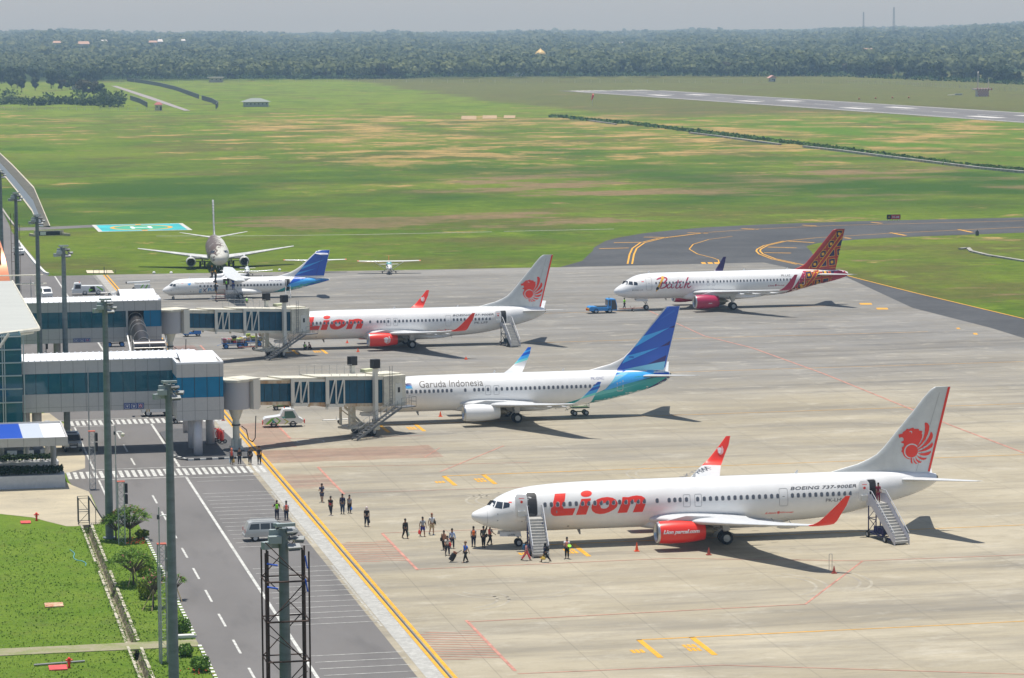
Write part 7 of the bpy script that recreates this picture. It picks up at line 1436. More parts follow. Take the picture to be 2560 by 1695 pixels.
for s in (-1, 1): decal('green_graphics', [PF([(-.1, .5), (0, 1.4), (.7, 1.45), (.9, .5)], 1), PF([(-.3, .5), (.5, .9), (-.2, 1.1)], 0, .002), PF([(.9, 1.4), (1.2, 1.45), (2.1, .9), (2.0, .6), (1.4, 1.1)], 0, .002)], (lambda u, w_, l=0, s=s: (u, s*(.962+l), w_)), [LIME, BLACK], v, du=9, dv=9)
mb = MB(); mb.cyl((-1.7, 0, 2.0), (-1.7, 0, 2.18), .08); mb.build('beacon', ORANGE, v)
p = G(350, 733); v = thing('belt_loader', (p.x, p.y+3, .02), 'white belt loader with green stripes showing behind the far pier roof', 'belt loader'); mb = MB(); mb.box((0, 0, 1.55), (3.9, .9, .28), 0, -.04); mb.build('belt', VWHITE, v, bevel=.05); mb = MB(); mb.box((.6, 0, .85), (2.6, 1.4, .8)); b_ = mb.build('body', VWHITE, v, bevel=.06); four_wheels(v, (-.7, 1.1), .6, .35)
decal('green_stripe', [PF([(.2, .6), (.45, .6), (.9, 1.2), (.65, 1.2)]), PF([(1.0, .6), (1.25, .6), (1.6, 1.2), (1.4, 1.2)])], lambda u, w_, l=0: (u, -.705, w_), LIME, v); mb = MB(); mb.cyl((-1.95, -.4, 1.5), (-1.95, .4, 1.5), .16); mb.build('roller', DGREY, v)
def box_van(p, rz, label, name, L_=3.8, wd=1.6, h=1.9, cabin=.35, col=VWHITE):
 v = thing(name, (p.x, p.y, .014), label, 'van', rz=rz); shell([(-L_/2, .35), (-L_/2-.02, .9), (-L_/2+.3, 1.05), (-L_/2+.75, h-.05), (-L_/2+1.0, h), (L_/2-.1, h), (L_/2, h-.15), (L_/2, .35)], wd, col, v, belt=1.1, tuck=.08, bevel=.05)
 side_glass(v, [[(-L_/2+.6, 1.1), (-L_/2+.85, h-.2), (-L_/2+1.5, h-.2), (-L_/2+1.5, 1.1)], [(-L_/2+1.6, 1.1), (-L_/2+1.6, h-.2), (L_/2-.3, h-.2), (L_/2-.3, 1.1)]], wd/2+.01, tilt=.1); four_wheels(v, (-L_/2+.7, L_/2-.7), wd/2-.12, .3)
 mb = MB(); mb.add([(-L_/2+.34, -wd*.4, 1.12), (-L_/2+.34, wd*.4, 1.12), (-L_/2+.72, wd*.38, h-.15), (-L_/2+.72, -wd*.38, h-.15)], [(0, 1, 2, 3)]); mb.build('windscreen', GLASSD, v, norm=False, loc=(-.04, 0, .02)); mb = MB(); mb.add([(L_/2+.02, -wd*.36, 1.1), (L_/2+.02, wd*.36, 1.1), (L_/2-.08, wd*.34, h-.25), (L_/2-.08, -wd*.34, h-.25)], [(0, 1, 2, 3)]); mb.build('rear_window', GLASSD, v, norm=False, loc=(.02, 0, 0)); lights(v, -L_/2-.02, (-wd*.36, wd*.36), .8, HL, 'headlight'); lights(v, L_/2+.01, (-wd*.4, wd*.4), .95, TL, 'tail_light', (.05, .12, .3)); return v
box_van(G(115, 746)+Vector((0, 1, 0)), R_(98), 'small white van on the road just behind the far corridor', 'white_van', h=1.7)
box_van(G(48, 639)+Vector((0, 1.5, 0)), R_(95), 'small white and green van driving on the far left road', 'white_van', L_=3.2, wd=1.7, h=1.5)
p = G(392, 1042); v = thing('service_truck', (p.x, p.y+.9, .014), 'white service truck with yellow front step parked below the near corridor', 'truck'); mb = MB(); mb.box((.6, 0, 1.15), (3.6, 1.9, 1.3)); b_ = mb.build('body', VWHITE, v, bevel=.06); mb = MB(); mb.box((-1.35, 0, .9), (.7, 1.8, .9)); mb.build('cab', VWHITE, v, bevel=.05); mb = MB(); [mb.bb(-1.15+i*.24, -1.03+i*.24, -.96, .96, .6, 1.4) for i in range(2)]; mb.build('vent', mat('ochre_panel', (.45, .28, .05), .6), v)
mb = MB(); mb.bar((-1.7, -.7, .95), (-2.6, -.6, 1.1), .1); mb.bar((-1.7, .7, .95), (-2.6, .6, 1.1), .1); mb.box((-2.55, 0, 1.05), (.3, 1.3, .22)); mb.build('front_step', mat('ochre_panel', (.45, .28, .05), .6), v); mb = MB(); mb.box((-.3, -.955, 1.1), (.4, .02, .35)); mb.build('panel_window', GLASSD, v); four_wheels(v, (-.95, 1.2), .8, .42, .28)
cart(G(458, 1060)+Vector((0, .8, 0)), 0, 2.4, 1.2, .55, BLACK, 0, 'dark flat cart in the shade behind the pier head columns', 'empty flat carts', r=.25, z=.02)
def stand(p, rz, label, col, H=1.6):
 t = thing('maintenance_stand', (p.x, p.y, .02), label, 'work platform', rz=rz); mb = MB(); mb.box((0, 0, H), (1.4, .8, .06)); mb.build('platform', GALV, t)
 mb = MB(); [mb.bar((x, y, 0), (x*.85, y, H+(1.0 if y > 0 else 0)), .05) for x in (-.75, .75) for y in (-.4, .4)]; [mb.bar((-.7, y, z), (.7, y, z), .035) for y in (-.4, .4) for z in (.3, .9)]; mb.bar((-.7, .4, H+1.0), (.7, .4, H+1.0), .04); mb.bar((-.7, -.4, .3), (.7, -.4, H), .03); mb.build('frame', col, t)
 mb = MB(); [mb.box((1.0+.22*i, 0, H-.3-.3*i), (.22, .7, .03)) for i in range(5)]; mb.bar((.75, -.36, H), (2.0, -.36, .05), .05); mb.bar((.75, .36, H), (2.0, .36, .05), .05); mb.build('steps', GALV, t); return t
e1 = G(577, 751); stand(e1, .1, 'grey work platform with steps beside the propeller airliner engine', GALV, 1.75)
e2 = G(551, 751); stand(e2, 3.2, 'red framed work platform at the propeller airliner engine', mat('red_steel_tube', (.35, .05, .04), .6), .7)
e3 = G(596, 756); t = thing('tool_trolley', (e3.x, e3.y, .02), 'low grey trolley rail in front of the propeller airliner wheels', 'trolley'); mb = MB(); mb.bar((-1.5, 0, .55), (2.2, 0, .5), .05); [mb.bar((x, 0, 0), (x, 0, .55), .05) for x in (-1.5, 0, 2.2)]; mb.box((1.0, .3, .3), (.8, .5, .4)); mb.build('frame', GALV, t)
def cone(px, py, label, h=.7, flat=False, plate=False):
 p = G(px, py); t = thing('traffic_cone', (p.x, p.y, .02), label, 'traffic cone', group='orange cones standing on the apron'); mb = MB(); mb.box((0, 0, .03), (.42, .42, .06)); mb.build('base', ORANGE if not flat else mat('faded_red_plastic', (.35, .06, .04), .7), t, bevel=.01); mb = MB(); mb.cyl((0, 0, .06), (0, 0, h), .15, .03, 14); c = mb.build('cone', ORANGE if not flat else mat('faded_red_plastic', (.35, .06, .04), .7), t, ang=40)
 mb = MB(); mb.cyl((0, 0, h*.50), (0, 0, h*.62), .091, .072, 14); mb.build('band', VWHITE if not flat else mat('dirty_white_band', (.45, .3, .27), .6), c, ang=40)
 if plate: mb = MB(); mb.path([(-.35, .2, 0), (-.35, .2, 1.55), (-.1, .2, 1.55), (-.1, .2, 0)], .02, 5); mb.build('frame', GREY, t)
for a in ((1592, 1379, 'orange cone in front of the red engine of the nearest airliner', .78), (1772, 1388, 'faded red cone near the main wheels of the nearest airliner', .62, True), (2085, 1434, 'red cone beside a thin wire frame below the red winglet', .6, True, True), (1101, 1042, 'orange cone left of the white engine', .62), (895, 880, 'orange cone left of the farther red engine, lower one', .5), (868, 858, 'orange cone left of the farther red engine, upper one', .45), (1165, 899, 'small orange cone at the far wing tip shadow', .4), (558, 1052, 'red brown cone beside the near pier head', .75, True), (546, 1090, 'red cone among the fire extinguishers under the pier head', .9)): cone(*a)
for i, (px, py) in enumerate(((556, 1112), (548, 1108))):
 p = G(px, py); t = thing('wheeled_extinguisher', (p.x, p.y, .13), ('red wheeled fire extinguisher leaning by the rotunda column', 'red wheeled fire extinguisher behind the leaning one under the pier')[i], 'fire extinguisher', group='wheeled fire extinguishers under the pier head'); mb = MB(); mb.lathe([(.35, .05), (.4, .18), (1.3, .18), (1.42, .08), (1.5, .05)], (0, 0, 0), 'z', 14); o = mb.build('cylinder', RED, t, ang=40); o.rotation_euler = (.25, -.1, 0); mb = MB(); mb.path([(-.15, .1, .3), (-.2, .15, 1.4), (.2, .15, 1.4), (.15, .1, .3)], .03); mb.path([(0, -.1, 1.3), (-.5, -.2, 1.5), (-.7, -.1, 1.2), (-.6, 0, .7)], .05); mb.build('hose', RED, t); [wheel(t, (s*.28, .1, .22), .22, .08) for s in (-1, 1)]; mb = MB(); mb.cyl((0, -.2, .9), (0, -.2, 1.1), .06); mb.build('tag', YEL, t)
def hydrant(px, py, label):
 p = G(px, py); t = thing('fire_hydrant', (p.x, p.y, 0), label, 'fire hydrant', group='red hydrants on the lawn'); mb = MB(); mb.cyl((0, 0, 0), (0, 0, .06), .14); mb.cyl((0, 0, .06), (0, 0, .62), .085, n=14); mb.cyl((0, 0, .4), (0, 0, .46), .13, n=14); mb.lathe([(.62, .12), (.66, .12), (.74, .07), (.78, .001)], (0, 0, 0), 'z', 14); mb.build('body', RED, t, ang=40)
 for s in (-1, 1): mb = MB(); mb.cyl((0, 0, .56), (s*.2, 0, .56), .055, n=10); mb.cyl((s*.17, 0, .56), (s*.23, 0, .56), .07, n=10); mb.build('outlet', RED, t)
hydrant(91.5, 1302, 'red fire hydrant at the edge of the sandy paving'); hydrant(173, 1670, 'red fire hydrant beside the grey pipe on the lower lawn')
def cover(px, py, dx, dy, label, mt=SALMON, rz=0):
 p = G(px, py); mb = MB(); mb.box((0, 0, .05), (dx, dy, .1)); o = mb.build('pit_cover', mt, None, bevel=.01, loc=(p.x, p.y, 0)); o.rotation_euler = (0, 0, rz); tag(o, label, 'pit cover')
cover(64, 1307, .9, 1.3, 'red pit cover in the grass beside the upper hydrant'); cover(145, 1671, 1.25, 1.5, 'red pit cover in the grass beside the lower hydrant'); cover(135, 1514, 1.4, 1.6, 'cream concrete pit cover with red stains on the lawn', mat('stained_cream_cover', (.55, .46, .30), .8, nscale=2.5, col2=(.45, .13, .06)))
pa_, pb_ = G(85, 1666), G(212, 1656); mb = MB(); mb.bar((pa_.x, pa_.y, .1), (pb_.x, pb_.y, .1), .13); tag(mb.build('pipe', mat('grey_pipe', (.20, .21, .22), .5)), 'grey pipe lying on the lawn beside the lower hydrant', 'pipe')
hs = smooth_pts([tuple(G(a, b)[:2]) for a, b in ((175, 1376), (186, 1385), (184, 1395), (192, 1402), (205, 1404), (215, 1410), (213, 1416))], 5); mb = MB(); mb.path([(a, b, .06) for a, b in hs], .035, 5); tag(mb.build('hose', mat('faded_blue_hose', (.12, .38, .42), .6)), 'faded blue hose lying on the lawn left of the drain', 'hose')
p = G(197, 1313); t = thing('steel_stair_frame', (p.x, p.y, 0), 'dark steel step frame standing on the paving corner above the drain', 'steel frame')
mb = MB(); Hh = 2.4
for x in (0, .95):
 for y in (0, 1.2): mb.bar((x, y, .1), (x, y, Hh), .07)
for z in (.2, 1.2, Hh):
 mb.bar((0, 0, z), (.95, 0, z), .05); mb.bar((0, 1.2, z), (.95, 1.2, z), .05); mb.bar((0, 0, z), (0, 1.2, z), .05); mb.bar((.95, 0, z), (.95, 1.2, z), .05)
mb.bar((0, 0, .2), (.95, 0, 1.2), .04); mb.bar((.95, 0, 1.2), (0, 0, Hh), .04); mb.build('frame', DGREY, t)
mb = MB(); [mb.bar((.95, y, Hh), (2.3, y, .1), .08) for y in (0, 1.2)]; [mb.bar((.95+i*.17, 0, Hh-i*.29), (.95+i*.17, 1.2, Hh-i*.29), .05) for i in range(9)]; mb.bar((1.5, 0, .1), (1.5, 0, 1.4), .05); mb.build('steps', DGREY, t)
def planter(pts, h, label):
 t = thing('planter', (0, 0, 0), label, 'planter'); n = len(pts); mb = MB(); mb.prism(pts, 0, h, 'xy'); mb.build('wall', mat('planter_white_wall', (.60, .61, .62), .6, noise=.08), t); return t
c3_ = lambda x, y: (x*.14035, 1020+y*.14035)
a = G(*c3_(1165, 1415)); planter([(-60, a.y), (a.x, a.y), (a.x, a.y+2.6), (-60, a.y+2.6)], 1.25, 'white walled planter in front of the canopy steps')
b = G(*c3_(1055, 1135)); planter([(-60, b.y), (b.x-.3, b.y), (b.x, b.y+.5), (b.x-.1, b.y+2.2), (-60, b.y+2.2)], 1.0, 'white walled planter under the canopy behind the steps')
PLANT_A, PLANT_B = a, b
mb = MB(); [mb.bb(-60, b.x-1.2-.75*i, b.y-.1-3.0, b.y-.05, .02+.16*i, .02+.16*(i+1)) for i in range(5)]; st = mb.build('steps', mat('dark_step_tile', (.10, .085, .08), .7)); st['kind'] = 'structure'
kerb('painted_kerb', [tuple(G(a_, b_)[:2]) for a_, b_ in ((-5, 1140), (60, 1140), (100, 1138), (120, 1131))], 1.0, .3, .55, 'tall black and white painted kerb under the entrance canopy', [mat('kerb_navy_black', (.015, .03, .05), .6), KW])
sheet('lawn', [[(-60, 56.5), (-33.2, 56.5), (-33.2, 61.5), (-60, 61.5)]], M_LAWN, .05)
p0 = G(218, 684); p1 = G(285, 684); p2 = G(280, 677); p3 = G(215, 677); sheet('concrete_pad', [[tuple(q[:2]) for q in (p0, p1, p2, p3)]], mat('cream_concrete_pad', (.62, .55, .40), .8), .10)
g0 = G(248, 686); t = thing('gate_frame', (g0.x, g0.y, 0), 'small dark metal railing at the end of the yellow line on the apron edge', 'railing'); mb = MB(); [mb.bar((x, 0, 0), (x, 0, .85), .06) for x in (-1.0, 0, 1.3, 2.9)]; mb.bar((-1.0, 0, .85), (0, 0, .85), .05); mb.bar((1.3, 0, .4), (2.9, 0, .4), .05); mb.bar((.9, .2, 0), (.9, .2, 1.3), .12); mb.build('frame', DGREY, t)
SK = [mat('skin_brown', (.30, .155, .09), .6), mat('skin_light_brown', (.42, .25, .16), .6)]
def skin_mesh(V, E, Rd, root=0, sub=1):
 me = bpy.data.meshes.new('s'); me.from_pydata(V, E, []); o = bpy.data.objects.new('s', me); COL.objects.link(o)
 m_ = o.modifiers.new('k', 'SKIN'); m_.use_smooth_shade = True; m_.branch_smoothing = .3
 for i, r in enumerate(Rd): me.skin_vertices[0].data[i].radius = r if isinstance(r, tuple) else (r, r); me.skin_vertices[0].data[i].use_root = (i == root)
 if sub: s_ = o.modifiers.new('u', 'SUBSURF'); s_.levels = sub; s_.render_levels = sub
 dg = bpy.context.evaluated_depsgraph_get(); out = bpy.data.meshes.new_from_object(o.evaluated_get(dg)); bpy.data.objects.remove(o); bpy.data.meshes.remove(me); return out
def cloth(name, hexc, rough=.8, noise=0.0, **k): return mat('cloth_'+name, hexc, rough, noise=noise, **k)
def person(px, py, face, label, top, bottom, skin=0, h=1.70, sleeve='short', shorts=False, shoes=None, hair=None, female=False, cap=None, hijab=None, vest=None, lean=0.0, legs=(.25, -.25), knees=(.1, .25), arms=((.1, .1, .1), (-.1, .1, .1)), pack=None, shoulder=None, bag=None, skirt=False, at=None, sit=False, group=None, lanyard=False, gz=.02, stripe=None):
 """face: heading in degrees (0 = +X); legs = thigh swing (l, r); arms = (swing, abduct, elbow) for l, r"""
 p = at if at is not None else G(px, py); s = h/1.72
 root = thing('person', (p.x, p.y, gz if at is None else p.z), label, 'person', rz=R_(face), group=group)
 hipz = .93; V = []; E = []; Rr = []
 def av(pt, r, par=None):
  V.append(tuple(c*s for c in pt)); Rr.append(tuple(q*s*1.1 for q in r) if isinstance(r, tuple) else r*s*(1.15 if r > .03 else 1.1))
  if par is not None: E.append((par, len(V)-1))
  return len(V)-1
 if sit: hipz = .22
 kn, an = [], []
 J = {}
 for i, sd in enumerate((1, -1)):
  a, k_ = legs[i], knees[i]
  if sit: K = (.36, sd*.16, .42); A = (.30 if i else .42, sd*.13, .08)
  else:
   K = (math.sin(a)*.44, sd*.10, hipz-.44*math.cos(a)); b = a-k_; A = (K[0]+math.sin(b)*.42, sd*.105, K[2]-.42*math.cos(b))
  J[sd] = (K, A)
 if not sit:
  drop = min(J[1][1][2], J[-1][1][2])-.075
  hipz -= drop
  for sd in (1, -1): J[sd] = tuple((q[0], q[1], q[2]-drop) for q in J[sd])
 lx = math.sin(lean)
 P0 = (0, 0, hipz); SP = (lx*.18, 0, hipz+.2); CH = (lx*.42, 0, hipz+.44); NK = (lx*.55, 0, hipz+.56); HD0 = (lx*.6+.01, 0, hipz+.64); HD1 = (lx*.66+.02, 0, hipz+.74)
 w_ = .155 if female else .175
 pel = av(P0, (.13, .105)); sp = av(SP, (.12 if not female else .105, .09), pel); ch = av(CH, (.15 if not female else .13, .105), sp); nk = av(NK, .055, ch); h0 = av(HD0, (.075, .085), nk); h1 = av(HD1, (.082, .098), h0)
 for sd in (1, -1):
  K, A = J[sd]; hp = av((0, sd*.095, hipz-.06), .095, pel); k1 = av(K, .062, hp); c1 = av((K[0]*.6+A[0]*.4, K[1]*.6+A[1]*.4, K[2]*.6+A[2]*.4-.0), .055, k1); a1 = av(A, .038, c1); av((A[0]+.05, A[1], A[2]-.035), .042, a1); av((A[0]+.16, A[1]+sd*.02, A[2]-.045), .03, len(V)-1)
 hands = []
 for i, sd in enumerate((1, -1)):
  sw, ab, el = arms[i]; S = (CH[0], sd*w_, hipz+.47); D = Vector((math.sin(sw)*math.cos(ab), sd*math.sin(ab), -math.cos(sw)*math.cos(ab))); Eb = Vector(S)+D*.29
  f = sw+el; D2 = Vector((math.sin(f)*math.cos(ab*.5), sd*math.sin(ab)*.4, -math.cos(f)*math.cos(ab*.5))).normalized(); Wt = Eb+D2*.25; Hn = Wt+D2*.08
  sh = av(S, .062, ch); e_ = av(tuple(Eb), .042, sh); wr = av(tuple(Wt), .027, e_); hn = av(tuple(Hn), (.034, .018), wr); side = Vector((0, 1, 0)) if abs(D2.y) < .8 else Vector((1, 0, 0)); fwd = D2.cross(side).normalized(); lat = D2.cross(fwd).normalized()
  lat = Vector((1, 0, 0))-D2*D2.x; lat = lat.normalized() if lat.length > .2 else Vector((0, 1, 0))
  for q in range(4):
   off = lat*(-.026+.0175*q); cur = fwd*.0; b1 = av(tuple(Hn+off+D2*.035), .0095, hn); b2 = av(tuple(Hn+off+D2*(.065+.006*(q in (1, 2)))+D2.cross(lat)*.012*sd), .0085, b1)
  t1 = av(tuple(Hn+lat*.045-D2*.015), .010, hn); av(tuple(Hn+lat*.058+D2*.02), .009, t1); hands.append((Wt, Hn, D2))
 me = skin_mesh(V, E, Rr, 0, 1)
 me.materials.clear(); me.materials.append(SK[skin]); body = bpy.data.objects.new('body', me); COL.objects.link(body); body.parent = root
 def garment(name, vs, es, rs, mt):
  m2 = skin_mesh([tuple(c*s for c in q) for q in vs], es, [tuple(x*s*1.13 for x in r) if isinstance(r, tuple) else r*s*1.2 for r in rs], 0, 1); m2.materials.clear(); m2.materials.append(mt); o = bpy.data.objects.new(name, m2); COL.objects.link(o); o.parent = root; return o
 vs = [P0 if not vest else P0, SP, CH, (NK[0], 0, NK[2]-.03)]; es = [(0, 1), (1, 2), (2, 3)]; rs = [(.155, .125), (.142 if not female else .125, .11), (.168 if not female else .148, .125), .06]
 vs[0] = (0, 0, hipz+.0)
 for i, sd in enumerate((1, -1)):
  sw, ab, el = arms[i]; S = (CH[0], sd*w_, hipz+.47); D = Vector((math.sin(sw)*math.cos(ab), sd*math.sin(ab), -math.cos(sw)*math.cos(ab))); n0 = len(vs); vs.append(S); rs.append(.078); es.append((2, n0))
  if sleeve == 'long':
   Wt, Hn, D2 = hands[i]; vs.append(tuple(Vector(S)+D*.29)); rs.append(.056); es.append((n0, n0+1)); vs.append(tuple(Wt-D2*.0)); rs.append(.04); es.append((n0+1, n0+2))
  else: vs.append(tuple(Vector(S)+D*.2)); rs.append(.062); es.append((n0, n0+1))
 garment('shirt', vs, es, rs, top)
 if vest: garment('safety_vest', [(0, 0, hipz+.02), SP, CH, (CH[0], 0, hipz+.5)], [(0, 1), (1, 2), (2, 3)], [(.165, .135), (.16, .13), (.188, .142), (.14, .10)], vest)
 if stripe: garment('chest_panel', [(.01, 0, hipz+.02), (SP[0]+.01, 0, SP[2]-.02), (SP[0]+.01, 0, SP[2]+.06)], [(0, 1), (1, 2)], [(.162, .13), (.152, .122), (.15, .12)], stripe)
 vs = [(0, 0, hipz+.04)]; es = []; rs = [(.145, .118)]
 for sd in (1, -1):
  K, A = J[sd]; n0 = len(vs); vs.append((0, sd*.095, hipz-.06)); rs.append(.108); es.append((0, n0)); vs.append((K[0], K[1], K[2]) if not shorts else (K[0]*.9, K[1], K[2]+.03)); rs.append(.078 if not shorts else .092); es.append((n0, n0+1))
  if not shorts: vs.append((A[0], A[1], A[2]+.04)); rs.append(.055 if not skirt else .1); es.append((n0+1, n0+2))
 garment('shorts' if shorts else 'trousers', vs, es, rs, bottom)
 sm = shoes or cloth('dark_shoe', (.03, .028, .028))
 for sd in (1, -1):
  A = J[sd][1]; mb = MB(); mb.ring([[(A[0]-.09, A[1]-.04, A[2]-.075), (A[0]-.09, A[1]+.04, A[2]-.075), (A[0]-.07, A[1]+.035, A[2]+.02), (A[0]-.07, A[1]-.035, A[2]+.02)], [(A[0]+.08, A[1]-.048, A[2]-.075), (A[0]+.08, A[1]+.048, A[2]-.075), (A[0]+.06, A[1]+.04, A[2]+.0), (A[0]+.06, A[1]-.04, A[2]+.0)], [(A[0]+.19, A[1]-.03, A[2]-.072), (A[0]+.19, A[1]+.03, A[2]-.072), (A[0]+.18, A[1]+.025, A[2]-.04), (A[0]+.18, A[1]-.025, A[2]-.04)]])
  mb.v = [tuple(c*s for c in q) for q in mb.v]; mb.build('shoe', sm, root, bevel=.01*s)
 hc = hair or cloth('black_hair', (.012, .010, .009)); cx, cz = (HD1[0]-.012)*s, (HD1[2]+.012)*s
 def dome(name, mt, r, z0, stretch=(1, 1, 1), off=(0, 0, 0)):
  mb = MB(); rows = []
  for a in np.linspace(z0, 90, 8): a = R_(a); rows.append([(cx+off[0]*s+r*s*1.08*stretch[0]*math.cos(a)*math.cos(t), r*s*.92*stretch[1]*math.cos(a)*math.sin(t)+off[1]*s, cz+off[2]*s+r*s*1.1*stretch[2]*math.sin(a)) for t in np.linspace(0, 2*math.pi, 14, endpoint=False)])
  mb.ring(rows); return mb.build(name, mt, root, smooth=True)
 if hijab: dome('headscarf', hijab, .122, -50, (1, 1, 1), (-.015, 0, -.02)); mb = MB(); mb.cyl((cx-.01, 0, cz-.24*s), (cx-.005, 0, cz-.06*s), .15*s, .08*s, 12); mb.build('scarf_drape', hijab, root, smooth=True)
 else:
  dome('hair', hc, .108, 0, (1, 1, 1), (-.014, 0, .004))
  mb = MB(); mb.ring([[(cx-.115*s, y, cz+.02*s) for y in (-.06*s, .06*s)]+[(cx-.04*s, .09*s, cz+.02*s), (cx-.04*s, -.09*s, cz+.02*s)], [(cx-.09*s, y, cz-(.26 if female else .08)*s) for y in (-.06*s, .06*s)]+[(cx-.05*s, .06*s, cz-(.26 if female else .08)*s), (cx-.05*s, -.06*s, cz-(.26 if female else .08)*s)]]); mb.build('back_hair', hc, root, bevel=.02)
 if cap: dome('cap', cap, .118, 12, off=(-.01, 0, .01)); mb = MB(); mb.box((cx+.13*s, 0, cz+.035*s), (.11*s, .13*s, .012*s)); mb.build('cap_visor', cap, root)
 fx, fz = (HD1[0]+.085)*s, (HD1[2]-.015)*s; mb = MB(); mb.box((fx+.004, 0, fz-.012*s), (.03*s, .022*s, .045*s)); mb.build('nose', SK[skin], root, bevel=.006)
 mb = MB(); mb.box((fx-.004*s, 0, fz-.052*s), (.014*s, .045*s, .009*s)); mb.build('mouth', mat('lip', (.22, .06, .05), .6), root)
 for sd in (1, -1):
  mb = MB(); mb.box((fx-.006*s, sd*.032*s, fz+.018*s), (.012*s, .024*s, .01*s)); mb.build('eye', BLACK, root); mb = MB(); mb.box((cx+.01*s, sd*.094*s, cz-.035*s), (.035*s, .016*s, .05*s)); mb.build('ear', SK[skin], root, bevel=.005)
 if lanyard: mb = MB(); mb.bar(((CH[0]+.125)*s, 0, (CH[2]-.05)*s), ((CH[0]+.10)*s, .05*s, (NK[2]-.03)*s), .015); mb.bar(((CH[0]+.125)*s, 0, (CH[2]-.05)*s), ((CH[0]+.10)*s, -.05*s, (NK[2]-.03)*s), .015); mb.build('lanyard', BLACK, root)
 root['_h'] = 1.0
 M_ = Matrix.Translation(root.location) @ Matrix.Rotation(R_(face), 4, 'Z')
 def item(kind, side, mt, lab, size=(.3, .12, .34)):
  Wt, Hn, D2 = hands[0 if side > 0 else 1]; q = M_ @ (Hn*s+Vector((0, 0, -.05))); mb = MB(); a, b, c = size
  t = MB(); t.ring([[(-a*.5, -b*.5, -c-.12), (a*.5, -b*.5, -c-.12), (a*.5, b*.5, -c-.12), (-a*.5, b*.5, -c-.12)], [(-a*.55, -b*.6, -c*.6-.12), (a*.55, -b*.6, -c*.6-.12), (a*.55, b*.6, -c*.6-.12), (-a*.55, b*.6, -c*.6-.12)], [(-a*.4, -b*.3, -.12), (a*.4, -b*.3, -.12), (a*.4, b*.3, -.12), (-a*.4, b*.3, -.12)]])
  o = t.build(kind, mt, None, bevel=.02); o.location = q; o.rotation_euler = (0, 0, R_(face)); tag(o, lab, 'bag'); hdl = MB(); hdl.path([(-a*.3, 0, -.12), (-a*.12, 0, .0), (a*.12, 0, .0), (a*.3, 0, -.12)], .012, 5); hdl.build('handle', mt, o)
 def backpack(mt, lab, front=False):
  t = MB(); t.box((0, 0, 0), (.17, .30, .42)); o = t.build('backpack', mt, None, bevel=.05); o.location = M_ @ Vector(((CH[0]-.22)*s, 0, (CH[2]-.08)*s)); o.rotation_euler = (0, 0, R_(face)); tag(o, lab, 'backpack')
  for sd in (1, -1): q = MB(); q.path([(.08, sd*.09, .18), (.2, sd*.1, .22), (.33, sd*.09, .12), (.33, sd*.09, -.05), (.1, sd*.12, -.18)], .018, 5); q.build('strap', mt, o)
  mb = MB(); mb.box((-.1, 0, -.08), (.05, .22, .2)); mb.build('pocket', mt, o, bevel=.02)
 if pack: backpack(*pack)
 if shoulder:
  mt, lab, sd = shoulder; t = MB(); t.box((0, 0, 0), (.34, .14, .28)); o = t.build('shoulder_bag', mt, None, bevel=.03); o.location = M_ @ Vector((0, sd*.24*s, (hipz+.06)*s)); o.rotation_euler = (0, 0, R_(face)); tag(o, lab, 'bag'); q = MB(); q.path([(.12, 0, .12), (.02, -sd*.06, .52), (-.12, 0, .12)], .016, 5); q.build('strap', mt, o)
 for b in (bag or []): item(*b)
 del root['_h']; return root
C = cloth; BLK = C('black', (.015, .015, .017)); NVY = C('navy', (.02, .025, .06)); JEAN = C('blue_jeans', (.03, .055, .11)); DJ = C('dark_jeans', (.018, .025, .045)); WH = C('white', (.62, .63, .64)); GR = C('grey', (.34, .35, .38)); REDC = C('crimson', (.38, .02, .04)); HV = C('hi_vis_green', (.28, .80, .03), .7); HO = C('hi_vis_orange', (.85, .17, .02), .7); HP = C('hi_vis_coral', (.82, .15, .09), .7); WSH = C('white_shoe', (.6, .6, .6)); KH = C('khaki', (.45, .36, .22)); BLU = C('bright_blue', (.02, .14, .60)); ROY = C('royal_blue', (.03, .03, .24)); LB = C('pale_blue', (.42, .52, .72)); PKT = C('pink_blouse', (.62, .28, .27)); CORAL = C('coral_trousers', (.70, .10, .12)); TAN = C('tan_blouse', (.42, .20, .12)); CRM = C('cream', (.58, .54, .47)); STR = C('navy_white_stripe', (.62, .62, .62), .8, nscale=16, col2=(.02, .03, .07), stretch=(.01, .01, 1)); DKG = C('dark_green_grey', (.07, .075, .06)); ORS = C('orange_scarf', (.75, .22, .12)); BRH = C('ginger_hair', (.25, .09, .04)); BRN = C('brown_hair', (.05, .03, .02)); SHIRTB = C('denim_shirt', (.045, .055, .11)); BLS = C('blue_shoe', (.08, .25, .45))
BC = lambda n, c: mat('bag_'+n, c, .5)
person(805, 1256, 250, 'person in denim blue shirt and shorts looking at hands, farthest of the group walking left', SHIRTB, SHIRTB, shorts=True, arms=((.5, .1, 1.3), (.5, .1, 1.3)), pack=(BC('grey', (.12, .13, .15)), 'grey backpack on the person in denim shorts'))
person(827, 1289, 235, 'person in black and crimson shirt with white shoes', BLK, DJ, shoes=WSH, stripe=REDC, legs=(.2, -.2))
person(856.5, 1285.5, 262, 'person in dark shirt with pale square chest print and faded jeans', NVY, JEAN, h=1.78, legs=(.12, -.12), sleeve='long')
person(874, 1283.5, 255, 'person in navy and white striped shirt carrying blue bag', STR, BLK, female=True, h=1.62, legs=(.15, -.15), bag=[('plastic_bag', -1, BC('white', (.65, .65, .65)), 'white plastic bag held by the striped shirt person', (.22, .1, .32)), ('hand_bag', 1, BC('blue', (.02, .15, .6)), 'blue bag held by the striped shirt person', (.3, .12, .25))])
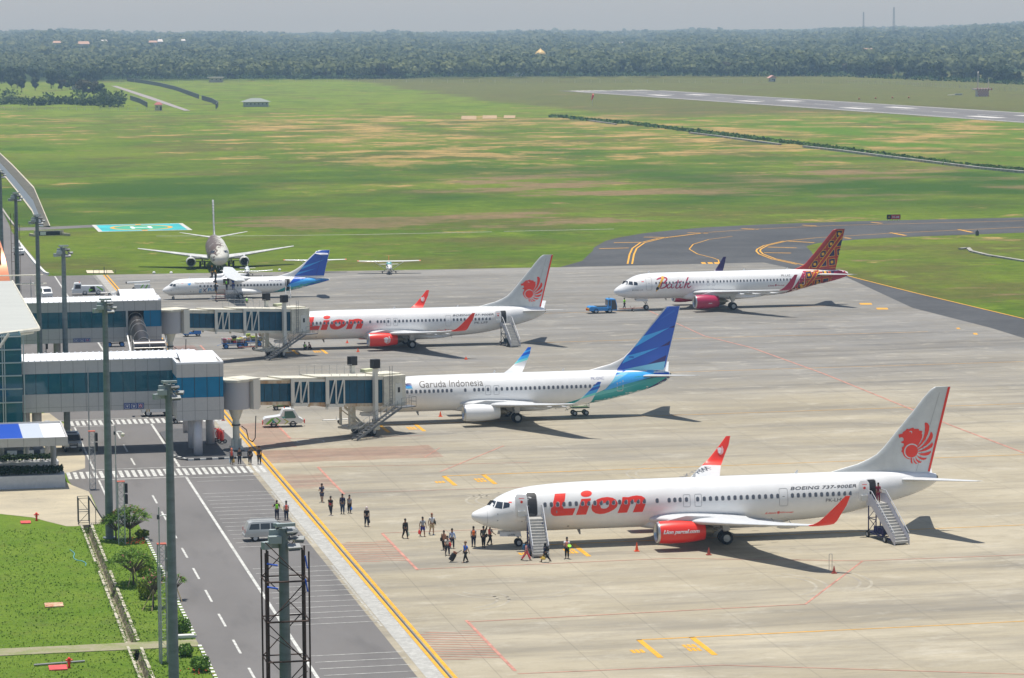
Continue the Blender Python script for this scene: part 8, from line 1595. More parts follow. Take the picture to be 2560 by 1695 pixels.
person(917, 1317, 270, 'person in black patterned shirt and dark jeans with pale head cover', BLK, DJ, hijab=C('pale_scarf', (.6, .5, .48)), h=1.74, bag=[('hand_bag', 1, BLK, 'small black bag held by the person in black patterned shirt', (.2, .1, .28))])
person(1013.5, 1347, 290, 'person in black jacket and trousers carrying pale plastic bag', BLK, BLK, sleeve='long', legs=(.3, -.28), bag=[('plastic_bag', 1, BC('pale_green', (.5, .62, .5)), 'pale green and white plastic bag held by the person in black', (.26, .12, .34))])
person(1057, 1342, 285, 'person in grey shirt with dark sleeves and royal blue shorts', GR, ROY, shorts=True, sleeve='short', h=1.68, arms=((.1, .35, .1), (-.1, .35, .1)), bag=[('plastic_bag', -1, BC('red', (.8, .02, .02)), 'red plastic bag held by the person in blue shorts', (.24, .12, .36))])
person(1080, 1338, 285, 'tall red haired person in white shirt and khaki shorts', WH, KH, shorts=True, skin=1, hair=BRH, h=1.84, shoes=BLS, arms=((.1, .3, .15), (-.15, .3, .1)), shoulder=(DKG, 'olive waist bag worn by the tall red haired person', 1), legs=(.12, -.2))
person(1110, 1376, 250, 'person in tan blouse and black jacket with black bag', TAN, BLK, female=True, h=1.64, sleeve='long', shoulder=(BLK, 'black shoulder bag of the person in tan blouse', -1))
person(1130.5, 1371.5, 270, 'person in loose pale blue shirt and dark trousers', LB, DJ, female=True, sleeve='long', h=1.66, arms=((.1, .3, .2), (-.1, .25, .2)))
person(1119, 1389, 275, 'person in cream top with sunglasses and black trousers', CRM, DJ, female=True, hair=BLK, h=1.60, arms=((.3, .4, .9), (.3, .4, .9)), lanyard=True, shoulder=(BC('red', (.8, .02, .02)), 'small red bag beside the person in cream top', 1))
bl = person(1164, 1406.5, 200, 'person in bright blue shirt and brown cap pulling a suitcase', BLU, BLK, cap=C('brown_cap', (.22, .12, .07)), skin=1, h=1.72, arms=((-.45, .1, .1), (.1, .1, .15)), legs=(.35, -.2))
person(1184, 1367, 90, 'person in orange safety vest standing with back turned at the nose', GR, NVY, vest=HO, h=1.68, legs=(.05, -.05), knees=(.02, .02))
person(1209, 1369, 60, 'person in dark green jacket reaching up to the airliner nose', DKG, BLK, sleeve='long', h=1.76, legs=(.1, -.1), knees=(.03, .03), arms=((.1, .25, .3), (2.6, .2, .2)), shoulder=(BLK, 'black bag of the person in dark green jacket', -1))
person(1225, 1363, 30, 'person in white shirt and coral vest stepping under the airliner nose', WH, BLK, vest=HP, h=1.70, legs=(.5, -.35), knees=(.4, .3), arms=((1.3, .2, .2), (.4, .3, .5)))
person(1316, 1402, 340, 'person in pink blouse and coral trousers walking to the boarding stairs', PKT, CORAL, female=True, h=1.58, legs=(.45, -.4), skirt=True, sleeve='long', pack=(BC('teal_blue', (.02, .12, .25)), 'blue backpack on the person in pink blouse'))
person(1363, 1406, 150, 'person in dark headscarf and navy jacket at the foot of the stairs', NVY, BLK, female=True, hijab=BLK, h=1.6, sleeve='long', legs=(.45, -.45), pack=(BLK, 'black backpack on the person in dark headscarf'), bag=[('gift_box', 1, BC('yellow', (.6, .42, .08)), 'yellow box bag held by the person in dark headscarf', (.3, .2, .26))])
pp = person(1417.5, 1396.5, 255, 'person in white shirt and pink vest holding a green paddle by the stairs', WH, BLK, vest=C('pink_vest', (.75, .28, .22)), h=1.72, legs=(.04, -.04), knees=(.02, .02), arms=((.1, .1, .2), (.5, .15, 1.1)))
q = G(1418, 1397); mb = MB(); mb.cyl((q.x+.12, q.y-.32, 1.12), (q.x+.12, q.y-.34, 1.15), .16, n=16); mb.bar((q.x+.1, q.y-.3, .75), (q.x+.12, q.y-.33, 1.1), .03); tag(mb.build('signal_paddle', HV), 'bright green round paddle held beside the boarding stairs', 'paddle')
q = G(1131.5, 1406); t = MB(); t.box((0, 0, .42), (.42, .30, .62), 0, .55); o = t.build('rolling_suitcase', mat('black_suitcase', (.02, .018, .02), .6), None, bevel=.05); o.location = (q.x, q.y, .02); tag(o, 'black rolling suitcase with brown bag on top pulled by the blue shirted person', 'suitcase'); t = MB(); t.box((.22, 0, .78), (.34, .3, .2), 0, .55); t.build('brown_bag', mat('brown_leather', (.28, .12, .07), .5), o, bevel=.05); t = MB(); t.bar((.3, -.1, .7), (.75, -.1, .95), .025); t.bar((.3, .1, .7), (.75, .1, .95), .025); t.bar((.75, -.1, .95), (.75, .1, .95), .03); t.build('handle', BLACK, o); [wheel(o, (-.12, s_*.13, .05), .05, .04) for s_ in (-1, 1)]
person(579.5, 1162, 265, 'person in orange headscarf, grey sleeves and orange vest by the zebra crossing', GR, BLK, female=True, hijab=ORS, vest=C('red_orange_vest', (.65, .10, .06)), h=1.62, sleeve='long', legs=(.1, -.1), bag=[('plastic_bag', -1, BC('pale_blue_white', (.55, .68, .75)), 'pale blue plastic bag held by the orange headscarf person', (.24, .12, .36)), ('gift_box', 1, BC('ochre', (.5, .32, .08)), 'ochre paper bag held by the orange headscarf person', (.28, .2, .36))])
person(599, 1160.5, 270, 'person in black top with long dark hair, second from left by the crossing', BLK, DJ, female=True, h=1.62, sleeve='long', legs=(.1, -.1))
person(625, 1162, 262, 'person in dark suit with white shirt front walking by the crossing', BLK, BLK, h=1.70, sleeve='long', lanyard=True, legs=(.2, -.25), shoulder=(BLK, 'black bag of the person in dark suit', 1))
person(648.5, 1161, 270, 'tall person in dark grey jacket, rightmost of the four by the crossing', C('charcoal', (.035, .037, .042)), BLK, h=1.80, legs=(.08, -.1), pack=(BLK, 'black backpack on the tall person by the crossing'))
person(692.5, 1299, 92, 'person in bright green vest standing behind the minivan', BLK, NVY, vest=HV, h=1.68, arms=((.2, .5, 1.9), (.2, .4, 1.6)), legs=(.05, -.05), knees=(.02, .02)); person(716, 1301, 95, 'person in coral vest and white shirt standing behind the minivan', WH, NVY, vest=HP, h=1.70, legs=(.05, -.05), knees=(.02, .02))
person(716, 870.5, 200, 'person in yellow green vest standing by the farther jet bridge wheels', C('dark_blue_shirt', (.03, .05, .1)), BLK, vest=C('dull_hi_vis', (.20, .35, .05)), h=1.68); person(725, 868, 90, 'person in dark clothes under the belly of the docked red lettered airliner', NVY, BLK, h=1.7, legs=(.05, -.05))
GRP = None
person(762, 874, 280, 'person in white shirt sitting on the apron beside yellow marks', WH, BLK, vest=HV, sit=True, h=1.65, arms=((.6, .2, .6), (.6, .2, .6))); person(777.5, 873.5, 200, 'person in dark red shirt crouching on the apron beside yellow marks', C('dark_red', (.22, .02, .05)), BLK, sit=True, h=1.6, lean=.5, arms=((.6, .2, .6), (.6, .2, .6)))
person(939, 1064, 80, 'person in dark blue overalls behind the near jet bridge wheels', C('overall_blue', (.02, .04, .15)), C('overall_blue', (.02, .04, .15)), sleeve='long', h=1.7, lean=.3)
person(1561, 773, 20, 'person in bright green vest walking beside the red tow bar', HV, NVY, vest=HV, h=1.72, legs=(.35, -.3))
e_ = G(572, 753); person(0, 0, 60, 'person in green vest standing on the platform at the open engine', C('blue_work', (.03, .08, .3)), NVY, vest=HV, h=1.68, at=Vector((e_.x-.3, e_.y+.0, 1.82)), legs=(.05, -.05), knees=(.02, .02), arms=((1.2, .2, .5), (1.4, .2, .4))); person(0, 0, 95, 'person in blue overalls working inside the open engine cowl', C('blue_overall', (.02, .06, .28)), C('blue_overall', (.02, .06, .28)), h=1.74, sleeve='long', at=Vector((e_.x+.75, e_.y+.15, 1.82)), legs=(.1, -.1), arms=((2.0, .3, .4), (2.0, .3, .4)))
person(617, 757.5, 80, 'person in green vest crouching by the propeller airliner main wheel', WH, C('khaki_trousers', (.28, .26, .18)), vest=HV, sit=True, h=1.65, lean=.4, arms=((.8, .2, .6), (.8, .2, .6)))
dw_ = door_world(34.75, 3.0, 'L1'); person(0, 0, 260, 'cabin crew member in maroon dress standing in the rear doorway of the nearest airliner', C('maroon', (.22, .02, .05)), C('maroon', (.22, .02, .05)), female=True, h=1.6, at=Vector((dw_[0], dw_[1]-.42, dw_[2])), legs=(.03, -.03), knees=(.01, .01), arms=((.3, .2, .6), (.1, .1, .2)))
person(0, 0, 260, 'person in green vest inside the far corridor behind the glass', C('hv_shirt', (.2, .55, .1)), NVY, vest=HV, h=1.7, at=Vector((at2(236, 815)[0], Y2+1.2, zg0+.03)), legs=(.05, -.05)); person(0, 0, 0, 'dark figure with backpack walking inside the near corridor behind the glass', BLK, BLK, h=1.75, at=Vector((PY(217, 985, 65).x, 65.2, 6.37)), legs=(.4, -.4), pack=(BLK, 'dark backpack of the figure in the near corridor')); person(0, 0, 270, 'dark figure standing inside the near corridor by the pier head', BLK, BLK, h=1.7, at=Vector((PY(368, 975, 65).x, 65.2, 6.37)), legs=(.05, -.05))
def leafmat(name, c1, c2, obj_var=0.0, tone=True):
 mt = bpy.data.materials.new(name); mt.use_nodes = True; n = mt.node_tree.nodes; L = mt.node_tree.links; b = n['Principled BSDF']; b.inputs['Roughness'].default_value = .6; b.inputs['Specular IOR Level'].default_value = .15
 mx = n.new('ShaderNodeMix'); mx.data_type = 'RGBA'; mx.inputs['A'].default_value = (*c1, 1); mx.inputs['B'].default_value = (*c2, 1)
 a = n.new('ShaderNodeAttribute'); a.attribute_name = 'tone'; L.new(a.outputs['Fac'], mx.inputs['Factor']); out = mx.outputs['Result']
 if obj_var:
  oi = n.new('ShaderNodeObjectInfo'); hs = n.new('ShaderNodeHueSaturation'); mr = n.new('ShaderNodeMapRange'); mr.inputs['To Min'].default_value = 1-obj_var; mr.inputs['To Max'].default_value = 1+obj_var; L.new(oi.outputs['Random'], mr.inputs['Value']); L.new(mr.outputs[0], hs.inputs['Value'])
  mh = n.new('ShaderNodeMapRange'); mh.inputs['To Min'].default_value = .475; mh.inputs['To Max'].default_value = .515; m7 = n.new('ShaderNodeMath'); m7.operation = 'MULTIPLY'; m7.inputs[1].default_value = 7.3; fr = n.new('ShaderNodeMath'); fr.operation = 'FRACT'; L.new(oi.outputs['Random'], m7.inputs[0]); L.new(m7.outputs[0], fr.inputs[0]); L.new(fr.outputs[0], mh.inputs['Value']); L.new(mh.outputs[0], hs.inputs['Hue']); L.new(out, hs.inputs['Color']); out = hs.outputs[0]
 L.new(out, b.inputs['Base Color'])
 t = n.new('ShaderNodeBsdfTranslucent'); L.new(out, t.inputs[0]); ms = n.new('ShaderNodeMixShader'); ms.inputs[0].default_value = .25; L.new(b.outputs[0], ms.inputs[1]); L.new(t.outputs[0], ms.inputs[2]); L.new(ms.outputs[0], n['Material Output'].inputs[0]); return mt
def quads_mesh(name, C_, N_, S_, tone, mt, asp=1.0, jit=None):
 "many small leaf faces: centres, normals, sizes"
 n = len(C_); N_ = N_/np.maximum(np.linalg.norm(N_, axis=1, keepdims=True), 1e-6); r = RNG.normal(size=(n, 3)); U = np.cross(N_, r); U /= np.maximum(np.linalg.norm(U, axis=1, keepdims=True), 1e-6); V = np.cross(N_, U)
 S_ = np.asarray(S_).reshape(-1, 1)*.5; V4 = np.stack([C_-U*S_*asp-V*S_*.55, C_+U*S_*asp-V*S_*.7, C_+U*S_*asp*.7+V*S_, C_-U*S_*asp*.8+V*S_*.8], 1).reshape(-1, 3)
 me = bpy.data.meshes.new(name); me.vertices.add(4*n); me.vertices.foreach_set('co', V4.astype(np.float32).ravel()); me.loops.add(4*n); me.loops.foreach_set('vertex_index', np.arange(4*n, dtype=np.int32)); me.polygons.add(n); me.polygons.foreach_set('loop_start', np.arange(0, 4*n, 4, dtype=np.int32)); me.polygons.foreach_set('loop_total', np.full(n, 4, dtype=np.int32)); me.update()
 at_ = me.attributes.new('tone', 'FLOAT', 'FACE'); at_.data.foreach_set('value', np.asarray(tone, dtype=np.float32)); me.materials.append(mt); me.validate(); return me
BARK = mat('bark_grey_brown', (.13, .10, .075), .9, noise=.3)
def crown_pts(nl, rx, rz, zc, per, leaf, spread=1.0, flat=.75):
 Cs, Ns, Ss, Ts = [], [], [], []
 for i in range(nl):
  a = RNG.uniform(0, 2*np.pi); q = np.sqrt(RNG.uniform(0, 1))*.72; h = RNG.uniform(-.7, .8); k = np.sqrt(max(.1, 1-h*h*.8))
  c = np.array([rx*q*k*np.cos(a)*spread, rx*q*k*np.sin(a)*spread, zc+rz*h]); lr = rx*RNG.uniform(.28, .48); t0 = RNG.uniform(0, 1)
  d = RNG.normal(size=(per, 3)); d /= np.linalg.norm(d, axis=1, keepdims=True); rr_ = RNG.uniform(.65, 1.05, size=(per, 1)); P = c+d*rr_*np.array([lr, lr, lr*flat])
  Cs.append(P); Ns.append(d+RNG.normal(size=(per, 3))*.5+np.array([0, 0, .3])); Ss.append(RNG.uniform(.6, 1.3, per)*leaf); Ts.append(np.clip(t0+RNG.normal(size=per)*.22, 0, 1))
 return np.concatenate(Cs), np.concatenate(Ns), np.concatenate(Ss), np.concatenate(Ts)
TREEM = leafmat('tree_foliage', (.018, .036, .012), (.055, .085, .022), .28); TREEB = leafmat('brown_green_foliage', (.05, .05, .025), (.10, .095, .045), .2); TREEY = leafmat('yellow_green_foliage', (.045, .075, .018), (.10, .14, .03), .2)
def trunk_mb(h, r, limbs=5, spread=.4, top=.8):
 mb = MB(); mb.cyl((0, 0, 0), (h*.02, 0, h*.5), r, r*.7, 7)
 for i in range(limbs): a = 2*math.pi*i/limbs+.4; mb.cyl((h*.02, 0, h*(.32+.03*i)), (h*spread*math.cos(a), h*spread*math.sin(a), h*top), r*.5, r*.18, 5)
 return mb
KINDS = []
for nm, mt, nl, rx, rz, zc, H_, lab in (('broadleaf_tree', TREEM, 15, 5.4, 4.6, 6.6, 11.5, 0), ('broadleaf_tree', TREEM, 12, 4.2, 5.2, 7.0, 12, 0), ('broadleaf_tree', TREEM, 18, 7.2, 4.3, 6.2, 11, 0), ('brown_leafed_tree', TREEB, 14, 5.4, 4.4, 6.0, 11, 1), ('pale_green_tree', TREEY, 14, 4.8, 4.0, 5.6, 10, 2)):
 for v in range(2):
  root = bpy.data.objects.new(nm, None); m1 = quads_mesh('crown', *crown_pts(nl, rx, rz, zc, 62, 1.35), mt); c = bpy.data.objects.new('crown', m1); c.parent = root
  t = trunk_mb(H_*.85, .32).build('trunk', BARK); t.parent = root; COL.objects.unlink(t); KINDS.append((root, c, t, lab))
LABS = [('dark green tree standing in the hazy tree line beyond the airfield', 'dark green trees of the tree line'), ('brown leafed tree standing among the greener trees of the tree line', 'brown trees of the tree line'), ('pale green tree standing among the darker trees of the tree line', 'pale green trees of the tree line')]
def put_tree(ki, x, y, sc_, label=None, group=None, z=0, sz=1.0):
 r0, c0, t0, lab = KINDS[ki]; r = r0.copy(); COL.objects.link(r); r.location = (x, y, z); r.rotation_euler = (0, 0, random.uniform(0, 6.28)); r.scale = (sc_, sc_, sc_*sz)
 for q in (c0, t0): k = q.copy(); COL.objects.link(k); k.parent = r
 tag(r, label or LABS[lab][0], 'tree', group or LABS[lab][1])
random.seed(21)
base = [(215, 205), (260, 198), (520, 197), (840, 197), (1010, 197), (1085, 192), (1400, 191), (1700, 190), (1900, 191), (2100, 191), (2250, 198), (2400, 204), (2560, 212)]
def by_(px):
 for a, b in zip(base, base[1:]):
  if a[0] <= px <= b[0]: return a[1]+(b[1]-a[1])*(px-a[0])/(b[0]-a[0])
 return base[0][1] if px < base[0][0] else base[-1][1]
px = 235
while px < 2600:
 b = by_(px)
 g = G(px, b-random.uniform(0, 2.5)); ki = random.choice([0, 1, 2, 3, 4, 5, 0, 1, 4, 6, 8, 9]) if px > 1050 else random.choice([0, 1, 4, 5, 0, 1, 2, 6]); put_tree(ki, g.x, g.y, random.uniform(.75, 1.2)*(1.0 if px < 1100 else .95)); px += random.uniform(16, 34)
for (px, py, ki, s_, lb) in ((207, 238, 6, 1.15, 'brown leafed tree nearest the corner of the far left road'), (235, 240, 7, 1.1, 'brown leafed round tree left of the grey road end'), (252, 243, 0, .9, 'green tree merging with the brown ones beside the grey road'), (55, 232, 2, .95, 'dark rounded tree standing alone left in the village plot'), (88, 226, 3, .95, 'dark rounded tree second from left in the village plot'), (175, 225, 0, 1.0, 'tree with clear trunk left of the orange roofed house'), (192, 224, 2, .9, 'slim tree right beside the orange roofed house'), (155, 226, 6, .85, 'brownish bush tree in the middle of the village plot')):
 g = G(px, py); put_tree(ki, g.x, g.y, s_*.78, lb, 'trees in the village plot')
random.seed(4)
for i in range(34):
 px = random.uniform(-30, 250); py = random.uniform(196, 222)-max(0, px-120)*.06; g = G(px, py); put_tree(random.choice([0, 1, 2, 3, 4, 5, 8]), g.x, g.y, random.uniform(.75, 1.1), 'dark green tree crowded behind the village plot at the left', 'trees crowded behind the village plot')
BUSHM = leafmat('bush_foliage', (.022, .055, .012), (.06, .11, .022), .15)
def bush_row(pxs_, w_, h_, label, n=60, mt=BUSHM, leaf=1.2, kind=None, name='bush_row'):
 Cs = []
 for (px, py) in pxs_:
  g = G(px, py); k = n; P = RNG.normal(size=(k, 3))*np.array([w_*.4, w_*.4, h_*.25])+np.array([g.x, g.y, h_*.5]); P[:, 2] = np.clip(P[:, 2], .1, h_*1.1); Cs.append(P)
 P = np.concatenate(Cs); N_ = RNG.normal(size=P.shape)+np.array([0, -.3, .8]); me = quads_mesh(name, P, N_, RNG.uniform(.6, 1.3, len(P))*leaf, RNG.uniform(0, 1, len(P)), mt); o = bpy.data.objects.new(name, me); COL.objects.link(o); tag(o, label, 'bushes')
 if kind: o['kind'] = kind
 return o
bush_row([(x, 262-2*math.sin(x*.05)) for x in range(-10, 250, 7)], 5.5, 4.2, 'long green hedge of bushes in front of the village plot', 55, kind='stuff')
bush_row([(275+random.uniform(-28, 28), 264+random.uniform(-10, 6)) for i in range(26)], 4.5, 6.5, 'dense dark green bush clump beside the end of the grey road', 60, kind='stuff')
bush_row([(x, 243+random.uniform(-8, 8)) for x in list(range(10, 45, 9))+[118, 126, 190, 200, 205, 212]], 4, 4, 'scattered green shrubs in the village plot', 40, kind='stuff')
def veg_line(pts, w_, h_, label, step=5, n=26, leaf=1.0):
 L_ = []
 for a, b in zip(pts, pts[1:]):
  k = max(1, int(abs(b[0]-a[0])/step)); L_ += [(a[0]+(b[0]-a[0])*i/k+random.uniform(-2, 2), a[1]+(b[1]-a[1])*i/k+random.uniform(-1.5, .5)) for i in range(k)]
 return bush_row(L_, w_, h_, label, n, mt=leafmat('bright_ditch_foliage', (.04, .10, .015), (.10, .18, .03)) , leaf=leaf, kind='stuff', name='ditch_growth')
bush_row([(x, by_(x)+random.uniform(-1, .5)) for x in range(240, 2570, 7)], 6, 3.2, 'low undergrowth along the foot of the tree line', 22, leaf=1.4, kind='stuff', name='undergrowth')
veg_line([(1380, 292), (1450, 300), (1560, 309), (1700, 326), (1900, 350)], 2.6, 1.0, 'rough green growth along the stone edged ditch, left stretch'); veg_line([(1900, 350), (2060, 369), (2200, 388), (2400, 415), (2570, 430)], 2.2, .8, 'rough green growth along the stone edged ditch, right stretch', n=18)
def forest():
 Cs, Ns, Ss, Ts = [], [], [], []
 rng = np.random.default_rng(3)
 def batch(n, d0, d1, per, leaf, rx):
  dd = d0*(d1/d0)**rng.uniform(0, 1, n); aa = rng.uniform(1.0, 22.6, n); aa = np.radians(aa); x = CAMP[0]+dd*np.sin(aa); y = CAMP[1]+dd*np.cos(aa); base = np.array([hill(a, b) for a, b in zip(x, y)]); s = rng.uniform(.75, 1.25, n)+.35*(rng.uniform(0, 1, n) > .96); tt = rng.uniform(0, 1, n)**1.2
  tt = np.clip(tt*.6+.4*(.5+.5*np.sin(x*.011+1.3)*np.cos(y*.0047)), 0, 1)
  for k in range(per):
   d = rng.normal(size=(n, 3)); d /= np.linalg.norm(d, axis=1, keepdims=True); d[:, 2] = np.abs(d[:, 2])*rng.choice([1, 1, 1, -.6], n)
   P = np.stack([x, y, base+7.2*s], 1)+d*np.stack([rx*s, rx*s, 4.6*s], 1)*rng.uniform(.6, 1.0, (n, 1)); Cs.append(P); Ns.append(d+rng.normal(size=(n, 3))*.4+np.array([0, -.15, .3])); Ss.append(rng.uniform(.7, 1.3, n)*leaf*s); Ts.append(np.clip(tt+rng.normal(size=n)*.18, 0, 1))
 batch(3300, 2330, 3300, 46, 2.3, 4.8); batch(4200, 3300, 4900, 26, 3.6, 5.4); batch(5200, 4900, 9200, 14, 5.6, 6.5)
 me = quads_mesh('forest', np.concatenate(Cs), np.concatenate(Ns), np.concatenate(Ss), np.concatenate(Ts), leafmat('forest_foliage', (.030, .058, .022), (.17, .20, .08))); o = bpy.data.objects.new('forest', me); COL.objects.link(o); o['kind'] = 'stuff'
forest()
FRL = leafmat('frangipani_leaf', (.055, .14, .015), (.20, .32, .05)); PINKF = mat('pink_blossom', (.75, .30, .28), .7)
def frangipani(px, py, H_, rx, n, label, lean=(0, 0), flowers=14, sparse=False):
 p = G(px, py); root = thing('frangipani_tree', (p.x, p.y, 0), label, 'tree', group='frangipani trees beside the service road'); rg = np.random.default_rng(int(px)); tips = []
 mb = MB(); mb.cyl((0, 0, 0), (lean[0]*.3, lean[1]*.3, H_*.35), .09, .07, 7)
 for i in range(n):
  a = rg.uniform(0, 6.28); q = math.sqrt(rg.uniform(.05, 1)); z = H_*(.55+.45*(1-q*q*.8)*rg.uniform(.6, 1)); t = (lean[0]+rx*q*math.cos(a), lean[1]+rx*q*math.sin(a), z); tips.append(t)
  if i % (1 if sparse else 3) == 0: m_ = (t[0]*.45+lean[0]*.2, t[1]*.45+lean[1]*.2, H_*.35+(z-H_*.35)*.45); mb.cyl((lean[0]*.3, lean[1]*.3, H_*.33), m_, .05, .035, 5); mb.cyl(m_, t, .035, .02, 5)
 mb.build('trunk', BARK, root)
 vs, fs, tn = [], [], []
 for t in tips:
  t0 = rg.uniform(0, 1)
  for k in range(11):
   a = 2*math.pi*k/11+rg.uniform(-.25, .25); el = rg.uniform(-.35, .8); L_ = rg.uniform(.26, .42); d = Vector((math.cos(a)*math.cos(el), math.sin(a)*math.cos(el), math.sin(el))); s_ = Vector((-math.sin(a), math.cos(a), 0))*.055; o = Vector(t)+Vector(rg.normal(size=3)*.03); b = len(vs); dn = Vector((0, 0, -.05))
   vs += [tuple(o), tuple(o+d*L_*.5+s_), tuple(o+d*L_+dn), tuple(o+d*L_*.5-s_)]; fs.append((b, b+1, b+2, b+3)); tn.append(min(1, max(0, t0+rg.normal()*.2)))
 me = bpy.data.meshes.new('crown'); me.from_pydata(vs, [], fs); at_ = me.attributes.new('tone', 'FLOAT', 'FACE'); at_.data.foreach_set('value', tn); me.materials.append(FRL); o = bpy.data.objects.new('crown', me); COL.objects.link(o); o.parent = root
 mb = MB()
 for t in [tips[i] for i in rg.permutation(len(tips))[:flowers]]:
  for k in range(6): q = Vector(t)+Vector(rg.normal(size=3)*.05)+Vector((0, 0, .1)); mb.box(tuple(q), (.06, .06, .04), rg.uniform(0, 3), rg.uniform(0, 1))
 mb.build('blossom', PINKF, root, norm=False); return root
frangipani(325, 1352, 3.1, 1.85, 120, 'largest frangipani tree with pink blossoms behind the upper lattice post'); frangipani(290, 1352, 2.6, 1.2, 60, 'frangipani tree at the foot of the third lamp mast', flowers=5); frangipani(334, 1462, 2.9, 1.95, 135, 'dense frangipani tree leaning over the storm drain', (-.1, 0), flowers=6)
frangipani(383, 1520, 3.1, .9, 26, 'thin staked frangipani tree left of the second lamp mast', sparse=True); frangipani(437, 1500, 2.3, .85, 20, 'thin staked frangipani tree right of the second lamp mast', sparse=True)
def stakes(px, py, label, L_=((-.9, -.5), (-.2, -.9), (.7, .3))):
 p = G(px, py); t = thing('support_stakes', (p.x, p.y, 0), label, 'stakes')
 for q in L_: mb = MB(); mb.bar((q[0], q[1], 0), (0, 0, 1.5), .06); mb.build('stake', mat('bamboo_stake', (.42, .32, .17), .8), t)
stakes(384, 1522, 'bamboo stakes propping the thin frangipani left of the lamp mast'); stakes(334, 1464, 'pale stakes propping the dense frangipani by the drain', ((-.5, -.6), (.4, -.7), (.1, .6))); stakes(437, 1502, 'bamboo stakes propping the thin frangipani right of the lamp mast', ((.5, -.6), (-.4, .5), (.5, .4)))
def shrub(px, py, r, h, label, c=0, n=700, group='round clipped shrubs on the lawn'):
 p = G(px, py); rg = np.random.default_rng(int(px*3+py)); d = rg.normal(size=(n, 3)); d /= np.linalg.norm(d, axis=1, keepdims=True); lump = 1+.12*np.sin(d[:, 0:1]*7+px)+.1*np.cos(d[:, 1:2]*8+py); P = d*np.array([r, r, h*.5])*rg.uniform(.75, 1.03, (n, 1))*lump+np.array([0, 0, h*.55]); P[:, 2] = np.clip(P[:, 2], .03, 9)
 root = thing('shrub', (p.x, p.y, 0), label, 'shrub', group=group); me = quads_mesh('foliage', P, d+rg.normal(size=(n, 3))*.6, rg.uniform(.08, .18, n), rg.uniform(0, 1, n), (leafmat_c[c])); o = bpy.data.objects.new('foliage', me); COL.objects.link(o); o.parent = root; mb = MB(); mb.cyl((0, 0, 0), (0, 0, h*.5), .05, n=6); mb.build('stem', BARK, root)
leafmat_c = [leafmat('shrub_leaf_green', (.05, .13, .015), (.15, .26, .04)), leafmat('shrub_leaf_yellow_green', (.09, .14, .012), (.22, .27, .03)), leafmat('shrub_leaf_dark', (.010, .03, .008), (.03, .06, .015))]
for a in ((455, 1588, .62, 1.25, 'round green shrub right of the second lamp mast above the mossy path', 0), (464, 1641, .55, .85, 'small round shrub just below the mossy path', 0), (501, 1679, .75, 1.05, 'round clipped shrub at the white kerb near the bottom', 0), (370, 1496, .85, 1.6, 'yellow green round shrub at the stakes left of the lamp mast', 1, 1100), (362, 1440, .7, 1.0, 'yellow green shrub behind the dense frangipani', 1), (356, 1345, .6, .7, 'yellow green low shrub under the largest frangipani', 1), (385, 1455, .7, 1.2, 'green shrub at the road side of the dense frangipani', 0)): shrub(*a)
rg = np.random.default_rng(9); 
def flower_bed(px, py, n, label):
 p = G(px, py); mb = MB()
 for i in range(n): mb.box((p.x+rg.normal()*.5, p.y+rg.normal()*.9, .25+rg.uniform(0, .1)), (.07, .07, .05), rg.uniform(0, 3))
 tag(mb.build('red_flowers', mat('orange_red_flower', (.65, .10, .03), .7), norm=False), label, 'flowers', kind='stuff')
flower_bed(343, 1362, 40, 'orange red flowers under the largest frangipani'); flower_bed(492, 1690, 14, 'orange red flowers at the bottom of the lawn')
def hedge(x0, x1, y0, y1, z0, h, label, c=2, dens=55):
 n = int((x1-x0)*(y1-y0)*dens)+40; P = np.stack([rg.uniform(x0, x1, n), rg.uniform(y0, y1, n), z0+h*rg.uniform(.2, 1, n)**.5+.08*np.sin(rg.uniform(0, 9, n))], 1); me = quads_mesh('hedge', P, rg.normal(size=(n, 3))+np.array([0, -.3, .7]), rg.uniform(.12, .26, n), rg.uniform(0, 1, n), leafmat_c[c]); o = bpy.data.objects.new('hedge', me); COL.objects.link(o); tag(o, label, 'hedge')
hedge(PLANT_A.x-8.5, PLANT_A.x-.15, PLANT_A.y+.2, PLANT_A.y+2.4, 1.1, .75, 'clipped dark green hedge growing in the front planter', 2, 130); hedge(PLANT_B.x-8, PLANT_B.x-.2, PLANT_B.y+.3, PLANT_B.y+2.0, .9, .7, 'dark hedge growing in the planter under the canopy', 2, 110)
n = 9000; X = np.concatenate([rg.uniform(-44, -31.5, n), rg.uniform(-30.5, -26.6, n//2), rg.normal(-31.4, .16, 1500), rg.normal(-30.5, .16, 1500)]); Y = np.concatenate([rg.uniform(-56, 26, n), rg.uniform(-56, 19, n//2), rg.uniform(-50, 18, 3000)])
k = ~((Y > -35.1) & (Y < -32.4)) & ~((X < -31.5) & (Y > 18.5)); X, Y = X[k], Y[k]; n = len(X); me = quads_mesh('grass_tufts', np.stack([X, Y, np.full(n, .05)], 1), rg.normal(size=(n, 3))*.9+np.array([0, -.7, .35]), rg.uniform(.05, .15, n), np.clip(.5+.35*np.sin(X*.9+np.cos(Y*.7)*2)+rg.normal(size=n)*.25, 0, 1), leafmat('grass_blade', (.12, .22, .025), (.24, .34, .06))); o = bpy.data.objects.new('grass_tufts', me); COL.objects.link(o); o['kind'] = 'stuff'
def wallp(name, pts, h, wd, mt, label, cat='wall', z=0, kind=None):
 mb = MB(); P = [G(a, b) for a, b in pts]
 for a, b in zip(P, P[1:]): d = (b-a); mb.box(((a.x+b.x)/2, (a.y+b.y)/2, z+h/2), (Vector((d.x, d.y)).length, wd, h), rz=math.atan2(d.y, d.x))
 o = mb.build(name, mt, norm=False)
 if kind: o['kind'] = kind
 else: tag(o, label, cat)
 return o
STW = mat('ditch_stone_wall', (.36, .35, .31), .9, noise=.45, nscale=.6)
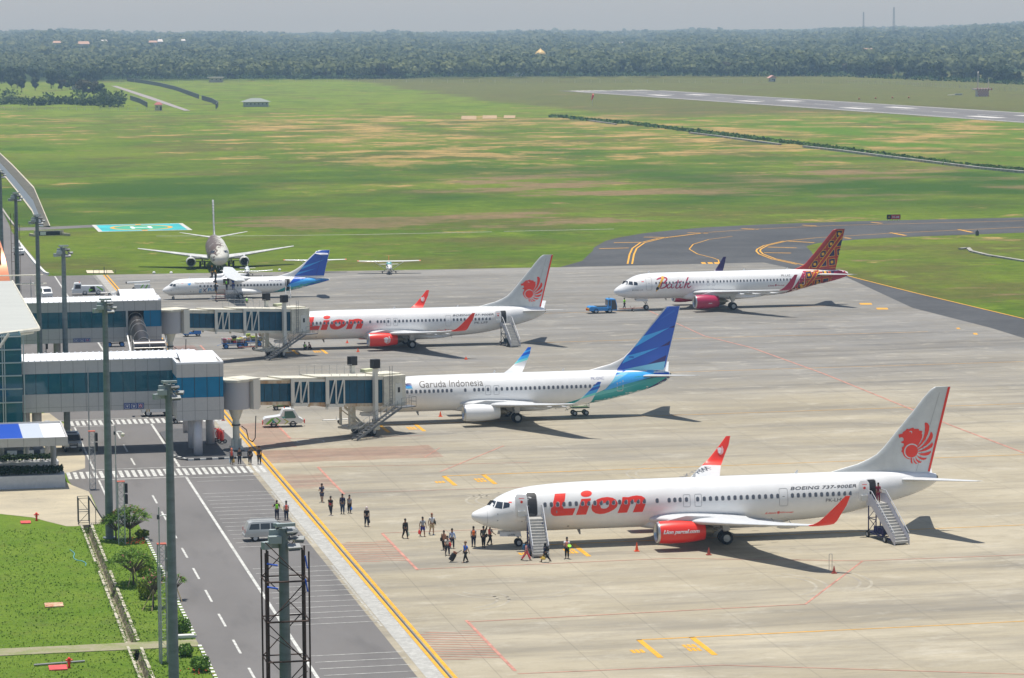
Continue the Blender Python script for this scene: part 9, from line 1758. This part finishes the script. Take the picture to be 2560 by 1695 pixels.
wallp('stone_ditch_edge', [(1470, 302), (1540, 312)], .5, .9, STW, 'stone ditch edge, short farthest stretch'); wallp('stone_ditch_edge', [(1725, 334), (1800, 343), (1880, 354), (1950, 363)], .6, 1.1, STW, 'stone ditch edge in the middle of the grass field'); wallp('stone_ditch_edge', [(2010, 369), (2100, 379), (2200, 392), (2330, 408), (2450, 423), (2570, 434)], .7, 1.2, STW, 'stone ditch edge running to the right side of the picture')
wallp('stone_ditch_edge', [(2400, 624), (2420, 622), (2428, 630), (2470, 640), (2570, 656)], .3, .8, STW, 'pale stone ditch edge on the right grass island'); 
TANS = mat('dry_straw_plot', (.42, .30, .17), .9, noise=.3, nscale=.3); sheet('dry_plot', [pxs((1153, 299), (1191, 299), (1191, 290), (1154, 290)), pxs((1206, 297), (1242, 297), (1242, 289), (1207, 289)), pxs((1259, 296), (1287, 296), (1289, 289), (1260, 289))], TANS, .12)
ch = [(0, 420), (20, 432), (70, 500), (118, 566)]; mb = MB()
L0 = pxs((-40, 372), (0, 428), (44, 482), (80, 530), (95, 566)); R0 = pxs((-40, 330), (0, 384), (30, 412), (85, 470), (126, 568))
CHM = mat('channel_water_grey', (.13, .145, .15), .35, noise=.2); SLP = mat('rubble_slope', (.10, .095, .07), .9, noise=.4, nscale=.5)
def strip(name, A, B, t0, t1, z0, z1, mt, kind='structure', label=None):
 mb = MB(); ra = [(a[0]+(b[0]-a[0])*t0, a[1]+(b[1]-a[1])*t0, z0) for a, b in zip(A, B)]; rb = [(a[0]+(b[0]-a[0])*t1, a[1]+(b[1]-a[1])*t1, z1) for a, b in zip(A, B)]; mb.ring([ra, rb], False, False, close=False); o = mb.build(name, mt); me = o.data
 if me.polygons[0].normal.z < 0: me.flip_normals()
 o['kind'] = kind; return o
strip('channel_edge', L0, R0, 0, .08, .12, .12, mat('pale_kerb_stone', (.5, .46, .36), .9)); strip('channel_water', L0, R0, .08, .45, .06, .06, CHM); strip('channel_slope', L0, R0, .45, .92, .07, .35, SLP); strip('channel_edge', L0, R0, .92, 1.0, .36, .36, MATS['pale_kerb_stone'])
wallp('white_kerb', [(44, 603), (60, 625), (88, 660), (112, 684), (120, 687)], .35, .45, KW, 'long white kerb along the curve of the far left road', 'kerb'); wallp('white_kerb', [(0, 516), (20, 545), (37, 567)], .3, .4, mat('grimy_kerb', (.35, .33, .28), .8), 'grimy kerb of the far left road above the white kerb', 'kerb')
q = G(122, 589); t = thing('culvert_headwall', (q.x, q.y, 0), 'culvert headwall with dark opening and white plate in the grass', 'culvert'); mb = MB(); mb.box((0, 0, .55), (6.2, .4, 1.1)); mb.build('headwall', MATS['pale_kerb_stone'], t); mb = MB(); mb.box((0, -.22, .5), (4.6, .1, .8)); mb.build('opening', BLACK, t); mb = MB(); mb.box((-1.2, -.32, .5), (1.2, .06, .7)); mb.build('plate', VWHITE, t); mb = MB(); mb.box((-3.5, -1.2, .3), (.4, 3.0, .5), rz=.3); mb.box((3.4, -1.3, .3), (.4, 3.2, .5), rz=.5); mb.build('wing_wall', MATS['pale_kerb_stone'], t)
sheet('service_road', [pxs((460, 277), (476, 277), (380, 243), (292, 215), (278, 215), (350, 240))], mat('pale_grey_road', (.30, .28, .27), .9, noise=.1), .10)
def fence(pts, h, label, mt, post=6.0, wd=.12, solid=False):
 P = [G(a, b) for a, b in pts]; t = thing('perimeter_fence', (P[0].x, P[0].y, 0), label, 'fence'); o = Vector((P[0].x, P[0].y, 0)); pn = MB(); ps = MB(); k_ = 0
 for a, b in zip(P, P[1:]):
  d = b-a; L_ = Vector((d.x, d.y)).length; rz = math.atan2(d.y, d.x); c = (a+b)/2-o
  if solid: pn.box((c.x, c.y, h/2), (L_, wd, h), rz=rz)
  else:
   for z in (h*.15, h*.45, h*.75, h*.98): pn.box((c.x, c.y, z), (L_, wd*.4, .05), rz=rz)
  for i in range(int(L_/post)+1): q = a+d*(i*post/max(L_, .1))-o; ps.box((q.x, q.y, h/2+.1), (.16, .16, h+.2))
 pn.build('mesh_panel', mt, t, norm=False); pp_ = ps.build('fence_posts', mat('concrete_post', (.50, .50, .48), .8), t, norm=False); pp_['kind'] = 'stuff'
FM = mat('dark_fence_mesh', (.10, .11, .12), .8); fence([(318, 203), (360, 209), (400, 216), (440, 226), (497, 247)], 2.6, 'dark grey perimeter fence running from the tree line to the grey road', FM, 7, .4, True); fence([(505, 250), (530, 257), (545, 266), (540, 272)], 2.6, 'dark grey fence end turning beside the grey road', FM, 7, .4, True); fence([(326, 250), (350, 258), (368, 268)], 2.6, 'short dark grey fence left of the red roofed hut', FM, 7, .4, True)
fence([(-10, 274), (130, 275), (250, 276), (390, 276)], 1.6, 'low white posted fence along the far edge of the field at the left', mat('thin_wire', (.3, .3, .3), .7), 5, .1); fence([(2120, 208), (2250, 212), (2400, 221), (2570, 230)], 2.2, 'pale perimeter fence behind the runway at the right', mat('pale_fence_mesh', (.42, .46, .44), .8), 9, .25, False); fence([(300, 206), (700, 206), (1080, 205)], 2.4, 'long dark perimeter fence before the left tree line', FM, 12, .3, False); fence([(1080, 207), (1500, 207), (1930, 208), (2120, 208)], 2.4, 'long perimeter fence before the right tree line', FM, 12, .3, False)
def hut(px, py, wd, dp, h, wallc, roofc, label, roof='flat', windows=0, door=True, ov=.5, rz=0, rh=1.4):
 p = G(px, py); t = thing('hut', (p.x, p.y+dp/2, 0), label, 'hut', rz=rz); mb = MB(); mb.bb(-wd/2, wd/2, -dp/2, dp/2, 0, h); w_ = mb.build('wall', wallc, t)
 mb = MB()
 if roof == 'flat': mb.bb(-wd/2-ov, wd/2+ov, -dp/2-ov, dp/2+ov, h, h+.3)
 elif roof == 'hip': mb.ring([[(-wd/2-ov, -dp/2-ov, h), (wd/2+ov, -dp/2-ov, h), (wd/2+ov, dp/2+ov, h), (-wd/2-ov, dp/2+ov, h)], [(-wd*.22, -.2, h+rh), (wd*.22, -.2, h+rh), (wd*.22, .2, h+rh), (-wd*.22, .2, h+rh)]])
 else: mb.ring([[(-wd/2-ov, -dp/2-ov, h), (wd/2+ov, -dp/2-ov, h), (0, -dp/2-ov, h+rh)], [(-wd/2-ov, dp/2+ov, h), (wd/2+ov, dp/2+ov, h), (0, dp/2+ov, h+rh)]])
 mb.build('roof', roofc, t)
 for i in range(windows): mb = MB(); x = -wd/2+wd*(i+.5)/windows; mb.box((x, -dp/2-.03, h*.6), (wd/windows*.32, .06, h*.2)); mb.build('window', BLACK, t)
 if door: mb = MB(); mb.box((wd*.3, -dp/2-.04, h*.36), (.9, .06, h*.7)); mb.build('door', DGREY, t)
 return t
CRW = mat('cream_hut_wall', (.58, .53, .36), .8); PGW = mat('pale_grey_wall', (.50, .50, .46), .8)
hut(541, 206, 9.5, 6, 3.6, mat('pinkish_white_wall', (.55, .50, .45), .8), mat('pale_roof', (.55, .53, .50), .7), 'white flat roofed hut in front of the tree line', windows=3, door=False, ov=1.4)
hut(642, 267, 12.5, 8, 2.6, PGW, mat('grey_green_roof', (.22, .26, .24), .7), 'low building with grey green hip roof in the grass field', 'hip', 6, False, 1.4, rh=1.9)
hut(397, 276, 3.4, 3.4, 2.9, CRW, mat('dull_red_roof', (.34, .08, .07), .7), 'cream guard hut with dull red roof by the grey road', 'hip', 2, True, .5, rh=1.3); hut(1932, 204, 4.0, 4, 2.6, mat('off_white_wall', (.55, .54, .50), .8), mat('pink_tile_roof', (.55, .32, .28), .7), 'small white hut with pinkish gable roof beyond the runway', 'gable', 1, True, 1.2, rh=1.9)
hut(193, 224, 7, 5, 3.0, mat('pale_village_wall', (.42, .42, .45), .8), mat('orange_tile_roof', (.62, .28, .08), .8), 'village house with orange roof between the trees', 'gable', 2, True, .8, rh=1.8); hut(1297, 191, 6.5, 4, 2.4, mat('bright_white_paint', (.8, .8, .8), .7), mat('bright_white_paint', (.8, .8, .8), .7), 'bright white box hut at the foot of the tree line', 'flat', 0, False, .2)
def far_roof(px, py, d, wd, h, col, label):
 r = ray(px, py); L_ = d/r.y; p = Vector(CAMP)+r*L_; b = hill(p.x, p.y); t = thing('far_house', (p.x, p.y, b), label, 'house'); z = p.z-b; mb = MB(); mb.bb(-wd/2, wd/2, -6, 6, 0, z-.5); mb.build('wall', mat('pale_village_wall', (.42, .42, .45), .8), t); mb = MB(); mb.ring([[(-wd/2-1, -7, z-.5), (wd/2+1, -7, z-.5), (wd/2+1, 7, z-.5), (-wd/2-1, 7, z-.5)], [(-wd/2, -.5, z+h), (wd/2, -.5, z+h), (wd/2, .5, z+h), (-wd/2, .5, z+h)]]); mb.build('roof', col, t)
WR = mat('white_sheet_roof_far', (.55, .55, .55), .6); OR_ = mat('pale_orange_roof_far', (.42, .27, .20), .7)
for a in ((1553, 110, 4300, 16, 3, WR, 'long white roofed building in the far wood, left of the pinkish one'), (1608, 109, 4400, 14, 2, mat('pink_white_roof', (.8, .6, .58), .7), 'pinkish white roofed building in the far wood'), (2466, 83, 5600, 26, 3, WR, 'long pale roof high on the right ridge'), (209, 109, 3900, 13, 3, OR_, 'pale orange house in the left part of the far wood'), (142, 106, 4000, 9, 2, OR_, 'small pale orange house at the far left of the wood'), (382, 105, 4200, 10, 2, OR_, 'small orange roofed house in the wood, right of the pale one'), (400, 103, 4300, 6, 3, WR, 'narrow white house in the far wood'), (260, 103, 4400, 8, 2, WR, 'tiny white roof in the far wood above the grey road'), (458, 101, 4600, 5, 2, WR, 'tiny white house high in the left wood'), (1480, 114, 4200, 8, 2, OR_, 'tiny tan roof left of the long white roofed building'), (2170, 125, 3100, 9, 2, OR_, 'pale wall house in the right wood'), (170, 184, 2500, 3, 1, WR, 'tiny white roof at the head of the left tree line')): far_roof(*a)
r = ray(1351, 140); p = Vector(CAMP)+r*(2900/r.y); t = thing('golden_dome', (p.x, p.y, p.z), 'golden mosque dome rising above the trees', 'dome'); mb = MB(); mb.lathe([(-14, 3.5), (-.2, 3.5), (0, 4.6), (1.2, 5.4), (2.8, 5.2), (4.6, 3.6), (6.0, 1.6), (7.2, .4), (8.4, .05)], (0, 0, 0), 'z', 20); mb.build('dome', mat('golden_dome_paint', (.70, .50, .18), .5), t, smooth=True)
def mast(px, y0, y1, d, w_, label):
 r = ray(px, y1); top = Vector(CAMP)+r*(d/r.y); b = hill(top.x, top.y); t = thing('radio_mast', (top.x, top.y, b), label, 'radio mast'); H_ = top.z-b; mb = MB()
 for i in range(4): a = math.pi/2*i; mb.bar((w_*math.cos(a), w_*math.sin(a), 0), (w_*.45*math.cos(a), w_*.45*math.sin(a), H_), .4)
 for i in range(14): z0, z1 = H_*i/14, H_*(i+1)/14; q = w_*(1-.55*i/14); mb.bar((-q, 0, z0), (q, 0, z1), .22); mb.bar((q, 0, z0), (-q, 0, z1), .22)
 mb.build('lattice', mat('mast_grey', (.12, .12, .13), .8), t)
mast(2235, 70, 18, 5200, 2.6, 'taller radio mast on the right skyline'); mast(2159, 70, 30, 5900, 2.0, 'shorter radio mast left of the tall one on the skyline')
p = G(1481, 264); t = thing('windsock', (p.x, p.y, 0), 'red windsock on its pole in the brown grass near the runway end', 'windsock'); mb = MB(); mb.cyl((0, 0, 0), (0, 0, 5.6), .12); mb.build('pole', VWHITE, t); mb = MB(); mb.cyl((0, 0, 5.5), (.6, -.2, 5.4), .75, .7, 10); mb.cyl((.4, -.2, 5.4), (-.5, -.3, 2.9), .7, .25, 10); mb.build('sock', RED, t)
p = G(2255+200, 241); t = thing('equipment_shelter', (p.x, p.y, 0), 'red and white chequered equipment shelter with masts beyond the runway', 'shelter'); CHW, CHR = mat('check_white', (.62, .56, .55), .8), mat('check_red', (.42, .10, .10), .8)
mb = MB()
for i in range(8):
 for j in range(5): mb.mi = (i+j) % 2; mb.bb(-3.3+i*.83, -3.3+(i+1)*.83, -2, -1.9+.0, j*.75, (j+1)*.75)
mb.mi = 0; mb.bb(-3.3, 3.3, -1.9, 2, 0, 3.75); mb.build('wall', [CHW, CHR], t, norm=False)
mb = MB()
for i in range(12): mb.mi = i % 2; mb.bb(-5.0+i*.83, -5.0+(i+1)*.83, -3, 3, 3.75, 4.6)
mb.build('roof_screen', [CHW, CHR], t, norm=False)
mb = MB(); mb.bar((-3.1, -1.5, 0), (-3.1, -1.5, 13.5), .45); mb.bar((-3.4, -1.5, 13.5), (-2.8, -1.5, 13.5), 1.2); mb.bar((3.2, -1.5, 0), (3.2, -1.5, 10), .25); mb.build('mast', CHW, t)
for i, (px, py) in enumerate(((2330+60, 239), (2148, 249), (2189, 247), (2231, 246), (2272, 245.5))):
 p = G(px, py)
 if i == 0: t = thing('marker_frame', (p.x, p.y, 0), 'low pale frame lying on the brown grass left of the chequered shelter', 'frame'); mb = MB(); mb.bar((-5, 0, .3), (4, 0, .9), .35); mb.box((1.5, 0, .7), (4.5, .4, 1.0)); mb.build('frame', WMK, t)
 else: t = thing('field_marker', (p.x, p.y, 0), 'small orange and dark marker ball in the row beyond the runway', 'marker', group='marker balls beyond the runway'); mb = MB(); mb.lathe([(.0, .5), (.35, .65), (.8, .55), (1.1, .05)], (0, 0, 0), 'z', 10); mb.build('ball', mat('marker_brown_orange', (.35, .16, .06), .7), t)
p = G(2234, 551); t = thing('taxiway_sign', (p.x, p.y, 0), 'black and red taxiway sign reading A 10-28 on the grass edge', 'sign', rz=-.15); mb = MB(); mb.box((0, 0, .78), (3.0, .3, 1.05)); s_ = mb.build('housing', BLACK, t); mb = MB(); mb.box((.42, -.17, .78), (2.0, .03, .92)); mb.build('red_panel', mat('sign_red', (.55, .03, .03), .5), t); fn_ = lambda u, v, l=0: (u, -.20-l, v)
decal('lettering', [place_text('10-28', -.35, 1.2, .55, 1.0, bold=.02)], fn_, VWHITE, t, du=9, dv=9); decal('lettering', [place_text('A', -1.25, -.85, .55, 1.0, bold=.02)], fn_, YEL, t, du=9, dv=9); mb = MB(); [mb.box((x, 0, .12), (.12, .2, .25)) for x in (-1.1, 0, 1.1)]; mb.build('feet', VWHITE, t)
p = G(2443, 589); t = thing('edge_light_box', (p.x, p.y, 0), 'small black box post at the taxiway edge on the right', 'marker'); mb = MB(); mb.box((0, 0, .45), (.6, .4, .9)); mb.cyl((0, 0, .9), (0, 0, 1.15), .12); mb.build('box', DGREY, t)
for i, (px, py) in enumerate(((385, 684), (428, 684), (699, 677), (2243, 553))):
 p = G(px, py)
 if i < 3: mb = MB(); mb.lathe([(0, .25), (.2, .3), (.35, .2), (.42, .02)], (0, 0, 0), 'z', 10); tag(mb.build('white_marker', VWHITE, loc=(p.x, p.y, 0)), 'small white marker at the grass edge behind the propeller airliner', 'marker', 'white markers at the grass edge')
mb = MB(); mb.bb(-4200, 9800, -700, 12600, -1.2, 190); hz = mb.build('haze', None or mat('haze_air', (1, 1, 1))); hz['kind'] = 'stuff'
hm = bpy.data.materials.new('haze_volume'); hm.use_nodes = True; n_ = hm.node_tree.nodes; n_.clear(); o_ = n_.new('ShaderNodeOutputMaterial'); v_ = n_.new('ShaderNodeVolumePrincipled'); v_.inputs['Color'].default_value = (.46, .70, .95, 1); v_.inputs['Absorption Color'].default_value = (1, 1, 1, 1); v_.inputs['Density'].default_value = 1.5e-4; v_.inputs['Anisotropy'].default_value = 0.0; hm.node_tree.links.new(v_.outputs[0], o_.inputs['Volume']); hz.data.materials.clear(); hz.data.materials.append(hm)
